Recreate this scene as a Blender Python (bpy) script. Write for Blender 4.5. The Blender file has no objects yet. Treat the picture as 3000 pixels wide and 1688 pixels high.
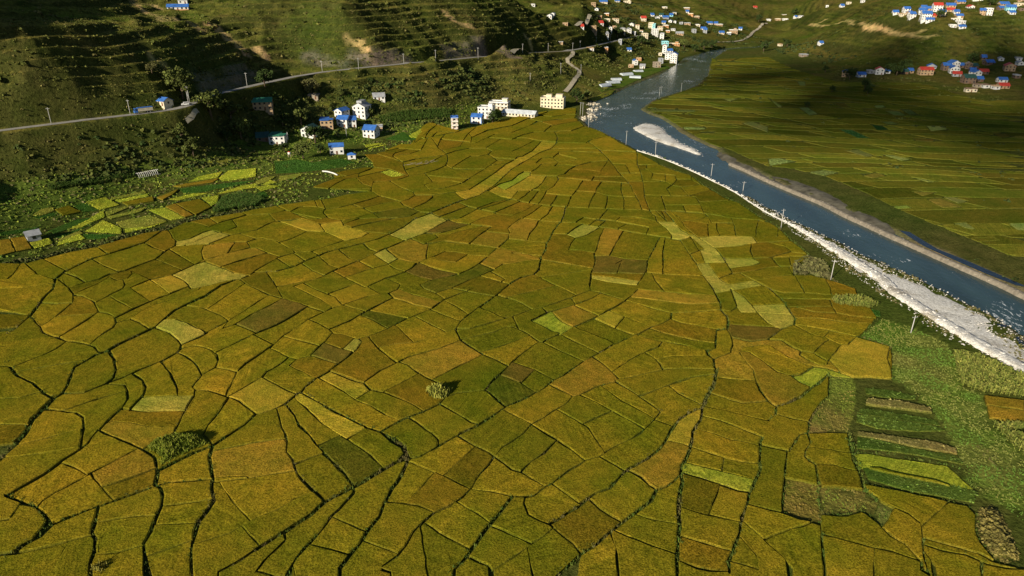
import bpy, bmesh, math, random
import numpy as np
from mathutils import Vector, Matrix
random.seed(11); RNG = np.random.RandomState(11)
SC = bpy.context.scene
COL = SC.collection
# ---------------------------------------------------------------- camera, sky, sun, exposure
cam_d = bpy.data.cameras.new('camera'); cam = bpy.data.objects.new('camera', cam_d); COL.objects.link(cam)
cam.location = (0, 0, 100); cam.rotation_euler = (math.radians(90)-math.atan2(914, 2000), 0, 0)
cam_d.sensor_width = 36; cam_d.lens = 24; cam_d.clip_end = 20000; cam_d.clip_start = 1
SC.camera = cam
SUN_EL = math.radians(20.5); SUN_AZ = math.radians(219)      # azimuth clockwise from +Y: behind the camera, to its left
S_DIR = Vector((math.sin(SUN_AZ)*math.cos(SUN_EL), math.cos(SUN_AZ)*math.cos(SUN_EL), math.sin(SUN_EL)))
world = bpy.data.worlds.new('World'); SC.world = world; world.use_nodes = True
wn = world.node_tree; bg = wn.nodes['Background']
sky = wn.nodes.new('ShaderNodeTexSky'); sky.sky_type = 'NISHITA'; sky.sun_disc = False
sky.sun_elevation = SUN_EL; sky.sun_rotation = SUN_AZ; sky.altitude = 2300; sky.air_density = 1.0
wn.links.new(sky.outputs[0], bg.inputs[0]); bg.inputs[1].default_value = 0.05
sun_d = bpy.data.lights.new('sun', 'SUN'); sun_d.energy = 5.0; sun_d.angle = math.radians(.53); sun_d.color = (1, .90, .72)
sun = bpy.data.objects.new('sun', sun_d); COL.objects.link(sun); sun.rotation_euler = S_DIR.to_track_quat('Z', 'Y').to_euler()
SC.view_settings.view_transform = 'Standard'; SC.view_settings.look = 'None'
SC.view_settings.exposure = 0.38; SC.view_settings.gamma = 1
SC.cycles.max_bounces = 4; SC.cycles.diffuse_bounces = 2
# ---------------------------------------------------------------- surveyed data (metres; fields and banks in decimetres)
CTRL=[(-233.8,299.4,5.0),(-215.5,321.2,5.0),(-199.4,355.8,6.0),(-172.3,377.9,6.0),(-146.6,385.9,4.0),(-125.5,415.5,3.0),(-88.9,443.2,1.0),(-60.2,464.0,1.0),(-24.8,498.8,0.5),(27.7,563.5,0.5),(54.7,587.2,0.0),(-251.6,327.7,10.0),(-220.9,347.4,10.0),(-201.0,368.9,12.0),(-181.8,402.9,10.0),(-172.2,431.2,8.0),(-153.9,440.6,6.0),(-122.6,455.9,5.0),(-117.6,475.2,8.0),(-181.9,516.6,15.0),(-117.4,497.3,11.0),(-97.8,514.6,19.0),(-31.5,533.1,2.0),(-13.7,557.0,3.0),(29.1,595.6,2.0),(-254.8,341.6,30.0),(-224.7,363.8,31.0),(-206.1,380.4,31.0),(-187.9,399.3,32.0),(-187.3,427.0,33.0),(-170.6,470.1,34.0),(-149.4,517.9,35.0),(-117.3,543.8,36.0),(-82.5,575.2,36.0),(-31.0,650.0,33.0),(17.5,737.3,28.0),(64.6,800.5,24.0),(123.1,931.4,22.0),(183.6,1055.3,21.0),(-163.4,516.1,20.0),(-132.3,546.6,23.0),(-70.0,580.0,21.0),(-29.4,609.4,17.0),(0.0,616.7,16.0),(48.9,678.7,17.0),(75.9,682.8,7.0),(61.3,629.0,1.0),(-256.5,356.9,58.0),(-232.9,373.9,56.0),(-215.0,407.9,52.0),(-209.9,442.4,58.0),(-329.8,477.1,86.0),(-306.3,511.2,85.0),(-311.0,613.5,82.0),(-274.9,605.3,75.0),(-182.3,515.2,58.0),(-212.0,613.5,82.0),(-127.3,539.8,56.0),(-135.3,580.5,68.0),(-141.4,613.5,82.0),(-67.9,578.1,58.0),(-78.5,681.6,80.0),(-16.2,688.2,50.0),(-17.0,731.8,66.0),(0.0,818.0,76.0),(52.8,939.7,40.0),(84.0,903.9,58.0),(88.0,954.3,72.0),(114.3,926.9,12.0),(125.5,875.3,3.0),(183.6,965.3,4.0),(208.6,952.1,1.0),(141.1,841.2,1.0),(193.5,1023.6,12.0),(189.8,1158.9,26.0),(230.0,1233.6,32.0),(272.1,1304.6,45.0),(270.2,1465.5,57.0),(348.9,1360.6,25.0),(369.5,1452.3,45.0),(424.1,1533.7,55.0),(289.4,1093.4,6.0),(384.1,1260.2,14.0),(449.9,1378.7,24.0),(496.0,1531.6,42.0),(628.3,1704.1,50.0),(500.7,1429.0,15.0),(554.8,1487.5,18.0),(479.0,1291.8,9.0),(512.8,1333.5,9.0),(443.9,1105.0,5.0),(494.8,1172.3,20.0),(538.3,1215.4,33.0),(554.1,1328.3,44.0),(622.0,1499.6,56.0),(587.4,1158.8,66.0),(483.8,947.0,56.0),(483.8,937.8,36.0),(460.7,884.5,20.0),(491.1,869.3,33.0),(515.9,907.0,50.0),(536.5,950.6,64.0),(654.2,1012.0,66.0),(592.0,907.0,50.0),(706.8,1022.4,70.0),(634.3,907.0,50.0),(534.3,837.5,28.0),(610.2,860.7,26.0),(497.4,801.6,13.0),(531.4,739.3,13.0),(430.6,820.0,11.0),(426.9,945.1,6.0),(394.1,975.3,3.0),(354.9,995.4,1.0),(252.5,695.6,2.0),(342.2,748.6,5.0),(418.6,724.9,8.0),(458.3,653.0,8.0),(288.2,589.5,3.0),(370.9,583.4,4.0),(380.9,514.0,3.0),(266.1,486.7,1.0),(293.1,415.0,1.0),(239.3,706.3,0.5),(263.4,845.5,0.5),(455.2,1254.1,0.0),(366.5,1105.6,0.0),(306.8,1078.8,0.0),(162.9,849.7,0.0),(106.4,734.2,0.0),(77.3,607.7,0.0),(148.6,607.7,0.0),(117.0,468.7,0.0),(157.1,447.7,0.0),(159.6,344.3,0.0),(196.9,315.2,0.0),(229.1,290.1,0.0),(164.3,232.2,0.0),(154.1,180.3,0.0),(-62.2,410.5,0),(0.0,410.5,0),(62.2,410.5,0),(124.5,410.5,0),(186.7,410.5,0),(248.9,410.5,0),(311.2,410.5,0),(-111.8,364.1,0),(-55.9,364.1,0),(0.0,364.1,0),(55.9,364.1,0),(111.8,364.1,0),(167.7,364.1,0),(223.6,364.1,0),(279.5,364.1,0),(-98.5,315.2,0),(-49.2,315.2,0),(0.0,315.2,0),(49.2,315.2,0),(98.5,315.2,0),(147.7,315.2,0),(196.9,315.2,0),(246.2,315.2,0),(-128.5,268.3,0),(-85.7,268.3,0),(-42.8,268.3,0),(0.0,268.3,0),(42.8,268.3,0),(85.7,268.3,0),(128.5,268.3,0),(171.3,268.3,0),(214.2,268.3,0),(-151.7,232.2,0),(-113.7,232.2,0),(-75.8,232.2,0),(-37.9,232.2,0),(0.0,232.2,0),(37.9,232.2,0),(75.8,232.2,0),(113.7,232.2,0),(151.7,232.2,0),(189.6,232.2,0),(-154.1,180.3,0),(-123.3,180.3,0),(-92.5,180.3,0),(-61.7,180.3,0),(-30.8,180.3,0),(0.0,180.3,0),(30.8,180.3,0),(61.7,180.3,0),(92.5,180.3,0),(123.3,180.3,0),(154.1,180.3,0),(-124.9,137.5,0),(-100.0,137.5,0),(-75.0,137.5,0),(-50.0,137.5,0),(-25.0,137.5,0),(0.0,137.5,0),(25.0,137.5,0),(50.0,137.5,0),(75.0,137.5,0),(100.0,137.5,0),(124.9,137.5,0),(-98.8,99.1,0),(-79.0,99.1,0),(-59.3,99.1,0),(-39.5,99.1,0),(-19.8,99.1,0),(0.0,99.1,0),(19.8,99.1,0),(39.5,99.1,0),(59.3,99.1,0),(79.0,99.1,0),(98.8,99.1,0),(0.0,529.9,0),(26.2,529.9,0),(-35.1,468.7,0),(0.0,468.7,0),(46.8,468.7,0),(-66.0,437.8,0),(-44.0,437.8,0),(-215.0,170.0,1),(-215.0,90.0,1),(-150.0,20.0,0),(-320.0,90.0,45),(-330.0,180.0,60),(-600.0,0.0,150),(-500.0,-150.0,120),(-200.0,-150.0,5),(0.0,-200.0,0),(300.0,-100.0,0),(600.0,0.0,8),(800.0,200.0,30),(900.0,420.0,60),(1100.0,500.0,120),(1400.0,900.0,220),(1500.0,1500.0,300),(900.0,2000.0,320),(300.0,2200.0,330),(-300.0,1800.0,300),(-800.0,1300.0,280),(-700.0,700.0,200),(-900.0,300.0,260)]
ROAD=[(-261.0,335.9),(-254.8,341.6),(-224.7,363.8),(-206.1,380.4),(-192.1,391.2),(-186.9,399.3),(-187.6,415.0),(-187.3,427.0),(-170.6,470.1),(-149.4,517.9),(-117.3,543.8),(-82.5,575.2),(-31.0,650.0),(17.5,737.3),(64.6,800.5),(123.1,931.4),(183.6,1055.3),(206.8,1100.8)]
ROADZ=[30.0,30.0,31.0,31.0,31.5,32.0,32.5,33.0,34.0,35.0,36.0,36.0,33.0,28.0,24.0,22.0,21.0,21.0]
RIVER=[(158.4,185.9),(159.4,191.9),(158.7,199.5),(156.3,206.2),(154.2,214.0),(152.6,221.4),(148.8,232.9),(144.9,243.5),(139.6,257.1),(138.1,267.3),(134.9,274.5),(131.4,287.2),(127.1,299.6),(126.1,308.3),(123.0,314.4),(122.1,325.6),(119.8,330.6),(116.4,339.2),(115.5,346.4),(109.1,365.7),(99.6,396.1),(91.7,415.5),(80.8,434.0),(77.1,451.1),(69.1,475.4),(63.2,495.6),(57.5,509.9),(55.2,541.1),(63.1,549.4),(63.0,571.3),(69.4,585.2),(65.9,599.8),(72.7,615.0),(92.7,653.6),(120.3,710.3),(168.5,802.0),(203.9,886.8),(237.4,977.8),(270.9,1030.3),(296.6,1073.3),(325.4,1107.1),(388.0,1139.7),(423.6,1195.8),(452.2,1249.4),(443.0,1218.2),(410.3,1156.7),(380.5,1116.7),(349.5,1100.8),(321.0,1080.8),(286.4,1003.4),(257.4,930.2),(218.0,793.5),(187.1,717.2),(163.0,677.7),(136.8,642.1),(122.7,620.3),(106.3,580.5),(108.0,562.3),(115.9,537.0),(118.6,506.3),(118.3,485.3),(122.1,465.9),(125.1,451.0),(130.4,434.0),(128.6,420.6),(128.3,410.5),(129.9,399.6),(136.0,381.4),(139.5,362.7),(144.3,346.4),(149.5,330.6),(153.7,319.1),(155.9,302.4),(159.8,291.2),(162.9,279.4),(166.7,262.7),(169.9,253.9),(171.7,243.5),(175.4,231.1),(176.4,221.4),(179.1,216.3),(359.1,56.3),(318.4,-14.1)]
ISLAND=[(88.5,501.7),(93.3,512.6),(100.2,518.3),(107.0,510.8),(110.3,498.1),(108.9,481.0),(111.0,464.9),(113.1,450.1),(117.4,433.1),(118.1,416.0),(114.8,422.4),(108.5,435.9),(101.2,450.2),(98.4,455.8),(93.1,474.5),(89.0,491.1)]
GRAVEL_NEAR=[(112.9,343.4),(113.8,327.6),(116.0,311.6),(117.4,298.3),(120.3,290.0),(120.3,275.7),(123.6,262.6),(124.2,249.5),(124.5,232.7),(126.8,221.9),(126.6,217.8),(127.8,209.7),(131.0,199.9),(129.6,194.2),(131.9,181.8),(136.5,174.5),(139.3,165.6),(141.3,161.4),(141.9,157.3),(144.9,145.2),(146.8,133.7),(160.8,146.1),(157.7,160.3),(156.9,174.5),(156.1,183.0),(157.6,189.5),(156.8,197.0),(154.4,203.6),(152.4,211.3),(150.8,218.6),(147.0,229.9),(143.1,240.3),(137.9,253.7),(136.4,263.8),(133.2,270.8),(129.7,283.3),(125.5,295.5),(124.5,304.1),(121.4,310.1),(120.5,321.1),(118.2,326.0),(115.1,335.3)]
GRAVEL_FAR=[(141.9,370.2),(151.8,367.1),(158.0,355.2),(162.7,335.0),(165.3,324.0),(166.0,309.8),(168.9,296.6),(170.1,285.7),(167.7,276.7),(161.9,277.9),(158.5,289.0),(155.3,301.6),(152.8,317.5),(149.0,329.8),(144.3,346.7),(139.1,362.1),(135.3,379.8),(129.7,399.2),(127.7,408.9),(128.1,419.1),(133.5,429.7),(137.8,406.4),(141.4,389.9)]
LEVEE_NEAR=[(78.8,426.7),(90.0,407.3),(97.7,388.3),(104.2,368.7),(107.0,358.6),(112.5,340.6),(114.2,330.9),(115.7,318.5),(118.4,301.7),(122.8,288.8),(126.0,274.5),(128.8,260.9),(131.0,247.8),(132.7,234.8),(134.6,223.8),(132.9,217.1),(134.3,206.6),(136.4,195.6),(138.3,182.9),(140.7,172.6),(143.0,164.3),(143.8,158.6),(145.6,146.7),(147.8,135.3)]
LEVEE_FAR=[(128.7,396.0),(134.3,376.9),(138.2,359.4),(143.0,343.2),(148.1,327.5),(152.0,315.6),(154.2,299.1),(157.7,287.4),(160.5,275.3),(164.9,259.8),(170.0,241.1),(173.6,228.8),(176.1,218.8),(176.9,213.7),(177.7,208.7)]
BACKWATER=[(167.3,279.1),(170.7,276.5),(171.0,266.3),(171.4,256.7),(175.8,244.1),(179.2,231.5),(182.0,220.9),(181.5,220.1),(179.4,220.9),(175.2,231.1),(171.6,243.6),(167.6,260.0)]
POOLS=[[(139.1,205.1),(141.2,203.6),(142.7,201.0),(145.4,201.7),(144.6,199.2),(141.6,196.3),(140.9,198.5),(138.9,199.5),(138.7,202.1)],[(148.6,198.8),(150.8,198.8),(150.1,197.0),(148.1,197.0)],[(153.2,183.0),(155.3,181.8),(154.0,174.5),(150.7,173.9),(151.0,177.5)],[(152.9,191.5),(155.4,190.5),(154.8,189.1),(152.6,189.5)]]
SIDEROAD=[(47.9,632.1),(54.1,649.5),(60.6,673.4),(70.7,737.6),(69.0,748.9),(63.4,758.7),(58.6,766.4),(61.8,775.0),(68.2,794.5),(66.4,800.6),(42.6,769.5),(20.7,747.3),(0.0,669.0)]
TOWNLANE=[(76.2,873.7),(84.7,890.1),(98.7,945.5),(101.8,951.5)]
FOOTPATH=[(-181.3,401.4),(-181.7,396.3),(-184.3,390.5)]
CLIFFROAD=[(501.5,1440.2),(458.1,1343.8),(431.3,1303.9),(404.6,1235.2),(375.8,1179.2),(352.9,1156.3),(336.1,1147.8),(300.6,1121.0)]
SCARP=[[(520.6,1273.3),(516.0,1208.2),(523.3,1174.6),(529.2,1164.5),(519.9,1123.1),(464.4,958.0),(469.8,947.9),(474.3,938.2),(479.0,929.2),(484.2,913.4),(487.4,895.9),(492.0,886.9),(501.7,884.4)],[(486.2,888.9),(487.7,873.5),(494.2,863.7),(504.9,862.4)],[(-311.3,608.1),(-287.8,569.6),(-284.3,568.9),(-258.5,537.3),(-253.0,540.5),(-247.6,544.2),(-237.7,545.3),(-230.0,536.9)],[(-230.8,554.2),(-221.7,550.6),(-214.6,545.0),(-204.8,540.1),(-195.5,528.4)],[(-193.3,544.3),(-190.3,543.4),(-186.6,540.0)],[(-129.1,571.9),(-123.6,570.6),(-119.0,570.6),(-114.7,566.5),(-110.7,559.9),(-107.9,559.1)],[(-298.6,595.1),(-289.6,598.7),(-280.8,592.7)],[(-61.9,678.5),(-56.2,674.4),(-47.1,672.9),(-37.4,677.6)],[(14.6,760.8),(18.6,753.3)],[(-216.6,426.9),(-211.8,424.6),(-205.8,426.1)],[(527.2,1252.8),(542.2,1266.3)]]
ROCK=[[(-155.1,554.3),(-143.9,551.4),(-131.5,547.7)],[(-121.8,556.8),(-107.7,558.2)],[(-104.0,564.9),(-86.6,579.9)],[(-191.3,439.5),(-184.3,459.0),(-179.5,495.6)],[(-54.4,627.8),(-25.5,670.1),(0.0,668.4)]]
BUSH_POS=(-19.2,151.3)
MOUND=[(-85.5,128.4),(-84.3,131.8),(-80.2,134.1),(-73.6,133.7),(-70.1,130.3),(-72.6,127.3),(-76.3,123.8),(-78.2,120.7),(-80.8,124.8)]
MOUND2=[(-78.6,91.5),(-78.3,93.6),(-77.1,94.8),(-75.4,95.0),(-73.9,95.0),(-74.4,93.1),(-74.5,91.5)]
SCRUB=[(95.2,108.2),(99.8,110.5),(99.5,105.4),(97.8,101.4),(96.3,96.3),(92.4,94.6),(90.7,96.3),(91.0,100.1),(92.8,104.0)]
TRUCK=[(-205.7,380.4),(-200.3,385.2)]
VAN=(-188.1,401.3)
HPOLE=[(-189.9,409.5),(-186.1,405.2)]
HOOPS=[(-197.6,352.1),(-190.4,359.9)]
STICKS=[(-59.6,389.1),(-49.9,394.8)]
PIPE=[(-106.1,374.7),(-103.0,373.7),(-99.0,370.5),(-95.8,366.4)]
TANK=(-132.7,403.3)
TUNNELS=[[(83.5,674.2),(94.0,685.4),'rounded plastic greenhouse tunnel nearest the river point'],[(96.6,718.1),(109.2,726.2),'low greenhouse tunnel in front of another,left pair'],[(104.7,743.7),(114.7,746.1),'greenhouse tunnel behind another,left pair'],[(126.6,763.9),(138.5,761.5),'greenhouse tunnel at front right of the plots'],[(119.5,776.8),(132.1,784.1),'greenhouse tunnel in the middle back row'],[(139.0,808.5),(148.6,812.4),'small greenhouse tunnel closest to the town houses']]
STONES_PT=[(60.9,559.2),(58.0,545.2),(54.1,537.4),(65.7,581.9),(69.0,604.8)]
SPIT=[(69.5,626.7),(96.1,679.3),(121.6,719.2),(172.6,822.8),(190.0,850.8)]
WILD=[(118.8,195.0),(124.2,190.2),(130.1,178.8),(127.6,170.6),(120.5,155.4),(123.7,152.0),(118.3,141.3),(115.7,135.3),(118.8,135.3),(115.9,124.2),(103.2,105.6),(101.4,111.3),(99.4,115.6),(101.0,122.4),(102.8,127.7),(104.9,135.3),(106.0,139.3),(106.2,151.1),(104.5,157.8),(104.4,159.9),(111.6,176.4),(106.2,183.1)]
WILD2=[(87.6,161.4),(93.5,160.4),(91.8,154.9),(85.1,141.3),(80.9,135.3),(72.5,135.3),(69.1,129.5),(68.5,123.5),(66.5,115.6),(74.9,114.3),(75.6,109.5),(72.3,108.7),(63.9,108.1),(64.8,111.3),(66.9,120.8),(66.3,126.6),(71.5,135.3),(73.5,139.7),(79.9,147.9),(83.0,151.1)]
WILD3=[(76.1,110.7),(80.8,107.8),(82.0,104.8),(80.5,101.3),(77.2,95.3),(76.4,99.5),(75.3,102.9),(73.9,106.1)]
WILD4=[(64.2,128.1),(69.0,133.7),(71.6,134.1),(70.5,131.4),(67.2,126.6),(68.5,123.5),(67.5,119.4),(63.9,111.3),(63.4,108.1),(62.0,105.2),(58.5,106.4),(55.7,108.5),(60.7,120.8)]
SCRUB_BANK=[(107.1,241.6),(116.0,248.7),(120.1,243.6),(115.9,226.5),(113.8,228.3),(110.2,231.1),(104.3,232.0)]
FMASK=[(-193.3,237.7),(-186.5,241.6),(-182.8,246.7),(-176.7,254.1),(-169.0,259.6),(-163.9,267.6),(-156.2,277.4),(-148.8,279.9),(-146.5,290.5),(-138.0,296.0),(-127.1,303.2),(-121.0,309.2),(-106.4,318.5),(-97.0,323.4),(-89.5,326.7),(-84.7,331.7),(-72.1,338.7),(-104.5,346.0),(-96.4,364.4),(-99.7,373.7),(-94.7,381.3),(-83.4,387.3),(-79.6,387.9),(-83.1,400.8),(-91.3,418.2),(-86.6,419.5),(-79.9,427.5),(-73.2,445.7),(-66.1,445.7),(-65.4,460.3),(-63.9,493.2),(-59.1,502.1),(-44.6,493.2),(-37.2,489.7),(-20.3,511.3),(0.0,538.7),(24.2,564.5),(46.5,580.6),(54.1,583.0),(49.5,538.7),(52.8,507.6),(63.4,486.3),(67.9,466.6),(72.2,445.7),(78.3,423.5),(86.1,393.7),(92.8,379.1),(99.0,369.5),(100.6,349.7),(105.5,328.3),(110.0,320.1),(112.7,301.7),(114.7,290.5),(116.7,282.5),(116.4,267.6),(117.1,251.4),(117.2,248.7),(106.8,239.6),(103.9,231.1),(110.0,230.6),(114.1,227.4),(121.0,218.8),(119.5,213.9),(120.1,212.2),(117.5,195.7),(108.6,186.3),(105.0,183.1),(112.5,177.6),(104.2,159.4),(93.8,160.4),(130,20),(-130,20)]
HOUSES=[
(-265.8, 586.0, 19.0, 7.0, 1, 'g', 'blue', 'white', 8, 'hill', 1, 'long low white hillside building with blue roof and orange base'),
(-272.9, 612.9, 8.7, 7.0, 1, 'f', 'grey', 'white', 5, 'hill', 1, 'white flat building just above the long blue-roofed hillside building'),
(-198.8, 394.5, 7.0, 6.0, 1, 'g', 'blue', 'cream', -38, 'road', 1, 'small cream cabin with blue gable roof beside the road and truck'),
(-162.7, 453.9, 14.6, 8.0, 2, 'g', 'green', 'tan', 6, 'ham', 1, 'two storey house with long green metal roof under the road'),
(-141.7, 498.4, 8.5, 6.0, 1, 'f', 'stone', 'stone', -5, 'ham', 1, 'ruined stone hut half hidden in bushes on the slope'),
(-96.9, 510.2, 10.2, 8.0, 1, 'g', 'grey', 'white', 10, 'ham', 1, 'white farmhouse with grey gable roof alone among corn rows'),
(-121.0, 482.1, 7.6, 9.0, 2, 'e', 'blue', 'white', -30, 'ham', 1, 'white gabled house with blue roof left of the tall grey-roofed house'),
(-108.2, 490.1, 11.6, 10.0, 3, 'e', 'grey', 'white', -20, 'ham', 1, 'tall white house with stepped grey roof in the middle of the hamlet'),
(-124.5, 462.5, 10.0, 8.0, 2, 's', 'blue', 'tan', 4, 'ham', 1, 'unfinished tan two storey house with flat blue sheet roof'),
(-116.1, 470.4, 8.8, 8.0, 2, 'g', 'blue', 'white', -14, 'ham', 1, 'white house with broad blue roof between two other blue roofs'),
(-109.8, 473.1, 6.8, 7.0, 2, 'g', 'blue', 'white', 8, 'ham', 1, 'narrow white house with small blue roof below the tall grey-roofed house'),
(-95.6, 456.5, 10.0, 9.0, 2, 'g', 'blue', 'white', -16, 'ham', 1, 'bright white house with blue roof nearest the green gardens'),
(-91.4, 472.3, 5.8, 7.0, 1, 'f', 'grey', 'tan', 5, 'ham', 1, 'low flat-roofed tan house behind the bright white blue-roofed house'),
(-133.3, 445.9, 10.7, 9.0, 2, 'e', 'dgreen', 'white', -18, 'ham', 1, 'white two storey house with dark green roof and pink trim'),
(-157.9, 433.0, 9.5, 9.0, 1, 'g', 'dgreen', 'brown', 12, 'ham', 1, "low brown house with dark green roof at hamlet's left end"),
(-149.0, 431.9, 12.0, 9.0, 2, 's', 'green', 'white', -4, 'ham', 1, "white terraced house with small green roofs at hamlet's lower edge"),
(-40.7, 489.3, 6.0, 6.0, 3, 'f', 'blue', 'pink', 4, 'ham', 1, 'slender pinkish white three storey tower house with open balconies'),
(-26.5, 511.1, 9.6, 7.0, 2, 'g', 'blue', 'white', -14, 'school', 1, 'white house with blue roof blue corners and blue window frames'),
(-20.6, 531.4, 14.1, 10.0, 3, 'f', 'white', 'white', -12, 'school', 1, 'white flat-roofed three storey block behind the blue-framed house'),
(-10.8, 557.2, 18.7, 9.0, 2, 'f', 'white', 'cream', -14, 'school', 1, 'cream two storey school block with open galleries along its front'),
(4.7, 539.5, 33.3, 8.0, 1, 'g', 'lgrey', 'cream', -22, 'school', 1, 'very long single storey shed with pale grey metal roof'),
(33.0, 577.1, 23.5, 11.0, 3, 'f', 'cream', 'yellow', -12, 'school', 1, 'yellow and white three storey building with rooftop rooms by the river'),
(-106.6, 412.3, 10.0, 6.0, 1, 'g', 'blue', 'white', 10, 'garden', 1, 'plain white store with blue roof standing alone above the fields'),
(-95.5, 402.3, 5.5, 3.4, 1, 'h', 'blue', 'white', 5, 'garden', 1, 'tiny open white pavilion with blue hipped roof beside the store'),
(-196.3, 263.7, 5.7, 5.0, 1, 'g', 'grey', 'grey', 30, 'garden', 1, 'small grey metal shed alone among the lower left garden plots'),
(152.7, 880.4, 6.1, 8.0, 2, 'e', 'blue', 'white', 10, 'bank', 0, 'two-storey white house with blue gabled roof on the bank below the far town'),
(154.8, 846.5, 7.3, 8.0, 1, 'g', 'grey', 'white', -10, 'bank', 1, 'one-storey white house with grey ridged roof on the bank below the far town'),
(142.5, 854.3, 7.4, 7.0, 1, 'f', 'tan', 'tan', -10, 'bank', 1, 'one-storey tan house with flat roof on the bank below the far town, second from left'),
(174.6, 854.3, 8.9, 9.0, 2, 'f', 'stone', 'stone', 10, 'bank', 1, 'two-storey stone house with flat roof on the bank below the far town'),
(187.3, 897.2, 6.0, 8.0, 2, 'f', 'grey', 'grey', 4, 'bank', 0, 'two-storey grey house with flat roof on the bank below the far town, second from left'),
(203.3, 901.5, 10.3, 11.0, 4, 'e', 'blue', 'white', -14, 'bank', 1, "tallest white gabled building with blue roof at the river's edge"),
(204.4, 939.7, 9.4, 10.0, 3, 'f', 'grey', 'white', -12, 'bank', 1, 'three-storey white house with flat roof on the bank below the far town'),
(216.4, 983.8, 9.5, 9.0, 2, 'g', 'blue', 'white', 10, 'bank', 1, 'two-storey white house with blue ridged roof on the bank below the far town'),
(208.7, 985.6, 7.1, 9.0, 4, 'e', 'red', 'white', -10, 'bank', 0, 'narrow white tower house with reddish gable above the riverside building'),
(220.9, 1041.1, 11.5, 9.0, 2, 'f', 'turq', 'turq', 1, 'bank', 1, 'turquoise flat building above the riverside white houses'),
(238.3, 1054.8, 16.3, 9.0, 1, 'f', 'cream', 'orange', 4, 'bank', 1, 'long orange walled house right of the turquoise building'),
(162.8, 918.9, 7.7, 8.0, 1, 'f', 'tan', 'orange', -4, 'bank', 1, 'one-storey orange house with flat roof on the bank below the far town, second from left'),
(153.5, 940.6, 6.8, 8.0, 1, 'g', 'blue', 'white', 5, 'bank', 0, 'one-storey white house with blue ridged roof on the bank below the far town'),
(200.0, 968.8, 5.5, 7.0, 1, 'f', 'cream', 'cream', -12, 'bank', 0, 'one-storey cream house with flat roof on the bank below the far town'),
(91.7, 839.9, 9.3, 9.0, 1, 'f', 'tan', 'white', 5, 'bank', 1, 'one-storey white house with flat roof on the bank below the far town'),
(115.8, 896.5, 9.3, 9.0, 1, 'f', 'grey', 'orange', 0, 'bank', 1, 'one-storey orange house with flat roof on the bank below the far town, first from left'),
(141.5, 947.6, 5.5, 8.0, 2, 'f', 'grey', 'grey', -13, 'bank', 0, 'two-storey grey house with flat roof on the bank below the far town, first from left'),
(54.6, 809.1, 5.8, 8.0, 1, 'f', 'grey', 'tan', -2, 'bank', 0, 'one-storey tan house with flat roof on the bank below the far town, first from left'),
(218.5, 1107.2, 10.9, 11.0, 4, 'f', 'white', 'white', 5, 'town', 1, 'four-storey white house with flat roof in the far town'),
(226.1, 1094.6, 7.5, 10.0, 3, 'f', 'grey', 'white', -10, 'town', 0, 'three-storey white house with flat roof in the far town'),
(192.8, 1047.5, 9.2, 10.0, 2, 'f', 'cream', 'cream', 8, 'town', 1, 'two-storey cream house with flat roof in the far town, third from left'),
(225.9, 1187.2, 10.0, 11.0, 3, 'f', 'cream', 'cream', -12, 'town', 1, 'three-storey cream house with flat roof in the far town'),
(229.3, 1179.8, 5.5, 9.0, 3, 'f', 'turq', 'turq', -11, 'town', 0, 'three-storey turquoise house with flat roof in the far town'),
(200.5, 1164.5, 7.3, 10.0, 2, 'f', 'tan', 'cream', -2, 'town', 0, 'two-storey cream house with flat roof in the far town, second from left'),
(221.8, 1232.1, 10.4, 11.0, 2, 'g', 'red', 'cream', 5, 'town', 1, 'two-storey cream house with red ridged roof in the far town'),
(116.6, 956.5, 8.3, 10.0, 1, 'g', 'red', 'white', 12, 'town', 1, 'one-storey white house with red ridged roof in the far town, second from left'),
(84.7, 880.4, 5.5, 9.0, 1, 'g', 'red', 'white', 9, 'town', 0, 'one-storey white house with red ridged roof in the far town, first from left'),
(103.4, 935.8, 11.7, 10.0, 1, 'f', 'tan', 'tan', 4, 'town', 1, 'one-storey tan house with flat roof in the far town, first from left'),
(154.7, 1202.5, 9.1, 10.0, 1, 'f', 'white', 'orange', -11, 'town', 0, 'one-storey orange house with flat roof in the far town, second from left'),
(118.2, 990.1, 7.0, 10.0, 1, 'f', 'tan', 'orange', -8, 'town', 0, 'one-storey orange house with flat roof in the far town, first from left'),
(143.7, 1101.9, 9.3, 10.0, 1, 'f', 'cream', 'cream', 4, 'town', 1, 'one-storey cream house with flat roof in the far town, first from left'),
(166.7, 1167.7, 9.8, 10.0, 2, 'f', 'tan', 'cream', 13, 'town', 1, 'two-storey cream house with flat roof in the far town, first from left'),
(130.8, 968.1, 5.6, 9.0, 1, 'e', 'grey', 'white', 2, 'town', 0, 'one-storey white house with grey gabled roof in the far town, first from left'),
(140.1, 995.3, 7.1, 9.0, 1, 'f', 'tan', 'tan', -3, 'town', 0, 'one-storey tan house with flat roof in the far town, third from left'),
(160.7, 1064.7, 12.5, 9.0, 1, 'f', 'grey', 'white', 13, 'town', 1, 'one-storey white house with flat roof in the far town, first from left'),
(191.9, 1174.1, 9.9, 9.0, 1, 'e', 'grey', 'white', -13, 'town', 1, 'one-storey white house with grey gabled roof in the far town, second from left'),
(169.9, 1049.2, 6.0, 9.0, 2, 'e', 'grey', 'white', 10, 'town', 0, 'two-storey white house with grey gabled roof in the far town'),
(156.1, 1017.1, 5.5, 9.0, 1, 'f', 'cream', 'cream', -6, 'town', 0, 'one-storey cream house with flat roof in the far town, second from left'),
(123.4, 948.5, 8.1, 9.0, 1, 'g', 'grey', 'white', 20, 'town', 1, 'one-storey white house with grey ridged roof in the far town'),
(104.4, 931.3, 9.2, 9.0, 1, 'f', 'tan', 'tan', -10, 'town', 1, 'one-storey tan house with flat roof in the far town, second from left'),
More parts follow.
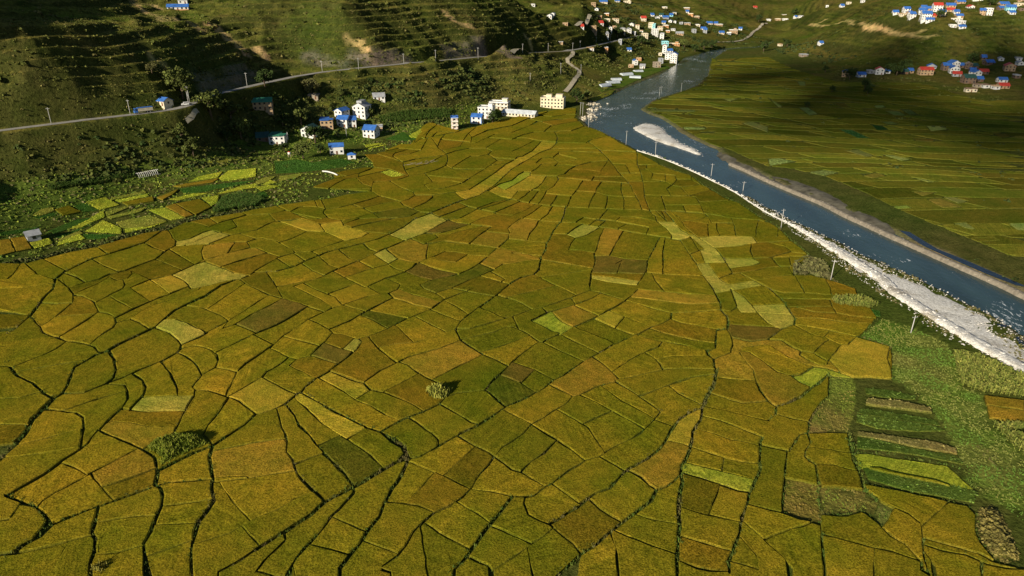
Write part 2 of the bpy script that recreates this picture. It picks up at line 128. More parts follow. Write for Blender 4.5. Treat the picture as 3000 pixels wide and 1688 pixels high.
(177.2, 1056.7, 5.8, 8.0, 1, 'f', 'white', 'grey', -11, 'town', 0, 'one-storey grey house with flat roof in the far town, first from left'),
(198.2, 1114.7, 6.1, 8.0, 1, 'f', 'tan', 'white', -5, 'town', 0, 'one-storey white house with flat roof in the far town, second from left'),
(243.4, 1269.4, 7.2, 10.0, 1, 'g', 'blue', 'white', 9, 'town', 0, 'one-storey white house with blue ridged roof in the far town, first from left'),
(258.3, 1270.9, 9.0, 10.0, 1, 'g', 'dgreen', 'white', -9, 'town', 0, 'one-storey white house with dark green ridged roof in the far town'),
(250.0, 1257.5, 8.9, 10.0, 1, 'e', 'grey', 'white', 2, 'town', 0, 'one-storey white house with grey gabled roof in the far town, third from left'),
(263.9, 1256.5, 12.3, 10.0, 1, 'g', 'blue', 'grey', 4, 'town', 1, 'one-storey grey house with blue ridged roof in the far town'),
(277.0, 1275.9, 7.3, 10.0, 1, 'g', 'blue', 'turq', -4, 'town', 0, 'one-storey turquoise house with blue ridged roof in the far town'),
(287.0, 1296.4, 7.4, 10.0, 1, 'f', 'grey', 'cream', 1, 'town', 0, 'one-storey cream house with flat roof in the far town, fourth from left'),
(267.9, 1239.4, 7.1, 9.0, 1, 'e', 'blue', 'white', -12, 'town', 0, 'one-storey white house with blue gabled roof in the far town'),
(276.5, 1242.7, 5.5, 9.0, 1, 'e', 'grey', 'white', -12, 'town', 0, 'one-storey white house with grey gabled roof in the far town, fourth from left'),
(255.5, 1231.1, 7.7, 9.0, 1, 'g', 'blue', 'cream', -8, 'town', 0, 'one-storey cream house with blue ridged roof in the far town, first from left'),
(254.7, 1205.5, 10.2, 9.0, 1, 'f', 'white', 'orange', 5, 'town', 1, 'one-storey orange house with flat roof in the far town, third from left'),
(238.6, 1172.4, 9.9, 9.0, 2, 'f', 'tan', 'cream', -2, 'town', 1, 'two-storey cream house with flat roof in the far town, fourth from left'),
(264.8, 1196.4, 8.5, 9.0, 1, 'f', 'grey', 'white', -5, 'town', 0, 'one-storey white house with flat roof in the far town, third from left'),
(250.7, 1167.9, 6.7, 9.0, 1, 'f', 'white', 'orange', 2, 'town', 0, 'one-storey orange house with flat roof in the far town, fourth from left'),
(265.3, 1150.0, 14.5, 9.0, 1, 'g', 'grey', 'tan', -8, 'town', 1, 'one-storey tan house with grey ridged roof in the far town'),
(297.0, 1236.0, 12.1, 10.0, 1, 'f', 'grey', 'tan', -1, 'town', 1, 'one-storey tan house with flat roof in the far town, fifth from left'),
(287.4, 1242.1, 7.4, 10.0, 1, 'f', 'grey', 'grey', -6, 'town', 0, 'one-storey grey house with flat roof in the far town, second from left'),
(317.7, 1245.4, 7.8, 10.0, 1, 'f', 'white', 'cream', 8, 'town', 0, 'one-storey cream house with flat roof in the far town, fifth from left'),
(345.3, 1369.1, 11.5, 10.0, 1, 'f', 'cream', 'tan', 6, 'town', 1, 'one-storey tan house with flat roof in the far town, sixth from left'),
(333.8, 1373.2, 11.5, 10.0, 1, 'f', 'cream', 'orange', -7, 'town', 1, 'one-storey orange house with flat roof in the far town, fifth from left'),
(333.2, 1396.1, 6.8, 10.0, 1, 'g', 'blue', 'white', 2, 'town', 0, 'one-storey white house with blue ridged roof in the far town, second from left'),
(339.7, 1430.3, 12.7, 11.0, 1, 'f', 'white', 'tan', 1, 'town', 1, 'one-storey tan house with flat roof in the far town, fourth from left'),
(285.6, 1370.6, 7.8, 11.0, 1, 'f', 'white', 'cream', 11, 'town', 0, 'one-storey cream house with flat roof in the far town, third from left'),
(351.7, 1298.3, 12.7, 10.0, 1, 'g', 'blue', 'cream', 6, 'town', 1, 'one-storey cream house with blue ridged roof in the far town, second from left'),
(362.7, 1299.6, 8.1, 10.0, 1, 'g', 'blue', 'tan', -6, 'town', 0, 'one-storey tan house with blue ridged roof in the far town'),
(367.3, 1288.8, 12.6, 10.0, 1, 'f', 'white', 'tan', 13, 'town', 1, 'one-storey tan house with flat roof in the far town, seventh from left'),
(321.1, 1223.4, 10.0, 9.0, 1, 'g', 'blue', 'white', -11, 'town', 1, 'one-storey white house with blue ridged roof in the far town, third from left'),
(319.2, 1201.7, 6.9, 9.0, 2, 'g', 'blue', 'grey', -2, 'town', 0, 'two-storey grey house with blue ridged roof in the far town'),
(298.2, 1187.9, 6.8, 9.0, 2, 'f', 'grey', 'grey', 7, 'town', 0, 'two-storey grey house with flat roof in the far town'),
(376.7, 1234.7, 15.5, 10.0, 2, 'f', 'white', 'tan', 4, 'town', 1, 'two-storey tan house with flat roof in the far town'),
(406.8, 1297.6, 7.4, 9.0, 1, 'g', 'blue', 'white', -10, 'town', 0, 'one-storey white house with blue ridged roof in the far town, fourth from left'),
(349.8, 1211.3, 9.9, 9.0, 1, 'g', 'blue', 'cream', 0, 'town', 1, 'one-storey cream house with blue ridged roof in the far town, third from left'),
(363.3, 1217.3, 8.7, 9.0, 1, 'f', 'white', 'grey', -13, 'town', 0, 'one-storey grey house with flat roof in the far town, third from left'),
(138.3, 1248.7, 8.4, 10.0, 2, 'f', 'tan', 'tan', 5, 'high', 0, 'two-storey tan house with flat roof above the far town'),
(138.9, 1210.0, 7.5, 10.0, 1, 'e', 'blue', 'white', -10, 'high', 0, 'one-storey white house with blue gabled roof above the far town'),
(158.7, 1282.8, 17, 10.0, 1, 'g', 'blue', 'cream', 3, 'high', 1, 'one-storey cream house with blue ridged roof above the far town'),
(187.6, 1316.6, 10.6, 10.0, 1, 'g', 'blue', 'white', 7, 'high', 1, 'one-storey white house with blue ridged roof above the far town'),
(208.6, 1337.6, 16.2, 9.0, 1, 'f', 'cream', 'cream', 2, 'high', 1, 'one-storey cream house with flat roof above the far town'),
(44.0, 865.9, 7.0, 10.0, 1, 'e', 'grey', 'white', -14, 'high', 1, 'one-storey white house with grey gabled roof above the far town, first from left'),
(48.5, 881.4, 5.5, 8.0, 1, 'e', 'grey', 'white', -14, 'high', 0, 'one-storey white house with grey gabled roof above the far town, second from left'),
(28.9, 996.8, 5.5, 8.0, 1, 'f', 'white', 'white', 11, 'high', 0, 'one-storey white house with flat roof above the far town'),
(62.9, 863.9, 7.3, 9.0, 1, 'f', 'tan', 'tan', -5, 'high', 1, 'one-storey tan house with flat roof above the far town'),
(508.1, 1538.7, 9.1, 10.0, 1, 'g', 'red', 'tan', 5, 'high', 0, 'one-storey tan house with red ridged roof above the far town'),
(516.2, 1470.2, 8.4, 10.0, 1, 'f', 'white', 'white', 3, 'up', 0, 'one-storey white house with flat roof upstream of the far town, first from left'),
(536.4, 1473.9, 12.0, 10.0, 1, 'f', 'cream', 'tan', 2, 'up', 1, 'one-storey tan house with flat roof upstream of the far town, first from left'),
(548.3, 1468.1, 12.4, 10.0, 1, 'f', 'white', 'white', -1, 'up', 1, 'one-storey white house with flat roof upstream of the far town, second from left'),
(559.1, 1504.8, 8.6, 10.0, 1, 'f', 'white', 'tan', 10, 'up', 0, 'one-storey tan house with flat roof upstream of the far town, second from left'),
(563.9, 1453.8, 5.9, 9.0, 1, 'g', 'blue', 'white', 12, 'up', 0, 'one-storey white house with blue ridged roof upstream of the far town, first from left'),
(567.7, 1440.5, 9.8, 10.0, 1, 'f', 'grey', 'white', -1, 'up', 0, 'one-storey white house with flat roof upstream of the far town, third from left'),
(579.7, 1292.6, 7.3, 10.0, 1, 'g', 'blue', 'white', 5, 'up', 0, 'one-storey white house with blue ridged roof upstream of the far town, second from left'),
(581.1, 1360.1, 5.5, 9.0, 1, 'f', 'white', 'white', -12, 'up', 0, 'one-storey white house with flat roof upstream of the far town, fourth from left'),
(592.1, 1296.2, 7.0, 9.0, 1, 'f', 'cream', 'cream', 6, 'up', 0, 'one-storey cream house with flat roof upstream of the far town'),
(604.7, 1272.6, 5.5, 9.0, 1, 'f', 'white', 'white', 4, 'up', 0, 'one-storey white house with flat roof upstream of the far town, fifth from left'),
(418.0, 1120.5, 5.5, 8.0, 1, 'f', 'tan', 'cream', 14, 'alone', 0, 'tiny cream hut on the grassy bank beside the upper river bend'),
(423.6, 987.6, 6.3, 8.0, 1, 'g', 'blue', 'white', 10, 'alone', 0, 'small white house with blue roof alone on the dark scrubby slope'),
(393.7, 964.2, 11.2, 8.0, 1, 'f', 'grey', 'stone', 14, 'alone', 1, 'grey stone house alone at the edge of the far fields'),
(345.1, 735.2, 7.6, 9.0, 2, 'e', 'blue', 'tan', -20, 'shade', 1, 'two-storey tan house with blue gabled roof in the shaded far-bank village'),
(360.2, 729.2, 9.6, 8.0, 1, 'g', 'blue', 'white', 4, 'shade', 1, 'one-storey white house with blue ridged roof in the shaded far-bank village, first from left'),
(380.5, 751.6, 6.3, 7.0, 1, 'f', 'grey', 'grey', 9, 'shade', 1, 'one-storey grey house with flat roof in the shaded far-bank village'),
(384.2, 742.1, 9.8, 9.0, 2, 'e', 'red', 'white', -10, 'shade', 1, 'two-storey white house with red gabled roof in the shaded far-bank village'),
(395.1, 746.5, 5.5, 7.0, 1, 'g', 'blue', 'white', -6, 'shade', 0, 'one-storey white house with blue ridged roof in the shaded far-bank village, second from left'),
(407.8, 737.7, 9.1, 8.0, 1, 'g', 'dgreen', 'brown', -3, 'shade', 1, 'one-storey brown house with dark green ridged roof in the shaded far-bank village, first from left'),
(417.5, 742.7, 5.8, 8.0, 1, 'g', 'blue', 'tan', 5, 'shade', 0, 'one-storey tan house with blue ridged roof in the shaded far-bank village'),
(424.4, 726.1, 15.3, 9.0, 2, 'g', 'red', 'tan', 3, 'shade', 1, 'two-storey tan house with red ridged roof in the shaded far-bank village'),
(454.1, 770.7, 10.8, 9.0, 1, 'e', 'blue', 'grey', -13, 'shade', 1, 'one-storey grey house with blue gabled roof in the shaded far-bank village'),
(461.4, 754.5, 9.7, 9.0, 2, 'g', 'blue', 'brown', -1, 'shade', 1, 'two-storey brown house with blue ridged roof in the shaded far-bank village'),
(481.3, 773.2, 10.8, 10.0, 2, 'e', 'blue', 'white', 12, 'shade', 1, 'two-storey white house with blue gabled roof in the shaded far-bank village, second from left'),
(487.8, 771.5, 6.7, 8.0, 1, 'g', 'blue', 'brown', -9, 'shade', 1, 'one-storey brown house with blue ridged roof in the shaded far-bank village, first from left'),
(456.8, 733.1, 10.3, 10.0, 2, 'e', 'blue', 'white', -8, 'shade', 1, 'two-storey white house with blue gabled roof in the shaded far-bank village, first from left'),
(447.5, 712.9, 9.6, 8.0, 1, 'g', 'red', 'grey', -11, 'shade', 1, 'one-storey grey house with red ridged roof in the shaded far-bank village'),
(435.3, 671.1, 12.1, 10.0, 2, 'g', 'dgreen', 'brown', 4, 'shade', 1, 'two-storey brown house with dark green ridged roof in the shaded far-bank village'),
(488.6, 762.3, 7.7, 9.0, 2, 'e', 'stone', 'brown', -12, 'shade', 1, 'two-storey brown house with stone gabled roof in the shaded far-bank village'),
(497.3, 763.7, 6.6, 9.0, 1, 'g', 'dgreen', 'brown', 8, 'shade', 1, 'one-storey brown house with dark green ridged roof in the shaded far-bank village, second from left'),
(520.6, 789.5, 5.5, 9.0, 1, 'g', 'blue', 'brown', -10, 'shade', 0, 'one-storey brown house with blue ridged roof in the shaded far-bank village, fourth from left'),
(474.2, 730.5, 6.5, 9.0, 1, 'g', 'blue', 'brown', -7, 'shade', 1, 'one-storey brown house with blue ridged roof in the shaded far-bank village, second from left'),
(460.9, 701.5, 9.1, 9.0, 2, 'e', 'blue', 'white', 14, 'shade', 1, 'two-storey white house with blue gabled roof in the shaded far-bank village, third from left'),
(479.7, 721.5, 10.1, 8.0, 1, 'g', 'red', 'brown', -3, 'shade', 1, 'one-storey brown house with red ridged roof in the shaded far-bank village'),
(518.6, 773.2, 10.1, 9.0, 1, 'g', 'blue', 'brown', 10, 'shade', 1, 'one-storey brown house with blue ridged roof in the shaded far-bank village, fifth from left'),
(533.0, 779.4, 6.1, 9.0, 1, 'e', 'grey', 'white', -12, 'shade', 0, 'one-storey white house with grey gabled roof in the shaded far-bank village, first from left'),
(512.1, 731.8, 11.5, 10.0, 2, 'e', 'red', 'tan', -10, 'shade', 1, 'two-storey tan house with red gabled roof in the shaded far-bank village'),
(536.3, 751.7, 6.5, 9.0, 1, 'e', 'grey', 'white', -1, 'shade', 1, 'one-storey white house with grey gabled roof in the shaded far-bank village, second from left'),
(449.8, 678.8, 6.7, 8.0, 1, 'g', 'blue', 'brown', 1, 'shade', 1, 'one-storey brown house with blue ridged roof in the shaded far-bank village, third from left'),
(465.5, 669.4, 9.0, 7.0, 1, 'g', 'blue', 'white', 3, 'shade', 1, 'one-storey white house with blue ridged roof in the shaded far-bank village, third from left'),
(447.2, 639.1, 10.1, 8.0, 1, 'g', 'red', 'tan', 3, 'shade', 1, 'one-storey tan house with red ridged roof in the shaded far-bank village'),
(439.1, 636.7, 6.1, 6.0, 1, 'f', 'tan', 'white', 11, 'shade', 1, 'one-storey white house with flat roof in the shaded far-bank village, second from left'),
(435.1, 645.2, 6.4, 6.0, 1, 'f', 'brown', 'white', 9, 'shade', 1, 'one-storey white house with flat roof in the shaded far-bank village, first from left'),
(430.1, 649.5, 5.5, 6.0, 1, 'f', 'brown', 'stone', 10, 'shade', 1, 'one-storey stone house with flat roof in the shaded far-bank village'),
(411.3, 628.8, 11.1, 5.0, 1, 'f', 'brown', 'cream', 4, 'shade', 1, 'one-storey cream house with flat roof in the shaded far-bank village'),
(551.9, 778.7, 6.5, 8.0, 1, 'f', 'grey', 'white', -6, 'shade', 1, 'one-storey white house with flat roof in the shaded far-bank village, third from left'),
(492.7, 690.0, 5.8, 8.0, 1, 'f', 'grey', 'brown', -2, 'shade', 1, 'one-storey brown house with flat roof in the shaded far-bank village'),
(494.5, 946.5, 7.7, 9.0, 1, 'g', 'blue', 'white', -4, 'top', 1, 'one-storey white house with blue ridged roof in the upper right hillside village, first from left'),
(507.0, 943.3, 8.9, 9.0, 2, 'g', 'blue', 'white', 4, 'top', 1, 'two-storey white house with blue ridged roof in the upper right hillside village, first from left'),
(501.9, 938.8, 11.7, 8.0, 1, 'f', 'tan', 'cream', 11, 'top', 1, 'one-storey cream house with flat roof in the upper right hillside village, first from left'),
(506.1, 925.8, 8.8, 9.0, 2, 'g', 'blue', 'white', 6, 'top', 1, 'two-storey white house with blue ridged roof in the upper right hillside village, second from left'),
(507.3, 933.4, 5.8, 8.0, 1, 'g', 'blue', 'tan', 13, 'top', 0, 'one-storey tan house with blue ridged roof in the upper right hillside village, first from left'),
(517.6, 926.6, 10.3, 9.0, 2, 'g', 'blue', 'white', -10, 'top', 1, 'two-storey white house with blue ridged roof in the upper right hillside village, third from left'),
(529.2, 946.4, 7.7, 9.0, 1, 'g', 'blue', 'cream', -9, 'top', 1, 'one-storey cream house with blue ridged roof in the upper right hillside village'),
(533.6, 939.6, 10.4, 9.0, 1, 'g', 'blue', 'tan', -8, 'top', 1, 'one-storey tan house with blue ridged roof in the upper right hillside village, second from left'),
(537.6, 929.4, 12.6, 11.0, 3, 'g', 'red', 'white', -4, 'top', 1, 'three-storey white house with red ridged roof in the upper right hillside village'),
(512.2, 905.4, 13.3, 11.0, 3, 'g', 'blue', 'white', -6, 'top', 1, 'three-storey white house with blue ridged roof in the upper right hillside village'),
(514.3, 900.3, 11.3, 8.0, 1, 'g', 'blue', 'white', -7, 'top', 1, 'one-storey white house with blue ridged roof in the upper right hillside village, second from left'),
(520.6, 905.5, 7.6, 8.0, 1, 'g', 'red', 'orange', 0, 'top', 1, 'one-storey orange house with red ridged roof in the upper right hillside village'),
(535.5, 913.6, 9.4, 9.0, 2, 'g', 'blue', 'cream', 2, 'top', 1, 'two-storey cream house with blue ridged roof in the upper right hillside village'),
(560.9, 942.3, 13.0, 10.0, 1, 'g', 'blue', 'tan', -7, 'top', 1, 'one-storey tan house with blue ridged roof in the upper right hillside village, third from left'),
(554.5, 930.4, 9.6, 9.0, 1, 'g', 'red', 'tan', -14, 'top', 1, 'one-storey tan house with red ridged roof in the upper right hillside village'),
(557.2, 920.3, 7.5, 9.0, 1, 'g', 'blue', 'white', -2, 'top', 1, 'one-storey white house with blue ridged roof in the upper right hillside village, third from left'),
(544.2, 896.3, 15.2, 8.0, 1, 'f', 'cream', 'white', -4, 'top', 1, 'one-storey white house with flat roof in the upper right hillside village, second from left'),
(554.4, 907.5, 9.8, 8.0, 1, 'g', 'blue', 'tan', 2, 'top', 1, 'one-storey tan house with blue ridged roof in the upper right hillside village, fourth from left'),
(544.4, 884.3, 10.8, 7.0, 1, 'f', 'white', 'white', 13, 'top', 1, 'one-storey white house with flat roof in the upper right hillside village, third from left'),
(540.3, 874.1, 9.5, 7.0, 1, 'g', 'blue', 'white', 5, 'top', 1, 'one-storey white house with blue ridged roof in the upper right hillside village, fourth from left'),
(530.9, 877.5, 8.6, 6.0, 1, 'f', 'white', 'white', 0, 'top', 1, 'one-storey white house with flat roof in the upper right hillside village, first from left'),
(625.2, 1028.3, 13.0, 10.0, 1, 'g', 'blue', 'tan', 3, 'top', 1, 'one-storey tan house with blue ridged roof in the upper right hillside village, fifth from left'),
(615.4, 986.4, 8.5, 10.0, 1, 'e', 'red', 'white', 5, 'top', 1, 'one-storey white house with red gabled roof in the upper right hillside village'),
(589.5, 920.7, 7.7, 9.0, 2, 'g', 'blue', 'tan', -12, 'top', 1, 'two-storey tan house with blue ridged roof in the upper right hillside village'),
(598.7, 923.0, 10.0, 10.0, 3, 'f', 'white', 'white', -8, 'top', 1, 'three-storey white house with flat roof in the upper right hillside village'),
(662.4, 991.5, 13.9, 10.0, 1, 'g', 'blue', 'tan', 6, 'top', 1, 'one-storey tan house with blue ridged roof in the upper right hillside village, sixth from left'),
(637.8, 941.2, 13.2, 10.0, 2, 'g', 'blue', 'turq', -6, 'top', 1, 'two-storey turquoise house with blue ridged roof in the upper right hillside village'),
(634.8, 931.1, 8.8, 8.0, 1, 'g', 'blue', 'white', 11, 'top', 1, 'one-storey white house with blue ridged roof in the upper right hillside village, fifth from left'),
(633.8, 952.3, 7.7, 8.0, 1, 'g', 'blue', 'brown', 8, 'top', 1, 'one-storey brown house with blue ridged roof in the upper right hillside village'),
(678.4, 984.8, 9.5, 9.0, 1, 'f', 'cream', 'cream', 10, 'top', 1, 'one-storey cream house with flat roof in the upper right hillside village, second from left'),
(656.1, 946.8, 6.7, 9.0, 1, 'f', 'brown', 'brown', 8, 'top', 0, 'one-storey brown house with flat roof in the upper right hillside village'),
(656.9, 1043.8, 15.4, 9.0, 1, 'f', 'white', 'white', -3, 'top', 1, 'one-storey white house with flat roof in the upper right hillside village, fourth from left'),
(705.1, 1024.9, 8.8, 9.0, 1, 'g', 'grey', 'tan', -3, 'top', 1, 'one-storey tan house with grey ridged roof in the upper right hillside village')]
POLES=[(-236.9, 354.4, 8.6, 'utility pole by the shaded road at the far left edge'), (-208.2, 378.1, 8.3, 'utility pole beside the road left of the blue truck'), (-173.7, 462.3, 9.1, 'utility pole by the road where the sunlit stretch begins'), (-140.9, 528.3, 8.0, 'utility pole by the grey rocky cutting along the road'), (-114.7, 532.6, 8.5, 'utility pole by the pale landslip along the road'), (-86.4, 570.8, 8.2, 'utility pole beside the road past the pale landslip'), (-62.1, 582.4, 8.8, 'utility pole beside the guard rail of the valley road'), (-30.3, 641.9, 9.7, 'utility pole beside the road above the school block'), (-158.9, 457.0, 6, 'utility pole before the green-roofed house'), (-110.0, 454.8, 6.1, 'utility pole reddish and thin inside the hamlet'), (10.2, 691.4, 8.8, 'utility pole on the dark slope left of the side road'), (38.8, 773.0, 8.7, 'utility pole above the side road junction, left of two'), (68.0, 807.1, 8.5, 'utility pole at the side road junction'), (79.8, 845.2, 7.6, 'utility pole by the parked road bend near the junction'), (105.2, 905.2, 6.8, 'utility pole on the town road, lower of two'), (129.6, 955.4, 7.8, 'utility pole on the town road, upper of two'), (45.8, 667.0, 10.2, 'utility pole on the grassy knoll beside the side road'), (16.1, 626.3, 6.7, 'utility pole on the terraced slope above the yellow building'), (71.0, 732.6, 9.5, "utility pole beside the side road's lower bend"), (53.8, 547.1, 10.2, 'utility pole by the embankment behind the river point, left of two'), (55.6, 545.8, 10.6, 'utility pole by the embankment behind the river point, right of two'), (55.6, 499.6, 10.2, 'utility pole at the field corner beside the river point'), (74.3, 443.6, 9.2, 'utility pole on the river bank opposite the gravel bar, nearer the town'), (87.3, 411.8, 9.2, "utility pole on the river bank opposite the gravel bar's tip"), (110.9, 371.8, 8.4, 'utility pole on the river wall in mid river stretch'), (119.8, 343.0, 6.3, 'utility pole on the river wall where the white gravel begins'), (117.1, 281.2, 8.9, 'utility pole with crossarm at the upper end of white gravel'), (115.4, 226.1, 7.8, 'utility pole with crossarm beside the scrub at the gravel bank'), (122.9, 185.6, 6, 'utility pole in the weeds by the lower gravel bank'), (136.8, 651.0, 9.5, 'utility pole on the far bank point, left of two'), (139.0, 653.9, 9.6, 'utility pole on the far bank point, right of two'), (159.7, 663.6, 8.7, 'utility pole on the far bank beyond the point'), (501.2, 928.3, 11, 'utility pole leaning before the upper right village, left of two'), (507.7, 914.4, 11, 'utility pole leaning before the upper right village, right of two')]
TREES=[
(-194.2, 412.7, 13.5, 'large round olive tree beside the road bend and twin pole frame'),
(-180.2, 415.0, 15.5, 'big leafy willow tree below the road, left of its neighbour'),
(-175.8, 432.9, 13.1, 'leafy willow tree right of the big willow below the road'),
(-168.3, 425.1, 11.8, 'rounded bright green tree above the hamlet left end'),
(-172.0, 411.1, 6.0, 'small dark green tree below the two willows'),
(-185.6, 383.3, 6.1, 'slender upright tree beside the footpath on the bank'),
(-139.9, 458.0, 9.9, 'round olive tree standing in the middle of the hamlet shade'),
(-150.0, 451.2, 7.2, 'dark green tree left of the round olive hamlet tree'),
(-100.2, 494.9, 5.0, 'small round tree right of the tall grey-roofed house'),
(-126.3, 438.0, 9.6, 'dark bushy tree in front of the dark green roofed house'),
(-165.0, 470.8, 10.0, 'dark shrubby tree just under the sunlit road'),
(-143.3, 501.3, 10.7, 'brownish tree over the ruined stone hut'),
(-123.0, 504.6, 6.5, 'small green tree above the corn row on the slope'),
(-14.5, 515.0, 8.2, 'dark green tree right of the blue-framed house'),
(-207.7, 409.9, 6.3, 'pale green tree on the shadow edge of the hill'),
(-203.3, 417.3, 5.3, 'small pale tree below the brown gully'),
(262.2, 1030.7, 15.7, 'dark tree at the river bend below the town'),
(282.0, 1058.1, 17.5, 'dark broad tree right at the river bend'),
(251.0, 1051.9, 13.1, 'olive tree right of the long orange house'),
(299.9, 1081.3, 11.9, 'dark tree at the end of the river bend'),
(364.9, 1043.4, 20.2, 'large dark tree on the far bank beside the upper river'),
(485.5, 1440.6, 23.5, 'dark leafless looking tree on the knoll above the river'),
(574.2, 1491.1, 22.2, 'tall dark tree among the houses upstream of town'),
(397.1, 747.4, 14.7, 'dark round tree left in the clump of the shaded village'),
(396.5, 731.9, 14.4, 'dark round tree at the front of the shaded clump'),
(417.1, 757.0, 12.7, 'dark round tree right in the clump of the shaded village'),
(342.6, 718.1, 11.1, 'dark tree beside the leftmost house of the shaded village'),
(343.5, 779.4, 6.5, 'small dark tree left of the shaded village'),
(329.1, 657.0, 8.4, 'dark bushy tree in the far fields'),
(293.7, 645.2, 5.5, 'small dark bush-like tree in the far fields'),
(319.4, 630.3, 6.3, 'dark low tree below the bushy one in far fields'),
(245.3, 579.3, 4.1, 'single dark tree beside a green strip of far fields'),
(638.5, 986.7, 15.9, 'dark tree between houses of the upper right village'),
(507.5, 788.2, 9.9, 'dark tree behind the shaded village roofs'),
(421.7, 1106.5, 13.7, 'dark tree beside the upper river on the far bank'),
(143.3, 986.1, 14.9, 'dark green tree under the town road'),
(179.3, 1002.0, 17.9, 'dark tree below the town beside the road end'),
(55.8, 602.6, 10.3, 'dark tree right of the yellow building'),
(66.8, 618.2, 7.9, 'small tree on the green river spit'),
(-140.6, 419.2, 5.5, 'dark tree left of the white store'),
(-123.1, 398.7, 8.2, 'grey green shrubby tree in front of the store gardens'),
(-117.0, 413.8, 4.9, 'dark green tree touching the white store'),
(-178.2, 378.6, 8.4, 'bright olive bush tree above the garden plots'),
(527.1, 903.0, 8.6, 'dark tree among roofs of the upper right village')]
CORN=[[(-141.1,315.3),(-142.7,325.8),(-136.8,332.6),(-127.0,326.7),(-121.8,311.4),(-139.0,301.7)],[(-127.6,328.3),(-123.5,325.0),(-120.4,320.1),(-122.6,313.8)],[(-228.8,326.7),(-214.9,338.3),(-202.9,351.3),(-199.6,350.3),(-213.4,335.1),(-225.7,322.7)],[(-95.6,494.4),(-64.4,514.3),(-45.1,529.2),(-46.0,511.3),(-76.2,491.8),(-93.4,489.5)],[(-133.6,502.3),(-103.1,509.3),(-106.5,507.5),(-132.2,501.7)],[(128.7,173.4),(134.3,171.1),(137.8,163.5),(140.2,159.9),(133.3,149.7),(123.0,153.0),(120.8,155.9),(124.9,165.1)],[(108.3,209.7),(119.6,210.5),(121.8,204.5),(119.0,201.5),(107.9,204.6)],[(117.6,135.3),(121.9,132.9),(116.8,125.6),(116.6,129.5)],[(117.1,137.2),(125.0,137.6),(123.4,135.3),(116.6,135.3)]]
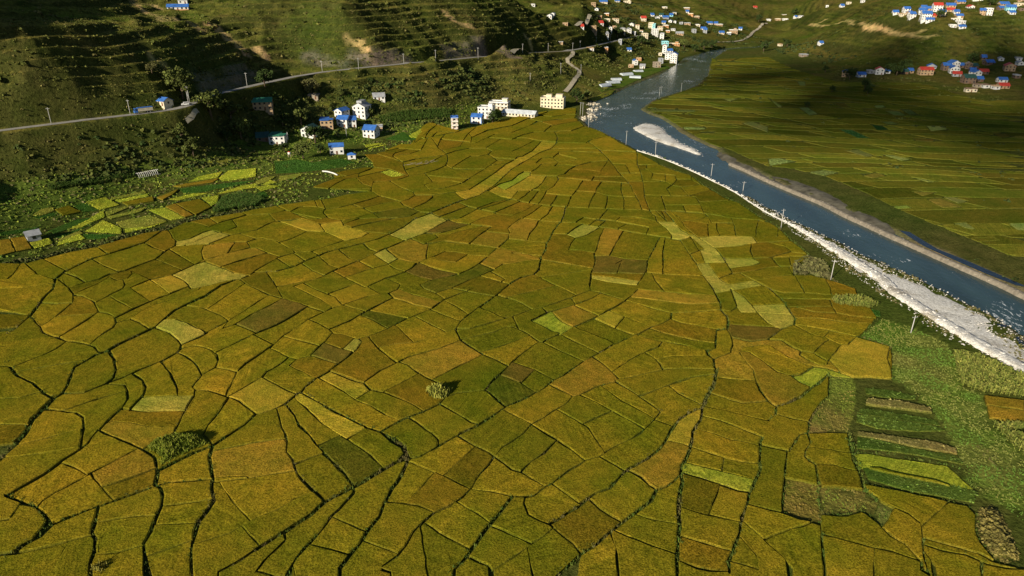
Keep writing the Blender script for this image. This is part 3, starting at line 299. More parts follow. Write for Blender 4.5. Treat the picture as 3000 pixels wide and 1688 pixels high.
FIELDS="""-L -484,1205 -479,1205 -475,1196 -422,1137 -452,1119 -482,1084 -516,1062 -523,1053 -541,1069 -592,1120 -631,1168 -570,1182 -557,1182 -557,1185
OL -539,1319 -535,1318 -529,1305 -518,1267 -545,1244 -573,1232 -575,1229 -542,1243 -516,1266 -495,1237 -481,1208 -550,1188 -563,1185 -612,1187 -649,1182 -683,1251 -689,1272 -610,1301
-L 601,1046 614,1042 608,1023 604,1016 505,735 461,735 520,935 491,1002 533,1022
-L -240,1239 -238,1237 -243,1198 -259,1150 -268,1100 -271,1067 -287,1025 -337,1051 -362,1066 -343,1103 -333,1132 -332,1136 -335,1149 -255,1233
-L -1005,1285 -1001,1285 -999,1277 -1015,1246 -1029,1197 -1063,1130 -1069,1127 -1062,1118 -1018,1100 -1012,1059 -1179,1036 -1337,1236 -1149,1237 -1151,1248 -1081,1261
-L 907,1105 938,1095 941,1068 911,1020 903,994 903,952 889,968 880,971 840,992 803,1006 802,1009 815,1036 863,1073
-L -1109,1877 -1049,1841 -1010,1805 -980,1771 -974,1739 -974,1729 -1002,1673 -1038,1632 -1056,1600 -1081,1574 -1081,1588 -1097,1630 -1131,1686 -1173,1737 -1163,1771
-L -339,1146 -337,1138 -346,1110 -366,1070 -378,1026 -408,955 -414,916 -440,917 -461,924 -467,925 -468,928 -460,953 -449,971 -438,998 -445,1019 -404,1067 -386,1103
-L -261,1104 -215,1099 -191,1092 -161,1075 -177,1054 -194,1024 -207,983 -216,967 -287,1000 -280,1027 -266,1063
-L 714,1077 718,1075 731,1048 740,1010 757,986 762,955 760,953 725,974 714,977 692,982 650,999 614,1016 610,1023 617,1041 629,1069 657,1065 676,1066
-L -538,1036 -535,1036 -515,1014 -485,986 -511,952 -540,925 -474,735 -477,735 -499,735 -591,939 -607,973 -612,989 -554,1018
-L 487,1450 536,1432 628,1389 635,1387 637,1394 662,1417 691,1397 725,1386 708,1346 688,1338 678,1326 637,1276 583,1296 583,1300 597,1321 599,1327 591,1329 516,1393 476,1412 475,1416
-L 200,1024 266,984 308,964 307,955 255,735 178,735 201,969 195,1016
YL 1042,1818 1114,1761 1073,1694 1057,1639 1034,1586 976,1595 932,1595 910,1616 905,1684 977,1771 995,1769
-L 160,1113 180,1084 216,1049 164,997 133,971 130,972 119,993 98,1015 77,1041 138,1091
-L -925,1194 -879,1151 -832,1112 -898,1066 -910,1051 -917,1046 -948,1072 -974,1089 -977,1093 -977,1109 -966,1134
-L -528,1588 -447,1522 -405,1482 -359,1453 -315,1413 -280,1393 -313,1355 -316,1351 -348,1366 -435,1426 -550,1516 -547,1542
ML 786,1267 815,1266 973,1225 986,1149 961,1149 921,1172 868,1189 813,1215 774,1218
-L 194,1251 198,1251 219,1232 246,1202 207,1151 176,1136 141,1104 113,1133 90,1163 115,1192 168,1239
-L -725,1066 -722,1065 -713,1027 -710,987 -746,971 -784,964 -788,964 -789,968 -807,1006 -823,1021 -830,1047 -771,1062
-L 252,1201 258,1200 280,1180 293,1153 303,1142 302,1139 288,1113 221,1052 216,1056 202,1066 180,1089 163,1116 178,1130 209,1145
-L -421,1136 -396,1111 -393,1106 -410,1073 -484,987 -495,998 -514,1015 -536,1038 -516,1059 -481,1082 -451,1117
-L 580,1292 631,1273 550,1080 547,1077 537,1082 491,1100 505,1132 528,1166 555,1213 563,1244
-L -86,1711 -53,1688 -13,1648 -57,1570 -72,1527 -140,1517 -151,1511 -174,1495 -177,1530 -198,1565 -214,1579
-L 111,1438 182,1366 212,1271 211,1267 197,1255 168,1242 160,1250 112,1313 49,1376 81,1404
-L -117,1106 -77,1076 -45,1047 -79,979 -95,989 -126,1010 -175,1048 -156,1074 -126,1095
-L 347,1089 374,1074 455,1048 445,1022 425,987 419,975 416,974 330,1012 339,1048
-L -24,1437 47,1377 28,1343 -22,1288 -39,1256 -49,1267 -92,1300 -126,1332 -80,1370 -43,1410
-L 351,1394 390,1369 378,1350 359,1310 338,1281 303,1246 264,1219 250,1205 241,1215 200,1255 239,1290 284,1319 308,1340
-L -634,1168 -588,1114 -525,1051 -556,1020 -577,1010 -610,992 -613,992 -625,1048 -620,1073 -618,1109 -636,1144 -644,1166
-L 609,1014 691,979 658,915 571,735 510,735
vL 784,1218 814,1216 888,1188 956,1156 987,1143 966,1107 898,1128 826,1153 778,1181
OL -156,1796 -87,1713 -146,1658 -216,1581 -237,1595 -292,1656 -316,1675 -298,1697 -213,1747
OL 364,1310 396,1299 411,1290 410,1286 395,1253 376,1224 367,1192 352,1174 330,1155 310,1146 306,1146 302,1152 296,1159 283,1186 259,1206 308,1243 341,1276
-L -992,1346 -865,1282 -918,1208 -930,1193 -973,1217 -1011,1233 -993,1272 -989,1299 -993,1326
-L -40,1249 -2,1208 22,1197 69,1153 48,1129 19,1123 4,1125 2,1128 -4,1126 -43,1140 -85,1146 -70,1192 -50,1224
EL -410,1331 -371,1301 -329,1262 -288,1215 -330,1166 -337,1159 -366,1197 -450,1292
-L 192,1015 198,982 177,735 95,735 74,735 131,961 165,988
OL 665,1813 712,1790 765,1803 807,1796 825,1755 842,1735 829,1711 845,1680 862,1654 888,1654 904,1680 908,1623 882,1643 832,1658 800,1699 762,1777 721,1773 683,1761 656,1725 658,1669 665,1627 656,1576 592,1584 560,1595 570,1621 572,1654 580,1690 636,1725 656,1771
-L -183,1035 -113,735 -173,735 -223,925 -241,932 -214,960 -200,989 -192,1018
-L -434,1265 -369,1193 -342,1156 -390,1111 -472,1200 -486,1226
OL 663,1731 687,1727 732,1614 761,1595 773,1559 791,1540 750,1501 707,1473 675,1458 667,1468 660,1492 659,1530 661,1577 671,1632 663,1678
-L -1016,1099 -984,1089 -960,1073 -937,1055 -931,1039 -932,1006 -942,992 -948,974 -1107,945 -1177,1034 -1009,1055
-R 2201,3078 2797,3078 2650,2892 2027,2869 2019,2869 2022,2892 1961,2882 1955,2873 1956,2864 1947,2864 1909,2864 1851,2948 1831,3047
-L -41,1038 37,990 -17,943 -36,928 -45,939 -82,960
-L 250,1070 279,1055 331,1043 310,967 286,978 202,1025 217,1041 242,1060
-L 47,1373 104,1313 75,1270 45,1239 18,1203 0,1211 -38,1255 -21,1286 2,1308 28,1339
-L -440,1820 -435,1820 -414,1779 -384,1735 -330,1665 -367,1625 -399,1565 -416,1572 -502,1625 -474,1682 -449,1751 -446,1792 -459,1807
-L -859,995 -857,994 -854,973 -740,735 -809,735 -940,735 -1099,935 -939,966 -885,983
-L -1012,1231 -973,1215 -930,1191 -968,1136 -980,1109 -978,1097 -979,1093 -981,1094 -989,1099 -1026,1110 -1058,1126 -1024,1192
-L 4,1120 24,1118 21,1101 33,1069 53,1050 69,1042 71,1038 75,1038 80,1032 59,1009 38,992 -40,1039
-L 105,1311 137,1276 162,1239 143,1224 111,1194 89,1168 77,1160 72,1155 67,1157 22,1203 45,1235 75,1265
-L -711,986 -708,986 -698,964 -574,735 -653,735 -666,735 -780,941 -787,963 -744,969
-L 81,1790 92,1786 132,1741 202,1678 140,1603 120,1586 114,1581 65,1630 3,1671 35,1727
OL 230,1699 257,1660 289,1582 276,1572 247,1560 212,1537 182,1511 166,1503 157,1500 101,1557 114,1576 143,1600 211,1682
-L -834,1525 -804,1524 -738,1493 -735,1429 -741,1377 -739,1343 -737,1334 -792,1338 -805,1335 -817,1410 -825,1496
-L -598,1443 -595,1443 -561,1366 -546,1343 -537,1322 -598,1308 -673,1282 -690,1276 -692,1292 -649,1373 -637,1417 -614,1428
-L 759,1159 852,1129 904,1107 905,1105 859,1071 814,1036 817,1047 806,1074 768,1109 771,1119 757,1141
-L 81,1030 118,990 129,968 77,914 66,735 62,735 31,979 32,983 60,1007
-L -761,1152 -750,1146 -735,1122 -725,1093 -722,1068 -774,1064 -823,1051 -831,1049 -847,1091
-L 692,979 722,972 761,949 762,948 753,926 760,914 764,915 767,920 768,933 778,959 784,970 784,951 683,735 573,735
-L -169,1198 -91,1145 -104,1125 -121,1106 -149,1084 -160,1077 -192,1096 -217,1102 -213,1114
YL -681,1589 -588,1521 -566,1508 -582,1464 -603,1441 -628,1426 -638,1422 -704,1481 -737,1498
-L -79,1524 -67,1522 -20,1450 -81,1379 -98,1384 -109,1397 -182,1465 -172,1492 -143,1512
-L 251,1431 319,1358 282,1321 231,1286 213,1270 185,1365 176,1379
-L 98,1552 155,1500 154,1493 137,1465 112,1444 80,1407 48,1380 39,1386 -22,1440 -10,1453 27,1479 87,1534
-L 443,1355 480,1339 515,1314 575,1293 554,1231 549,1232 517,1237 486,1249 419,1290 437,1345
-L -1016,1524 -994,1485 -989,1449 -994,1416 -996,1355 -999,1355 -995,1299 -998,1288 -1030,1354 -1061,1407 -1092,1428 -1127,1435
-L -256,1609 -234,1586 -199,1560 -179,1529 -175,1493 -185,1467 -223,1432 -246,1455 -284,1485 -336,1519
-L 87,1162 139,1101 74,1047 72,1044 58,1051 35,1071 24,1105 26,1117 49,1124 71,1150
-L -821,1011 -812,1003 -800,979 -786,940 -672,735 -735,735 -738,735 -850,944 -856,996
-L -1176,1729 -1141,1690 -1129,1673 -1101,1627 -1088,1589 -1091,1560 -1126,1519 -1158,1516 -1176,1516 -1183,1550 -1206,1607 -1217,1641 -1196,1709
OL -863,1281 -856,1278 -811,1245 -791,1215 -868,1156 -877,1151 -923,1195
-L -177,1047 -127,1008 -81,978 -90,958 -104,936 -108,930 -99,735 -112,735 -182,1036
-L -186,1459 -126,1409 -100,1380 -87,1375 -123,1346 -129,1334 -157,1309 -169,1299 -172,1318 -176,1326 -251,1404 -222,1425
-L -622,999 -613,972 -596,937 -505,735 -569,735 -656,916 -675,940 -688,960
-L -800,1332 -733,1330 -700,1297 -732,1272 -762,1236 -783,1210 -807,1249 -849,1281 -838,1311
-L -288,999 -217,966 -218,962 -242,939 -222,735 -276,735 -314,931 -302,966 -289,991
-L -853,1087 -837,1050 -829,1020 -824,1014 -887,987 -935,973 -937,973 -933,985 -916,1007 -910,1039 -890,1060
-L -1176,1435 -1092,1422 -1061,1402 -1039,1361 -1097,1325 -1152,1297 -1155,1318 -1151,1321 -1174,1393
-L 329,1010 416,973 402,949 398,931 397,926 366,929 340,936 313,951
-L 415,1549 419,1549 437,1511 484,1459 478,1449 444,1431 414,1404 393,1372 384,1377 355,1396 355,1400 376,1431 357,1468 333,1501
-L 454,1634 558,1630 563,1628 560,1612 489,1595 466,1584 371,1525 330,1506 282,1574 291,1581 325,1589 420,1630
-L -388,988 -310,963 -320,934 -282,735 -286,735 -321,735 -405,938 -403,953
-L -130,1329 -87,1291 -151,1189 -178,1206 -229,1236 -232,1238 -231,1242 -227,1246 -210,1251
-L 488,1096 548,1074 578,1052 598,1047 559,1033 533,1024 489,1003 464,1052
-L 462,1050 512,953 459,735 455,735 413,735 463,963 446,1013
-L -363,1062 -288,1023 -295,994 -308,967 -310,965 -315,968 -387,990 -374,1022
-L -257,1403 -191,1338 -177,1319 -173,1304 -174,1292 -188,1277 -212,1256 -229,1251 -231,1250 -245,1292 -275,1322 -312,1346 -290,1373
-L 792,987 817,973 856,962 875,948 749,735 684,735 787,940 785,974
-L -579,1459 -544,1413 -520,1370 -493,1342 -456,1291 -435,1268 -436,1265 -459,1250 -488,1231 -494,1243 -516,1272 -526,1308 -537,1334 -557,1365 -591,1440 -593,1446
-L 375,1194 410,1180 447,1159 407,1085 400,1071 395,1071 376,1077 348,1093 359,1136 374,1171 373,1186
-L -700,1286 -698,1283 -692,1256 -655,1180 -741,1171 -757,1162 -763,1160 -777,1202 -729,1261
-L -733,1490 -704,1476 -642,1419 -654,1377 -684,1325 -699,1301 -735,1335 -737,1373 -731,1428
-L -1220,1680 -1217,1680 -1216,1676 -1227,1648 -1214,1607 -1191,1552 -1183,1517 -1187,1495 -1223,1516 -1292,1567 -1353,1603 -1370,1619
-L 378,1833 418,1803 449,1790 432,1763 408,1749 337,1688 291,1637 275,1621 261,1658 234,1703 258,1723 300,1769
OL -982,1386 -935,1382 -880,1366 -814,1364 -809,1332 -839,1315 -853,1282 -989,1351 -991,1354 -990,1379
-L -1237,1517 -1191,1485 -1189,1402 -1180,1376 -1224,1379 -1451,1380 -1531,1481 -1274,1489
-L 785,1088 804,1071 815,1043 802,1014 772,956 763,930 762,928 760,929 766,946 768,950 765,952 760,986 743,1011 736,1036 771,1071
-L -1333,1790 -1290,1784 -1258,1771 -1230,1755 -1200,1723 -1205,1721 -1212,1686 -1320,1645 -1369,1623 -1375,1623 -1397,1643 -1348,1717 -1336,1747
-L -353,1358 -317,1342 -279,1302 -254,1283 -249,1265 -254,1251 -258,1242 -282,1218 -285,1216 -323,1260 -386,1317
DL -776,2087 -710,2052 -679,2026 -737,1902 -777,1855 -784,1848 -865,1905 -832,1984 -797,2037
-L -788,1830 -709,1771 -753,1665 -760,1621 -768,1625 -825,1645 -836,1686 -853,1719 -857,1723
-L 365,1183 366,1171 352,1137 342,1102 331,1045 282,1057 270,1063 252,1071 293,1108 310,1140 334,1152
-L -711,1751 -643,1697 -656,1658 -678,1621 -684,1588 -722,1527 -739,1500 -744,1501 -757,1618 -748,1661
-L 176,2726 234,2718 262,2680 239,2616 225,2540 279,2536 323,2510 317,2415 303,2357 292,2361 190,2415 115,2442 117,2470 137,2540 146,2624 159,2660 170,2718
-L -86,1290 -55,1268 -42,1253 -53,1226 -73,1194 -85,1153 -90,1146 -100,1154 -149,1189
-L -1007,2244 -1001,2241 -1031,2205 -1050,2117 -1107,2006 -1114,1888 -1118,1879 -1126,1875 -1180,1919 -1217,1942 -1211,1986 -1187,2044 -1143,2081 -1089,2161 -1088,2187 -1068,2193
-L -1636,2214 -1630,2214 -1608,2173 -1593,2092 -1557,1971 -1655,1998 -1946,2006 -2047,2133
-L -632,1045 -621,1001 -690,962 -705,990 -706,1024 -711,1040
-L -1039,1358 -1032,1349 -1003,1287 -1084,1263 -1150,1250 -1152,1251 -1153,1259 -1152,1293 -1093,1323
-L -660,1174 -653,1174 -642,1144 -628,1117 -655,1108 -720,1096 -723,1101 -733,1128 -746,1149 -755,1155 -739,1164
-L -949,2214 -833,2117 -860,2057 -876,1988 -897,1937 -900,1930 -949,1976 -999,2011
-L -1505,2616 -1444,2562 -1384,2525 -1381,2514 -1380,2449 -1438,2338 -1456,2325 -1482,2341 -1546,2384 -1618,2446 -1536,2555
-L 481,2769 620,2693 524,2439 517,2439 430,2456 384,2481 419,2597
-L -176,1866 -157,1798 -212,1753 -298,1703 -325,1669 -352,1697 -390,1751 -347,1773 -284,1784 -250,1815
-L 641,2680 695,2648 699,2357 697,2293 688,2287 557,2303 604,2536
LL -1177,2415 -1102,2367 -1026,2309 -966,2287 -982,2262 -1022,2244 -1062,2208 -1125,2176 -1178,2244 -1240,2293 -1200,2387
-L 706,1340 698,1304 676,1277 666,1256 671,1233 678,1225 667,1187 657,1163 632,1173 597,1185 606,1206 634,1272 637,1271 641,1275 689,1334
-L 864,1598 825,1503 793,1473 756,1428 727,1389 675,1413 663,1422 674,1449 705,1462 750,1490 802,1540 827,1557
-L 236,1549 277,1484 352,1400 322,1361 309,1376 217,1473 180,1506
-L -902,1914 -899,1911 -900,1884 -897,1873 -866,1900 -786,1844 -860,1729 -861,1725 -883,1745 -914,1761 -940,1769 -969,1755 -974,1759 -976,1769 -943,1813 -932,1839 -932,1855
-L -970,1725 -941,1705 -904,1673 -874,1636 -852,1603 -855,1545 -840,1529 -832,1504 -848,1504 -870,1504 -884,1532 -911,1574 -948,1623 -994,1673
YL -558,1509 -553,1509 -507,1475 -435,1416 -356,1362 -355,1359 -372,1340 -390,1319 -459,1376 -522,1449 -560,1487 -564,1500
-L -87,1144 -43,1137 -4,1123 -38,1057 -44,1048 -70,1072 -114,1108 -102,1120
-L -375,1525 -331,1512 -259,1464 -226,1432 -263,1406 -279,1394 -312,1415 -357,1455 -402,1484
-L 746,1771 761,1771 792,1701 829,1652 842,1648 794,1610 761,1602 735,1621 689,1731 667,1735 682,1755
-L -232,1236 -171,1200 -214,1113 -219,1103 -259,1108 -253,1146 -238,1188
-L -448,1015 -442,1001 -449,982 -465,951 -472,924 -440,914 -359,735 -420,735 -470,735 -536,922 -509,946 -490,970 -483,973 -470,992
-L 558,1589 594,1579 656,1572 653,1527 657,1481 639,1476 595,1471 564,1484 524,1516 547,1560
-L 515,2306 579,2290 696,2281 701,2176 696,2119 595,2130 530,2147 517,2241
-L 1134,2253 1200,2173 1186,2125 1192,2100 1168,1949 1165,1945 1096,1964 1055,1984 1061,2026 1076,2081 1175,2103 1182,2111 1100,2122 1118,2179
-L 520,1512 563,1479 594,1467 657,1475 670,1452 656,1417 637,1400 629,1394 491,1453 490,1456 497,1465 508,1493
-L -997,1671 -948,1618 -924,1586 -888,1534 -874,1504 -948,1496 -957,1495 -957,1503 -972,1545 -1000,1581 -1041,1612
-L -1390,1820 -1335,1790 -1339,1751 -1357,1711 -1398,1647 -1705,1701 -1736,1741
-L 29,980 61,735 8,735 -19,735 -34,928 -8,947
-L -629,1115 -627,1115 -625,1109 -632,1047 -709,1042 -712,1044 -716,1060 -719,1094 -653,1106
-L 447,1156 479,1138 499,1133 486,1101 462,1062 457,1050 452,1051 401,1071 424,1111
-L -1345,1986 -1309,1976 -1281,1957 -1248,1909 -1243,1882 -1255,1824 -1254,1775 -1295,1790 -1335,1796 -1371,1818 -1348,1930
-L -985,1438 -968,1437 -964,1429 -962,1435 -919,1429 -824,1431 -814,1368 -824,1366 -886,1370 -947,1386 -985,1389 -989,1384
-L -639,1697 -616,1686 -629,1658 -626,1652 -536,1586 -551,1547 -555,1521 -564,1512 -588,1525 -678,1593 -674,1618 -653,1652
-L -1376,2442 -1229,2338 -1246,2296 -1306,2253 -1419,2335 -1396,2303 -1393,2259 -1419,2244 -1468,2277 -1474,2223 -1507,2128 -1551,2176 -1526,2220 -1489,2244 -1472,2293 -1431,2331
-L -1084,2031 -1030,2021 -996,2003 -945,1969 -903,1930 -902,1923 -936,1857 -939,1848 -1030,1916 -1079,1940 -1103,1940 -1098,1998
-L 494,2312 513,2309 514,2238 526,2150 440,2167 416,2125 382,2079 330,2122 307,2142 276,2153 273,2170 286,2253 351,2220 443,2193
-L -566,1493 -559,1481 -524,1447 -460,1373 -411,1334 -435,1313 -452,1295 -491,1347 -519,1377 -543,1420 -575,1462
-L 681,1225 716,1222 762,1203 748,1153 747,1144 665,1155 669,1186
-L -1218,1935 -1179,1914 -1125,1870 -1172,1779 -1183,1741 -1198,1727 -1231,1761 -1251,1773 -1251,1824 -1238,1879 -1245,1909
-L 312,948 340,932 367,925 397,923 397,920 402,922 408,947 468,923 472,924 412,735 261,735
-L -1087,1555 -1038,1552 -1020,1530 -1018,1525 -1072,1489 -1126,1441 -1138,1435 -1175,1443 -1179,1489 -1175,1504 -1123,1511
-L 383,2073 429,2044 473,2003 516,1981 507,1945 481,1919 447,1895 431,1886 321,1998
-L -9,1886 2,1886 35,1857 52,1833 51,1828 -54,1751 -89,1733 -94,1731 -151,1803 -53,1852 -18,1884
ML 389,1232 526,1174 508,1146 504,1139 482,1145 414,1186 377,1201 383,1223
-L -321,1669 -295,1654 -258,1610 -338,1521 -371,1529 -397,1564 -364,1623
-L 174,1504 203,1482 250,1434 185,1389 173,1379 114,1440 137,1461 158,1496
vL 822,1329 864,1318 940,1284 1017,1259 1014,1231 928,1263 857,1281 801,1288
-L -1692,1684 -1409,1645 -1348,1591 -1284,1554 -1242,1522 -1239,1519 -1251,1512 -1278,1492 -1533,1484
YL 201,4517 287,4476 282,4426 245,4310 169,4199 98,4025 44,3919 30,3872 0,3810 -95,3469 -162,3297 -215,3240 -223,3228 -233,3234 -256,3268 -285,3339 -218,3375 -93,3707 -32,3903 8,3984 35,4067 68,4093 125,4217
-L 152,2193 173,2176 217,2114 104,2024 69,2011 59,2021 31,2060 -14,2097
-R 2094,3436 2367,3424 2604,3381 3032,3375 2934,3251 2489,3257 2162,3274 2127,3327 2154,3344 2161,3356 2157,3362 2098,3368 2060,3424
EL -33,1600 21,1564 60,1519 37,1495 12,1476 -16,1455 -43,1498 -67,1529 -55,1562
-L 880,1895 907,1846 938,1815 944,1818 953,1803 934,1790 876,1727 858,1731 846,1735 829,1757 810,1803 776,1807 834,1866
-L 503,1937 535,1911 632,1868 605,1784 563,1798 471,1846 431,1877 476,1909
-L -877,2760 -800,2752 -698,2652 -788,2540 -801,2525 -858,2521 -952,2624 -912,2676
DL 361,2478 381,2478 426,2449 521,2432 495,2322 486,2303 389,2315 409,2384 427,2442 393,2404 392,2394 421,2428 384,2309 296,2315 320,2411 326,2474
-L -676,2026 -615,1991 -615,1986 -650,1940 -672,1877 -697,1828 -708,1775 -719,1782 -787,1835 -736,1893 -696,1969
-L 473,1409 514,1389 592,1323 579,1305 576,1296 571,1299 515,1318 483,1342 446,1358 450,1368 467,1389
-L -791,1212 -781,1195 -768,1156 -830,1113 -850,1129 -874,1150 -831,1178
-L 62,4600 99,4600 152,4537 41,4300 0,4235 -2,4208 43,4281 159,4537 194,4506 124,4235 117,4226 66,4110 33,4085 18,4034 -107,4067 -138,4145 -139,4163 -125,4217 -126,4244 -163,4319 -73,4579 2,4558 11,4579
-L 557,1609 539,1560 504,1500 486,1462 443,1512 422,1547 423,1554 490,1591
LL -873,1501 -831,1501 -824,1435 -917,1434 -961,1440 -958,1492
vL 865,1422 942,1403 1035,1370 1046,1356 977,1353 886,1364 846,1393
-L 670,2003 682,2003 687,1957 682,1921 667,1879 631,1873 554,1909 533,1919 511,1940 520,1981 574,1984
OL 440,2161 590,2125 696,2114 693,2057 666,2055 585,2050 408,2103 407,2108
-L -1545,1952 -1475,1888 -1439,1846 -1395,1820 -1465,1769 -1740,1745 -1782,1798 -1532,1861
-L 1058,3206 1068,3206 1093,3162 1121,2956 1133,2904 1125,2899 1110,2918 1024,2937 991,2942 924,2996 887,3011 908,3178
-L -829,1641 -792,1632 -761,1618 -748,1504 -775,1517 -803,1529 -836,1530 -849,1542 -849,1603
VL -1379,3899 -1259,3961 -1164,3912 -1064,3971 -947,3971 -958,3864 -1056,3794 -1193,3724 -1305,3695
-L -1850,2397 -1734,2290 -1651,2250 -1642,2235 -1634,2220 -1712,2179 -2052,2139 -2108,2211 -1811,2247 -1824,2309 -1858,2391
-L -490,1966 -442,1930 -388,1875 -434,1828 -466,1809 -521,1839 -549,1846 -562,1868 -512,1923
-L 690,1290 777,1266 768,1239 763,1209 761,1205 756,1208 719,1224 685,1226 679,1230 669,1257 678,1275
-L 292,2335 296,2331 291,2315 272,2190 272,2159 264,2150 220,2119 150,2208 106,2262 108,2268
EL -126,2397 -69,2341 -210,2182 -264,2136 -309,2176 -323,2205 -285,2247 -193,2296 -144,2357
-L 326,4300 540,4300 551,4208 382,4244 289,4217 285,4190 247,4076 176,4059 138,3943 137,3927 146,3935 178,4042 242,4059 269,3959 173,3919 136,3803 121,3780 109,3743 65,3751 34,3685 0,3574 -67,3501 -122,3375 -122,3387 -89,3463 2,3795 171,4181 234,4272
-L 54,1828 79,1790 34,1731 -1,1675 -10,1654 -46,1688 -82,1717 -89,1729 -44,1753
-L 909,1945 976,1942 1053,1914 1128,1907 1087,1861 1078,1850 1045,1824 987,1864 891,1905
-L -286,2640 -187,2608 -170,2612 -64,2562 -93,2478 -150,2492 -174,2496 -226,2529 -265,2532 -330,2449 -337,2525 -339,2612
-L -1057,2895 -1045,2895 -883,2760 -916,2684 -956,2632 -960,2632 -976,2652 -990,2656 -1040,2684 -1072,2680 -1150,2730 -1154,2739 -1101,2773 -1081,2839
-L 385,1725 405,1696 415,1663 418,1632 317,1593 292,1584 277,1618 337,1684
-L -455,2259 -398,2205 -400,2167 -429,2136 -426,2125 -408,2103 -408,2097 -478,1996 -522,2019 -557,2042 -497,2100 -451,2125 -505,2190
-L 91,2016 99,2016 112,1986 60,1935 58,1926 123,1852 144,1839 104,1805 92,1790 82,1794 38,1859 23,1870 4,1957 65,2006
-L -851,4154 -834,4154 -641,3951 -607,3780 -565,3650 -616,3588 -674,3554 -736,3541 -739,3528 -730,3444 -781,3495 -812,3547 -835,3602 -838,3622 -832,3629 -744,3721 -735,3721 -649,3622 -579,3664 -581,3678 -694,3810 -790,3849 -824,3976 -900,4137
-R 2340,4247 2630,4166 2995,4120 3059,4037 3548,4027 3491,3955 2761,3987 2444,4071
-L -316,1959 -205,1852 -264,1807 -293,1788 -365,1898 -335,1942
-L -647,1933 -568,1870 -552,1846 -559,1794 -569,1767 -602,1784 -692,1824
-L -1680,2574 -1667,2570 -1594,2499 -1635,2446 -1655,2335 -1706,2371 -1811,2449 -1752,2521
-L 710,1343 803,1343 779,1273 777,1270 773,1270 692,1292 702,1308
-L -802,2401 -740,2328 -687,2284 -707,2259 -797,2211 -832,2193 -848,2226 -904,2315 -866,2325 -813,2374
-L -1260,2913 -1254,2909 -1202,2826 -1217,2790 -1246,2756 -1297,2786 -1317,2760 -1344,2676 -1381,2648 -1391,2652 -1411,2676 -1476,2773 -1453,2881 -1421,2881 -1370,2853 -1318,2813 -1299,2867
OL -425,2672 -362,2608 -341,2608 -341,2532 -333,2442 -360,2408 -401,2428 -441,2449 -503,2558
LL -374,3006 -328,2947 -313,2937 -292,2904 -317,2862 -372,2743 -439,2660 -450,2660 -512,2718 -515,2726 -471,2813 -435,2923
-R 1905,3552 2204,3552 2212,3526 2295,3546 2454,3519 2521,3418 2462,3424 2238,3449 1900,3436 1828,3539
-L -393,2318 -337,2271 -290,2250 -328,2205 -309,2170 -266,2130 -230,2087 -238,2065 -251,2071 -294,2103 -342,2125 -391,2164 -397,2173 -394,2199 -397,2211 -449,2259
-R 2323,4417 2590,4350 2974,4307 3096,4131 2653,4183 2434,4238
-L 101,2435 108,2435 98,2344 79,2299 36,2274 -1,2229 -10,2208 -34,2226 -22,2247 -32,2265 -76,2322 -40,2381 54,2425
-L 401,2100 592,2042 694,2052 683,2011 666,2006 570,1988 514,1986 385,2076
-L 499,1705 563,1705 572,1686 564,1639 563,1634 483,1637 421,1634 418,1667 412,1682 459,1701
-L 277,1570 323,1509 370,1434 371,1428 354,1403 342,1415 278,1487 239,1547 239,1550 246,1555
-L 113,3140 137,3135 142,3124 90,3011 46,2937 39,2937 -7,2835 -18,2799 -21,2799 -13,2734 -110,2764 -88,2813 -88,2821 -95,2826 -181,2858 -173,2876 -136,2932 -69,2991 3,2971 65,3046
-L -562,2037 -481,1991 -518,1928 -563,1877 -567,1873 -644,1937 -589,2019
-L 258,1940 354,1841 371,1833 308,1782 303,1777 286,1805 242,1839 197,1886
-L -729,2244 -722,2241 -774,2193 -634,2068 -596,2024 -594,2019 -610,1993 -631,2006 -776,2092 -827,2184
-L -94,4042 8,4009 -40,3903 -95,3721 -220,3387 -386,3303 -444,3303 -485,3303 -493,3327 -494,3345 -348,3406 -272,3482 -265,3508 -259,3501 -226,3588 -224,3615 -156,3780 -130,3864 -56,3919 -49,4009 -85,4009
nL 831,1349 917,1329 999,1307 1028,1284 1021,1266 942,1288 866,1322 824,1333
-L -53,2114 1,2081 30,2055 62,2011 1,1961 -25,1947 -105,2021
-L -694,1822 -571,1763 -582,1707 -595,1701 -614,1690 -637,1699 -707,1751 -709,1755
-L -1407,2322 -1307,2250 -1344,2179 -1221,2068 -1235,2039 -1249,2014 -1376,2111 -1358,2173 -1369,2205 -1399,2250 -1388,2256 -1392,2299
-L 148,1835 178,1796 214,1765 249,1723 205,1680 199,1684 95,1786 122,1818
DL 682,1900 827,1879 832,1868 795,1833 769,1807 719,1796 673,1815 666,1820 666,1868 672,1873
LL -1105,1933 -1074,1933 -1026,1909 -940,1846 -939,1837 -959,1803 -979,1773 -1003,1803 -1049,1846 -1103,1879 -1107,1884
-R 2134,2873 2158,2873 2188,2828 2175,2780 2558,2775 2527,2737 1958,2720 1926,2771 1874,2850 1961,2855 1967,2806 2004,2784 2019,2859
-L -1365,1971 -1351,1971 -1350,1961 -1375,1820 -1417,1837 -1442,1855 -1472,1891 -1463,1911 -1465,1952
-L 452,1790 540,1757 566,1737 563,1709 503,1709 457,1705 410,1688 390,1729 434,1759
-L -170,2488 -97,2467 -148,2361 -194,2303 -279,2351 -351,2408 -351,2415 -307,2467 -278,2425 -217,2404
-R 2125,3257 2135,3245 2148,3157 2191,3173 2241,3088 1825,3057 1827,3072 1837,3078 1891,3088 1897,3098 1893,3141 1882,3141 1816,3130 1808,3229 2086,3251 2043,3240 2036,3229 2033,3088 2131,3098 2142,3114
vL 807,6648 1458,8349 1895,8712 1902,8567 1387,7599 1076,6926 830,6510
-L 80,2290 151,2196 15,2119 -22,2100 -48,2122 -1,2217 36,2262
YL 474,1438 476,1438 463,1396 431,1347 413,1293 378,1310 366,1314 378,1338 412,1390 441,1419
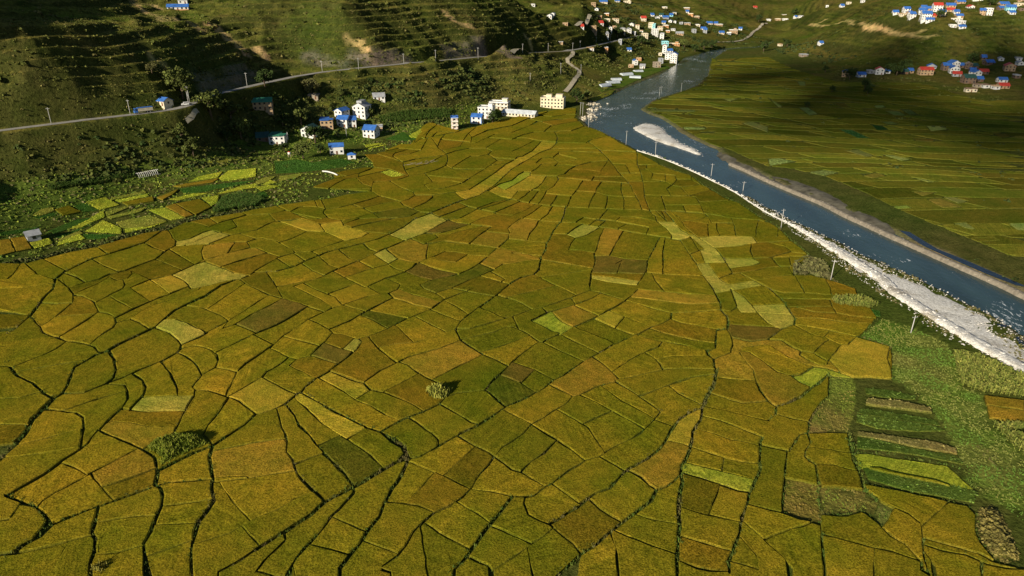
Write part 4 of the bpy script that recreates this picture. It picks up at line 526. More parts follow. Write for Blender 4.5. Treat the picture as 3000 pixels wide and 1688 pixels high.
-L -1462,2268 -1417,2238 -1401,2247 -1367,2196 -1363,2176 -1395,2060 -1412,2073 -1474,2114 -1504,2122 -1468,2217
-R 2061,3704 2273,3690 2526,3634 2610,3506 2580,3500 2498,3526 2261,3559 2227,3613 2178,3641 2167,3641 2160,3620 2190,3566 2021,3572 1989,3620 1998,3634 2066,3669 2071,3683
OL -56,2570 36,2510 -1,2517 0,2506 56,2496 107,2453 108,2442 50,2428 -1,2401 -36,2394 -65,2348 -119,2401
-L -1622,2439 -1526,2364 -1456,2318 -1477,2303 -1493,2256 -1510,2238 -1525,2229 -1588,2281 -1648,2315
-L 884,2199 896,2182 906,2136 911,2052 813,2044 797,2042 793,2106 773,2159
-L -406,2092 -361,2068 -321,2037 -269,2014 -333,1949 -464,2003
YL -504,1619 -427,1572 -399,1560 -377,1527 -399,1493 -403,1487 -408,1489 -441,1521 -524,1589
-L -120,2277 -44,2229 -80,2170 -41,2223 -13,2205 -58,2111 -72,2117 -153,2150 -133,2176 -156,2153 -207,2176
-R 1314,4569 1696,4569 1885,4538 2008,4369 1976,4359 1764,4398 1448,4398 1345,4359 1301,4465 1287,4534 1289,4550
-L -663,2322 -554,2214 -635,2130 -700,2176 -740,2220 -689,2271
-L -472,2384 -466,2384 -438,2348 -398,2318 -456,2268 -510,2187 -517,2184 -524,2193 -604,2268 -542,2331
GL -430,3026 -382,3006 -441,2928 -474,2826 -518,2734 -628,2764 -690,2808 -690,2817 -526,2937 -463,2961
-L -580,1705 -572,1705 -493,1661 -507,1625 -533,1589 -536,1588 -624,1654 -613,1688
LL 651,2881 719,2876 725,2773 748,2713 768,2713 816,2543 816,2418 788,2415 738,2415 752,2532 766,2540 769,2551 751,2705 725,2672 703,2664 667,2680 676,2709 675,2726 668,2804
-L -944,1763 -913,1755 -882,1739 -855,1715 -835,1675 -830,1645 -849,1610 -851,1607 -869,1636 -900,1675 -938,1709 -968,1729 -968,1749
-L 191,1884 284,1800 301,1777 258,1731 251,1725 152,1835
-L -968,2506 -907,2467 -953,2344 -958,2290 -1016,2312 -1028,2315 -1092,2367
-L -159,2147 -63,2106 -134,1984 -141,1974 -176,2024 -227,2079
-L 307,2130 379,2073 279,1964 210,2039 270,2087
-L 530,5015 629,4823 655,4687 524,4558 483,4466 426,4476 301,4486 298,4517 312,4622 300,4823 422,4846
-L 427,1875 469,1841 550,1796 604,1779 597,1753 574,1735 572,1743 565,1743 505,1777 419,1807 384,1833
-L -1122,2991 -1109,2981 -1063,2909 -1060,2899 -1078,2867 -1102,2786 -1187,2722 -1221,2739 -1237,2747 -1241,2756 -1212,2782 -1196,2821 -1256,2918 -1219,2971
-L 914,2026 932,2026 977,1986 1052,1981 1101,1954 1160,1942 1146,1926 1134,1911 1076,1916 979,1947 908,1952
-R 1966,3430 2047,3430 2084,3375 2032,3368 2043,3280 2053,3280 2111,3321 2148,3280 2133,3268 2023,3263 1804,3240 1797,3332 1780,3411
-R 2202,3257 2381,3257 2925,3240 2805,3088 2409,3093 2257,3088 2196,3179 2219,3195 2226,3206
LL 725,2404 746,2404 746,2253 754,2226 773,2202 870,2238 883,2202 845,2190 775,2164 765,2176 762,2159 703,2136 707,2176 699,2277 702,2394
-L -369,1895 -357,1884 -296,1788 -350,1777 -372,1765 -394,1755 -416,1788 -434,1824 -385,1870
-L -986,2253 -954,2223 -951,2211 -1001,2014 -1048,2029 -1080,2039 -1044,2100 -1024,2199
-L 444,1011 457,977 471,927 459,930 409,950
-L 1017,2290 1031,2281 1009,2139 934,2139 909,2161 876,2241
-L -660,3554 -572,3418 -503,3345 -489,3303 -488,3286 -507,3228 -539,3195 -549,3195 -556,3206 -655,3286 -659,3280 -713,3363 -725,3425 -734,3521
-L 993,2932 1102,2909 1056,2795 1020,2689 1155,2689 1153,2656 1143,2648 1008,2628 1012,2697 944,2705 973,2817
-L -83,958 -45,936 -22,735 -45,735 -94,735 -102,928
OL 203,2037 275,1961 199,1895 192,1888 159,1923 131,1991
-L -1045,1607 -999,1572 -973,1537 -963,1506 -967,1440 -983,1443 -986,1461 -989,1484 -1011,1525 -1034,1554 -1083,1560 -1055,1588
-R 1855,4720 2295,4590 2497,4558 2618,4376 2505,4388 1986,4528 1955,4549
-L 417,1287 480,1250 463,1205 456,1208 392,1235 400,1248
-L 481,1249 514,1235 553,1229 549,1213 531,1182 528,1176 526,1176 464,1204
-L -553,2211 -514,2176 -506,2184 -457,2128 -492,2111 -543,2065 -564,2042 -600,2103 -627,2125
YL 99,3664 186,3643 159,3521 129,3437 98,3387 28,3369 -3,3240 -44,3268 -61,3280 -111,3357 -115,3363 -113,3381 -80,3450 -35,3375 53,3554
-L -915,2315 -906,2312 -852,2226 -781,2097 -827,2119 -855,2142 -934,2202 -979,2253 -956,2281 -952,2309
-L 1,1957 19,1875 3,1893 -18,1888 -55,1857 -143,1811 -154,1807 -170,1866 -134,1866
-L 114,2435 301,2351 299,2341 250,2328 99,2271 84,2296 103,2338
-L 574,3992 585,3880 591,3714 600,3643 447,3643 426,3568 312,3602 250,3622 248,3643 294,3685 330,3788 395,3780 495,3736
-R 2751,4720 3290,4652 3300,4631 3289,4592 3328,4601 3897,4475 3864,4432 2869,4529
-L -721,3357 -714,3357 -674,3297 -664,3280 -665,3268 -771,3140 -819,3098 -861,3077 -875,3072 -879,3092 -933,3217 -889,3234 -840,3292
-L -16,2664 140,2624 132,2543 118,2488 100,2492 59,2499 -51,2574
-L 1034,2290 1093,2287 1131,2256 1115,2176 1096,2122 1012,2139 1020,2176
-L -300,3333 -285,3327 -256,3257 -233,3228 -232,3217 -257,3195 -321,3108 -374,3016 -397,3026 -423,3031 -456,3066 -463,3082 -417,3156 -389,3251 -392,3292
YL -772,2890 -760,2890 -741,2839 -612,2743 -630,2693 -674,2660 -692,2652 -796,2752 -831,2821 -841,2844 -842,2858
-L -272,2003 -164,1923 -175,1870 -201,1852 -311,1961
-L 741,2021 742,1984 797,1984 798,1942 804,1907 820,1888 779,1893 683,1905 688,1919 694,1961 690,1998 714,1991
-L -1449,1377 -1180,1373 -1172,1353 -1169,1306 -1353,1256
OL -1052,2558 -1027,2558 -970,2510 -1044,2439 -1097,2367 -1119,2384 -1173,2421 -1192,2408 -1188,2435 -1157,2453 -1116,2506
-L -108,2019 -27,1942 -104,1891 -131,1873 -171,1877 -160,1923
-L -1513,2764 -1507,2764 -1505,2756 -1511,2628 -1589,2506 -1595,2506 -1633,2543 -1673,2581 -1561,2739
-L -1499,2111 -1472,2108 -1423,2079 -1396,2055 -1358,2003 -1348,1988 -1351,1976 -1397,1971 -1463,1959 -1469,2057
-L 256,3092 444,3072 445,3056 412,2981 396,2932 383,2928 378,2923 324,2952 282,2881 220,2881 240,2971
-L -125,2826 -94,2813 -137,2722 -176,2616 -277,2652 -320,2632 -349,2624 -309,2680 -309,2693 -320,2718 -259,2726 -181,2790
-L -1573,2055 -1530,2047 -1475,2055 -1468,1949 -1467,1919 -1478,1895 -1546,1959
-L 556,4244 774,4199 724,3895 714,3721 659,3721 662,3919 586,3927 581,4025
vL 889,1452 968,1428 1050,1397 1048,1377 954,1401 869,1430
OL 403,2808 476,2769 388,2510 381,2485 326,2481 328,2514 339,2540 367,2676
-L -1053,2676 -975,2644 -864,2525 -862,2514 -901,2481 -908,2474 -956,2506 -1018,2555 -1022,2566 -1051,2566 -1089,2632
-L -1140,2190 -1124,2170 -1095,2182 -1094,2164 -1146,2087 -1191,2050 -1215,1988 -1220,1940 -1229,1933 -1249,1916 -1268,1945 -1204,2089 -1169,2133
LL 869,2701 1007,2689 1004,2624 908,2589 813,2570 784,2680
-L -769,3135 -701,3082 -646,3011 -709,2942 -752,2913 -769,2913 -832,2947 -868,3011 -875,3051 -873,3061 -808,3092
-L 385,2813 399,2808 397,2795 363,2676 340,2562 327,2517 254,2547 229,2547 241,2612 265,2676 317,2713
-R 1951,3837 2164,3822 2481,3755 2552,3655 2555,3648 2547,3641 2290,3704 2068,3719 2041,3726 2036,3748 2012,3733
DL -560,1782 -497,1743 -465,1729 -477,1690 -489,1669 -494,1665 -578,1711
OL 40,2928 119,2904 103,2817 75,2739 62,2656 54,2652 -13,2672 -9,2747 -16,2795 3,2849
-L 1034,2624 1051,2624 1099,2577 1108,2529 1028,2481 998,2463 936,2453 951,2532 978,2608
ML 847,1647 879,1637 924,1596 876,1605 871,1614 846,1589 795,1544 778,1564 766,1595 791,1603
-L 490,2947 549,2947 610,2918 642,2885 665,2795 672,2705 664,2680 644,2689 571,2726 596,2799 597,2813 467,2899
-L -1942,2001 -1557,1966 -1549,1933 -1546,1891 -1794,1813
-L -491,3700 -482,3700 -425,3541 -424,3528 -463,3475 -430,3394 -429,3381 -502,3351 -540,3400 -579,3437 -643,3541 -648,3561 -604,3581 -563,3643
-L 344,4217 556,4181 575,4017 573,4000 558,3992 466,3968 376,3880 360,3872 311,3895 252,3872 274,3951 369,3976 383,4000 386,4042 288,4163 290,4199
ML 125,1991 129,1991 156,1921 189,1886 149,1839 136,1850 121,1859 64,1928
-L -1303,2244 -1243,2193 -1181,2128 -1200,2108 -1219,2068 -1340,2179
-L 1034,2371 1042,2371 1029,2293 1018,2296 875,2244 863,2265 843,2309 849,2315 904,2331 956,2361
-R 1618,4378 1901,4359 2158,4302 2149,4284 2089,4265 2083,4247 2106,4210 2119,4157 1945,4192 1729,4201
-L -556,4622 -549,4622 -539,4590 -465,4300 -405,4163 -415,4137 -579,4042 -612,4000 -643,3968 -714,4085 -717,4102 -635,4137 -568,4244 -565,4600
-L 451,3066 615,3056 637,3041 642,3031 642,2996 651,2961 644,2895 609,2928 554,2956 490,2956 463,2904 398,2928
-R 3063,5362 3645,5158 3731,5030 4258,4941 4220,4891 3665,4979 3121,5170 3009,5339
-L -1378,2108 -1249,2011 -1267,1957 -1272,1947 -1282,1961 -1310,1981 -1346,1991 -1393,2055
RL 1210,1456 1289,1433 1256,1384 1184,1407
-L -1643,2253 -1556,2176 -1509,2125 -1475,2063 -1517,2055 -1574,2060 -1587,2100 -1597,2167
-L 279,5624 287,5609 274,5578 129,5331 3,5053 -175,4881 -271,4643 -278,4676 -297,4765 -253,5003 -8,5331
-L 122,2899 210,2876 176,2769 155,2668 145,2636 131,2632 63,2648 78,2734 105,2813
-L -1814,2446 -1658,2331 -1652,2259 -1672,2265 -1737,2296 -1844,2397
-L 253,3608 378,3561 339,3412 304,3303 298,3286 286,3286 170,3321 181,3369 220,3450 253,3581
-R 2093,4833 2337,4776 2335,4622 2365,4612 2423,4612 2433,4633 2432,4761 2721,4722 2765,4646 2790,4603 2707,4628 2696,4607 2701,4607 2680,4547 2401,4590 2206,4644
-L 658,1868 664,1868 664,1815 652,1769 635,1729 584,1696 577,1696 570,1707 571,1727 599,1747 633,1859
nL 921,1488 994,1479 1057,1446 1051,1426 965,1448 905,1465
-L -830,2117 -779,2087 -835,1988 -873,1900 -896,1882 -897,1926
-L -146,4145 -89,4000 -153,3810 -287,3810 -328,3818 -341,3833 -265,4059 -250,4093 -189,4102
-L 624,2693 639,2684 597,2525 553,2306 516,2315 498,2318 526,2435
-L -386,3872 -378,3872 -349,3810 -333,3803 -278,3788 -162,3795 -231,3608 -257,3608 -467,3671 -475,3693 -476,3714 -410,3803
-L -1257,2605 -1238,2601 -1252,2593 -1235,2525 -1190,2435 -1204,2394 -1276,2463 -1372,2555 -1363,2585
-L -612,2752 -526,2726 -534,2705 -567,2664 -733,2525 -758,2492 -790,2521 -789,2532 -695,2644 -685,2640 -629,2680 -606,2734 -607,2747
OL -114,2760 -13,2726 -16,2672 -20,2660 -58,2574 -70,2574 -169,2620 -141,2701
-L -270,4300 -164,4300 -132,4235 -132,4217 -149,4154 -195,4119 -253,4110 -300,3976 -345,3833 -357,3841 -379,3888 -377,3984 -396,4154 -355,4226
DL -357,2408 -290,2348 -204,2303 -253,2271 -288,2253 -337,2277 -389,2322 -391,2328 -372,2357
OL -396,2164 -343,2119 -295,2097 -244,2063 -264,2019 -269,2019 -324,2044 -361,2073 -402,2095 -422,2133
-L 801,1004 885,966 902,945 932,933 916,934 888,943 861,966 818,979 794,992
-L -129,3369 -111,3351 -63,3268 -13,3228 -88,3184 -149,3103 -166,3082 -215,3124 -254,3178 -160,3286
mL -1765,2891 -1666,2988 -1545,2905 -1608,2825 -1697,2812
-L 969,2605 974,2605 947,2529 933,2453 822,2456 823,2485 817,2562 919,2581
-L 125,5290 181,5222 180,5195 127,5040 -5,4800 -123,4743 -227,4496 -242,4466 -269,4476 -270,4622 -256,4665 -169,4858 5,5027
-L -1488,2773 -1479,2773 -1418,2680 -1391,2648 -1369,2589 -1379,2529 -1423,2555 -1505,2624 -1498,2769
-L 649,4665 667,4654 710,4426 722,4416 773,4226 669,4244 556,4263 509,4496 524,4537
-L -696,2547 -635,2456 -595,2428 -649,2354 -695,2391 -751,2474 -736,2506
EL -470,2001 -429,1988 -339,1945 -367,1905 -386,1879 -442,1935 -486,1969
YL -1248,2290 -1176,2238 -1142,2193 -1182,2133 -1297,2247
-L 63,1627 111,1581 88,1542 70,1525 61,1521 26,1562
LL 801,1981 903,1969 903,1947 891,1916 884,1902 873,1895 835,1873 807,1911
-L -1373,2547 -1206,2391 -1229,2341 -1373,2446
RL 1232,1502 1320,1479 1292,1437 1212,1461
-L -230,2076 -177,2019 -142,1971 -161,1928 -176,1937 -265,2006
DL 0,1669 62,1628 28,1570 21,1565 -30,1602
-L 202,5169 217,5169 285,5040 223,4823 151,4811 73,4720 0,4579 -67,4611 -155,4633 -131,4698 -104,4731 0,4777
-R 1743,4062 1990,4054 2298,3995 2346,3979 2395,3891 2054,3963 1796,3971
-L 258,3943 265,3935 244,3872 243,3856 325,3880 355,3864 356,3849 320,3788 289,3693 249,3657 222,3657 109,3671 102,3685 107,3729 137,3788 174,3903
-L -612,2616 -573,2551 -536,2521 -589,2432 -607,2442 -635,2463 -691,2551
OL -1144,2628 -1137,2620 -1131,2551 -1121,2503 -1183,2446 -1191,2446 -1196,2456 -1231,2521 -1247,2585 -1217,2608
-L 878,944 883,939 911,930 1091,925 940,735 752,735
-R 2562,4874 2588,4873 2579,4851 2677,4867 2948,4843 2931,4799 3003,4829 3206,4800 3275,4683 2894,4736 2634,4748
-L -406,4145 -399,4137 -382,3992 -385,3888 -414,3818 -478,3721 -557,3657 -563,3657 -569,3678 -598,3773 -489,3919
-L 916,2089 1072,2081 1062,2039 1058,2034 913,2031 918,2063
VL -1718,3414 -1634,3460 -1481,3535 -1375,3574 -1472,3442 -1602,3335 -1657,3335
-R 4136,5692 4730,5552 4526,5288 3804,5407 3679,5599 3644,5674 3871,5661
-L 698,3534 818,3534 834,3475 795,3406 792,3339 789,3286 665,3297
-L -747,2214 -695,2167 -600,2097 -566,2039 -587,2024 -592,2021 -634,2073 -766,2190
-L -521,2718 -447,2648 -530,2532 -536,2529 -573,2558 -605,2620 -547,2668
-L 328,3357 421,3339 384,3206 361,3092 352,3092 264,3103 299,3280
-R 2919,4498 3336,4449 3837,4398 3735,4267 3029,4319
-L -758,2474 -694,2384 -653,2351 -684,2290 -694,2296 -741,2335 -798,2404
-L 362,1952 431,1884 390,1846 373,1835 323,1879
-R 2539,4546 2678,4527 2670,4508 2769,4482 2777,4482 2796,4511 2885,4508 2996,4335 2917,4324 2650,4364
vL 940,1544 996,1535 1052,1506 1047,1488 966,1502 931,1516
ML -1588,3607 -1569,3707 -1435,3759 -1398,3642 -1541,3555
-R 1407,4988 1718,4940 1777,4845 1782,4787 1804,4810 1829,4754 1660,4787 1451,4799 1420,4810 1439,4833 1445,4857 1387,4857 1319,4845 1311,4822 1322,4799 1253,4754 1251,4765 1260,4799 1250,4799 1243,4880 1366,4880 1407,4952 1413,4976
-R 1497,5454 2057,5313 2189,5114 1627,5259
-L 481,3541 576,3514 555,3375 549,3274 521,3280 474,3292 428,3345 429,3369 437,3406
-L 190,3643 244,3643 248,3581 217,3456 174,3363 154,3257 130,3167 125,3151 113,3156 87,3167 88,3178 115,3268 140,3387 108,3394 123,3406 154,3488
-R 2374,3971 2675,3884 2906,3837 3380,3815 3339,3762 2437,3876
GL -1614,3153 -1534,3230 -1426,3107 -1450,2986
-R 1643,6113 1953,6060 2256,6047 2216,5817 1951,5823 1800,5856
-L 954,1798 974,1769 898,1680 894,1686 876,1725 933,1786
-R 1480,4378 1596,4378 1706,4219 1707,4201 1594,4192 1403,4183 1386,4284 1360,4350
-R 2811,5906 3266,5746 3423,5510 3337,5515 3223,5550 3199,5565 3199,5607 3152,5623 3139,5624 3122,5597 2998,5634 3048,5658 3062,5686 3080,5786 2994,5777 2981,5749 2956,5651 2807,5695 2780,5727
-L 1104,2904 1140,2881 1157,2817 1154,2795 1124,2722 1108,2693 1026,2697 1056,2786
-R 1932,4518 2292,4427 2394,4256 2033,4350
-L -590,2425 -522,2351 -545,2338 -598,2281 -610,2271 -658,2328
-L 986,2456 1007,2456 1004,2411 1009,2374 957,2367 904,2338 835,2315 814,2309 816,2344 820,2354 910,2381 948,2404 949,2418 940,2446
-R 1807,3704 1923,3704 1932,3683 1924,3662 1948,3606 1978,3620 2012,3572 1945,3566 1747,3552 1723,3662 1772,3697
-L 745,3280 787,3268 887,3268 906,3257 904,3162 901,3140 897,3140 730,3129
-L -164,4622 -78,4579 -167,4319 -273,4319 -359,4244 -372,4217 -402,4172 -432,4254 -333,4357 -322,4496 -238,4446
-L 909,2150 931,2133 1011,2133 1161,2108 1151,2103 1080,2087 914,2097
-R 1738,3947 2029,3947 2131,3931 2189,3830 2028,3853 1800,3845
-L -163,3066 -88,3021 -71,2996 -133,2947 -187,2862 -249,2885 -277,2913 -234,2932
-L -1058,3041 -1044,3036 -968,2961 -902,2909 -859,2918 -837,2942 -802,2918 -769,2909 -765,2899 -827,2871 -852,2862 -955,2937 -1057,2904 -1111,2991
YL -957,2923 -947,2923 -852,2858 -806,2764 -823,2760 -886,2773 -1032,2890 -988,2895
-R 1932,5542 2340,5500 2326,5418 2393,5438 2491,5294 2078,5327
LL 902,2047 910,2042 903,1974 816,1986 800,1986 798,2037
EL -489,3092 -433,3036 -462,2976 -518,2947 -577,2947 -603,2947 -631,2996 -635,3011
-R 1181,5973 1633,5856 1781,5633 1757,5618 1506,5711 1190,5774 1134,5823
-L 754,2153 761,2153 744,2029 714,1996 697,2001 688,2009 701,2057 704,2130
-R 2371,5267 2831,5213 2950,5036 2851,5042 2822,5044 2850,5054 2862,5077 2845,5163 2756,5169 2745,5145 2745,5049 2668,5054 2655,5091 2646,5092 2631,5057 2491,5068
-L 850,3903 916,3758 981,3664 982,3650 965,3595 908,3595 891,3595 898,3678 787,3714 782,3729 770,3810 782,3888
-L 771,2890 788,2890 862,2853 822,2697 808,2693 779,2689 770,2722 755,2821 756,2876
ML -1832,2768 -1834,2912 -1702,2812 -1668,2743
-L -848,3615 -844,3615 -820,3554 -788,3495 -733,3437 -725,3406 -858,3406 -920,3406 -940,3418 -927,3488 -897,3581
-R 2069,2611 2428,2611 2339,2499 1954,2499 1949,2550 1940,2603
-L -980,3103 -924,3098 -879,3061 -870,3006 -840,2947 -858,2932 -894,2947 -1022,3021 -1025,3031 -1008,3082
-R 3768,6143 3837,6133 3988,5900 3677,5880 3593,5889 3440,6113
-R 2909,6225 3405,6133 3557,5907 3334,5909 3045,5994
VL 1069,2041 1188,2011 1204,2004 1188,1964 1064,1995
-R 3155,5921 3432,5856 3799,5850 3883,5703 3767,5689 3391,5738 3222,5793
YL 315,1996 360,1954 321,1882 311,1891 264,1942
-R 3433,6435 3517,6424 3685,6171 3567,6151 3342,6174 3234,6185 3072,6428
-R 1495,5664 1887,5557 2013,5369 1950,5369 1452,5498 1407,5587 1476,5587
-L 663,3541 695,3534 650,3223 642,3103 643,3061 641,3051 633,3051 612,3072 619,3217 617,3327 622,3475 616,3521 624,3534
-L 40,3184 103,3151 108,3140 64,3056 2,2981 -9,2981 -68,3001 -76,3021
-L -548,1841 -522,1835 -477,1809 -494,1757 -501,1749 -558,1784
-R 2056,2720 2116,2651 2456,2647 2434,2619 1934,2611 1930,2639 1965,2643 2023,2655 2022,2703 1914,2687 1911,2712
-L 283,4823 293,4823 301,4754 306,4611 290,4496 166,4548 90,4622 32,4622 75,4698 153,4788
-L 979,1859 1043,1822 1004,1784 998,1775 973,1777 946,1820 947,1824
-R 1631,4183 1747,4183 1812,4088 1594,4071 1432,4054 1408,4157
-R 2157,3923 2531,3837 2586,3740 2379,3800 2224,3822
-L 665,3286 740,3280 716,3046 645,3046 655,3228
-R 3347,5474 3650,5397 3799,5153 3490,5232
-L 195,3113 250,3098 233,2966 216,2890 182,2890 128,2909 166,2991
-R 3198,5118 3577,4987 4167,4823 4122,4765 3318,4926
-R 1516,4776 1821,4731 1933,4549 1630,4590
-L 1013,3381 1024,3369 1045,3251 1065,3223 1055,3212 964,3195 908,3189 911,3268 892,3274 895,3286 901,3292
LL 766,2161 790,2100 797,1991 793,1988 744,1988 744,2024 749,2031
-L -554,3184 -543,3184 -521,3124 -496,3098 -638,3021 -642,3016 -692,3077 -694,3087 -636,3140
-R 3152,6719 3321,6489 3284,6456 2796,6556 2758,6564 2614,6808 2973,6709
-R 2143,5088 2628,5033 2591,4895 2221,4952
-R 2256,7909 2704,7885 2916,7577 2894,7525 2819,7527 2614,7528 2443,7549 2152,7787
DL -286,2909 -251,2876 -192,2853 -244,2795 -288,2764 -304,2747 -365,2747 -314,2853 -285,2899
-R 3315,5728 3602,5678 3767,5411 3471,5466
ML -2042,3151 -2007,3251 -1881,3138 -1929,3061
-L -485,3286 -396,3286 -394,3263 -416,3178 -453,3113 -470,3082 -519,3135 -537,3178 -537,3189 -504,3217
-L -263,2525 -230,2521 -175,2492 -217,2415 -277,2432 -304,2467
-R 1768,4183 2130,4139 2145,4088 2170,4088 2195,4037 2014,4071 1830,4079
-R 1304,4776 1492,4776 1610,4601 1576,4601 1343,4590 1265,4655 1258,4742
-L 294,2309 376,2299 391,2309 480,2296 482,2290 469,2262 457,2235 378,2268 292,2290
-R 1861,3837 1931,3837 1999,3726 1815,3719 1826,3726 1836,3748 1797,3777 1761,3800 1670,3755 1645,3755 1608,3815
-R 2456,5748 2653,5716 2819,5459 2425,5518
LL 824,2449 934,2446 945,2411 925,2397 898,2381 817,2357
-L 832,2309 839,2309 866,2241 791,2217 771,2211 750,2259 804,2299
VL -1986,2757 -1965,2922 -1886,2974 -1941,2736
-L -910,2449 -836,2367 -876,2331 -911,2328 -952,2322
-L 491,5195 506,5195 522,5040 520,5015 421,4869 277,4846 236,4846 289,5027
LL 309,2849 381,2817 320,2726 298,2709 265,2684 235,2722 272,2795
-R 2425,5490 2693,5458 2832,5251 2821,5239 2521,5278 2403,5451
-L 908,2867 979,2867 968,2813 941,2705 876,2709 887,2790
-L 749,2404 815,2404 810,2312 793,2296 749,2265
-R 1966,5790 2368,5746 2343,5542 2108,5555
-L 741,3036 886,3001 888,2966 865,2942 849,2928 792,2904 771,2904 769,2895 756,2890 758,2942
-L -1167,2730 -1155,2730 -1072,2672 -1092,2640 -1141,2640 -1173,2624 -1223,2616 -1227,2608 -1235,2612 -1188,2713
-R 1299,6185 1588,6131 1757,5889 1690,5872 1217,6007 1207,6048
-L 424,3339 474,3280 463,3195 437,3082 416,3082 364,3092 384,3189
-L 477,3280 549,3263 546,3206 523,3066 516,3072 441,3082 466,3189
-L -658,3268 -633,3257 -557,3189 -632,3156 -675,3113 -706,3092 -760,3140 -701,3200
-L -1867,2387 -1857,2384 -1832,2318 -1817,2250 -1823,2226 -2115,2220 -2224,2357
-L 147,3129 190,3113 163,2996 126,2913 95,2923 51,2937 91,3001
-R 2013,6490 2497,6388 2643,6164 2623,6150 2299,6242 2309,6298 2301,6301 2285,6246 2152,6256
OL -2055,2630 -2023,2666 -1920,2549 -1953,2507
-L -547,2496 -471,2397 -515,2361 -520,2357 -584,2425
-L -1648,2306 -1588,2274 -1531,2229 -1544,2196 -1556,2179 -1643,2256
-R 3913,6455 3949,6431 3938,6185 3718,6166 3653,6261 3552,6437 3775,6459 3886,6423
-L -440,4110 -429,4102 -493,3935 -604,3788 -637,3951 -574,4025
-L 538,3976 562,3976 560,3959 495,3751 375,3795 341,3803 371,3864 467,3951
-L -1121,3113 -1065,3056 -1062,3046 -1107,3001 -1200,2986 -1214,2981 -1224,2996 -1245,3011 -1248,3021 -1201,3066
-L 215,2871 286,2871 305,2853 276,2813 254,2769 233,2730 175,2734 182,2769
-L 499,4486 525,4396 536,4319 297,4310 249,4300 300,4466 490,4446
-L -214,3108 -167,3077 -168,3066 -236,2942 -278,2928 -292,2923 -323,2956 -322,2966 -273,3021
-R 1831,4904 2059,4845 2173,4654 1863,4742 1807,4833
-L -864,2506 -797,2428 -818,2384 -837,2374 -908,2456
ML -1701,3061 -1640,3092 -1483,2946 -1534,2918
-L -272,4978 -264,4966 -307,4743 -326,4527 -453,4579 -473,4600 -459,4720 -384,4788 -320,4917
-L -965,3206 -925,3108 -993,3108 -1013,3092 -1030,3031 -1069,3066 -1113,3119
-R 2516,3740 3259,3662 3199,3586 2577,3634
-L 383,3561 476,3541 434,3412 424,3351 419,3351 330,3369
-L 982,3636 994,3475 1013,3418 1016,3400 1013,3387 887,3292 881,3286 876,3431 986,3475 989,3495 967,3581 972,3608
LL -1246,2747 -1193,2713 -1238,2616 -1293,2605 -1314,2597 -1328,2601 -1304,2632 -1278,2697
-R 2864,5211 3147,5144 3263,4951 2984,5011
-L -579,4600 -569,4590 -574,4272 -723,4319 -791,4244 -794,4254 -791,4263 -730,4426 -657,4426 -652,4558 -639,4476 -632,4476 -615,4558
OL -2079,2601 -2055,2623 -1958,2506 -1983,2455
-L -441,2439 -365,2404 -373,2367 -393,2331 -397,2325 -438,2354 -468,2391
-L 553,3263 614,3257 614,3167 607,3066 527,3066 550,3212
-L -265,3167 -255,3167 -216,3113 -323,2976 -331,2966 -363,3001 -368,3016
-L 884,2956 887,2956 882,2867 905,2867 883,2786 875,2718 873,2709 866,2705 827,2697 845,2773 867,2862 793,2895 850,2918
-L 492,5766 532,5766 503,5489 427,5489 314,5402 260,5430 218,5459 276,5548 305,5640
LL -1296,2773 -1285,2773 -1252,2747 -1283,2705 -1308,2640 -1336,2597 -1365,2593 -1383,2640 -1341,2664 -1316,2743
VL -1136,3937 -1023,4023 -920,3953 -1009,3838
ML 67,3736 101,3729 98,3671 5,3469 -37,3387 -40,3394 -77,3463 -65,3488 2,3561 36,3671
LL 291,2284 456,2232 448,2214 445,2205 436,2205 353,2226 289,2259
-L 507,2858 555,2835 593,2804 569,2730 549,2739 462,2790 463,2799
-L -852,3700 -848,3700 -842,3671 -838,3643 -841,3629 -900,3595 -934,3488 -946,3412 -1019,3437 -1032,3444 -955,3602
-L -351,3541 -323,3541 -274,3514 -275,3495 -344,3425 -381,3406 -424,3387 -454,3463 -456,3475 -423,3521
-L 1145,2644 1156,2636 1160,2506 1111,2525 1111,2540 1106,2581 1060,2624
-R 2648,6568 3030,6454 3185,6190 2818,6297
-L -3,3217 35,3195 35,3184 -78,3026 -100,3036 -141,3066
-L -475,4569 -329,4506 -326,4486 -336,4377 -359,4357 -440,4263 -464,4319 -476,4367
-L 197,2092 202,2087 209,2047 116,1991 101,2019
LL -508,2551 -444,2449 -469,2404 -477,2411 -542,2496
-R 3865,6752 3947,6677 3938,6563 3808,6644 3789,6608 3786,6514 3770,6479 3625,6502 3489,6680 3487,6701 3511,6738
-L 271,2153 304,2133 270,2095 228,2063 212,2050 203,2097
-L 844,1731 871,1721 894,1675 899,1678 887,1658 864,1658 848,1684 833,1713
-R 2810,8385 2897,8380 3139,8041 2803,7976 2679,7985 2462,8303 2480,8367
-R 1658,3947 1720,3947 1783,3853 1646,3837 1589,3830 1572,3853 1499,3868 1506,3884 1609,3939
-L -625,2932 -551,2928 -626,2881 -674,2839 -702,2817 -736,2844 -740,2849 -739,2858 -685,2923
ML -1918,3032 -1907,3047 -1855,2967 -1878,2825 -1919,2799 -1909,2918
VL -847,4561 -752,4734 -687,4656 -625,4593 -709,4521
-R 2301,6204 2808,6059 2881,5928 2690,5994 2287,6077
-R 3166,7951 3250,7913 3225,7563 3012,7534 2890,7685 2750,7931
-R 3409,9701 3469,9701 3409,9253 3253,9492 3226,9492 3200,9411 3403,9137 3385,9024 3285,9024 3016,9099 2870,9253 3057,9575
-R 2563,3822 2791,3770 2835,3704 3287,3697 3270,3676 2623,3726
-L 430,5459 500,5459 493,5373 479,5331 347,5290 227,5208 199,5222 139,5303 195,5416 318,5373
-R 2110,5299 2338,5270 2460,5070 2219,5114
-R 4109,5879 4795,5636 4748,5575 3937,5696 3835,5830 3844,5859
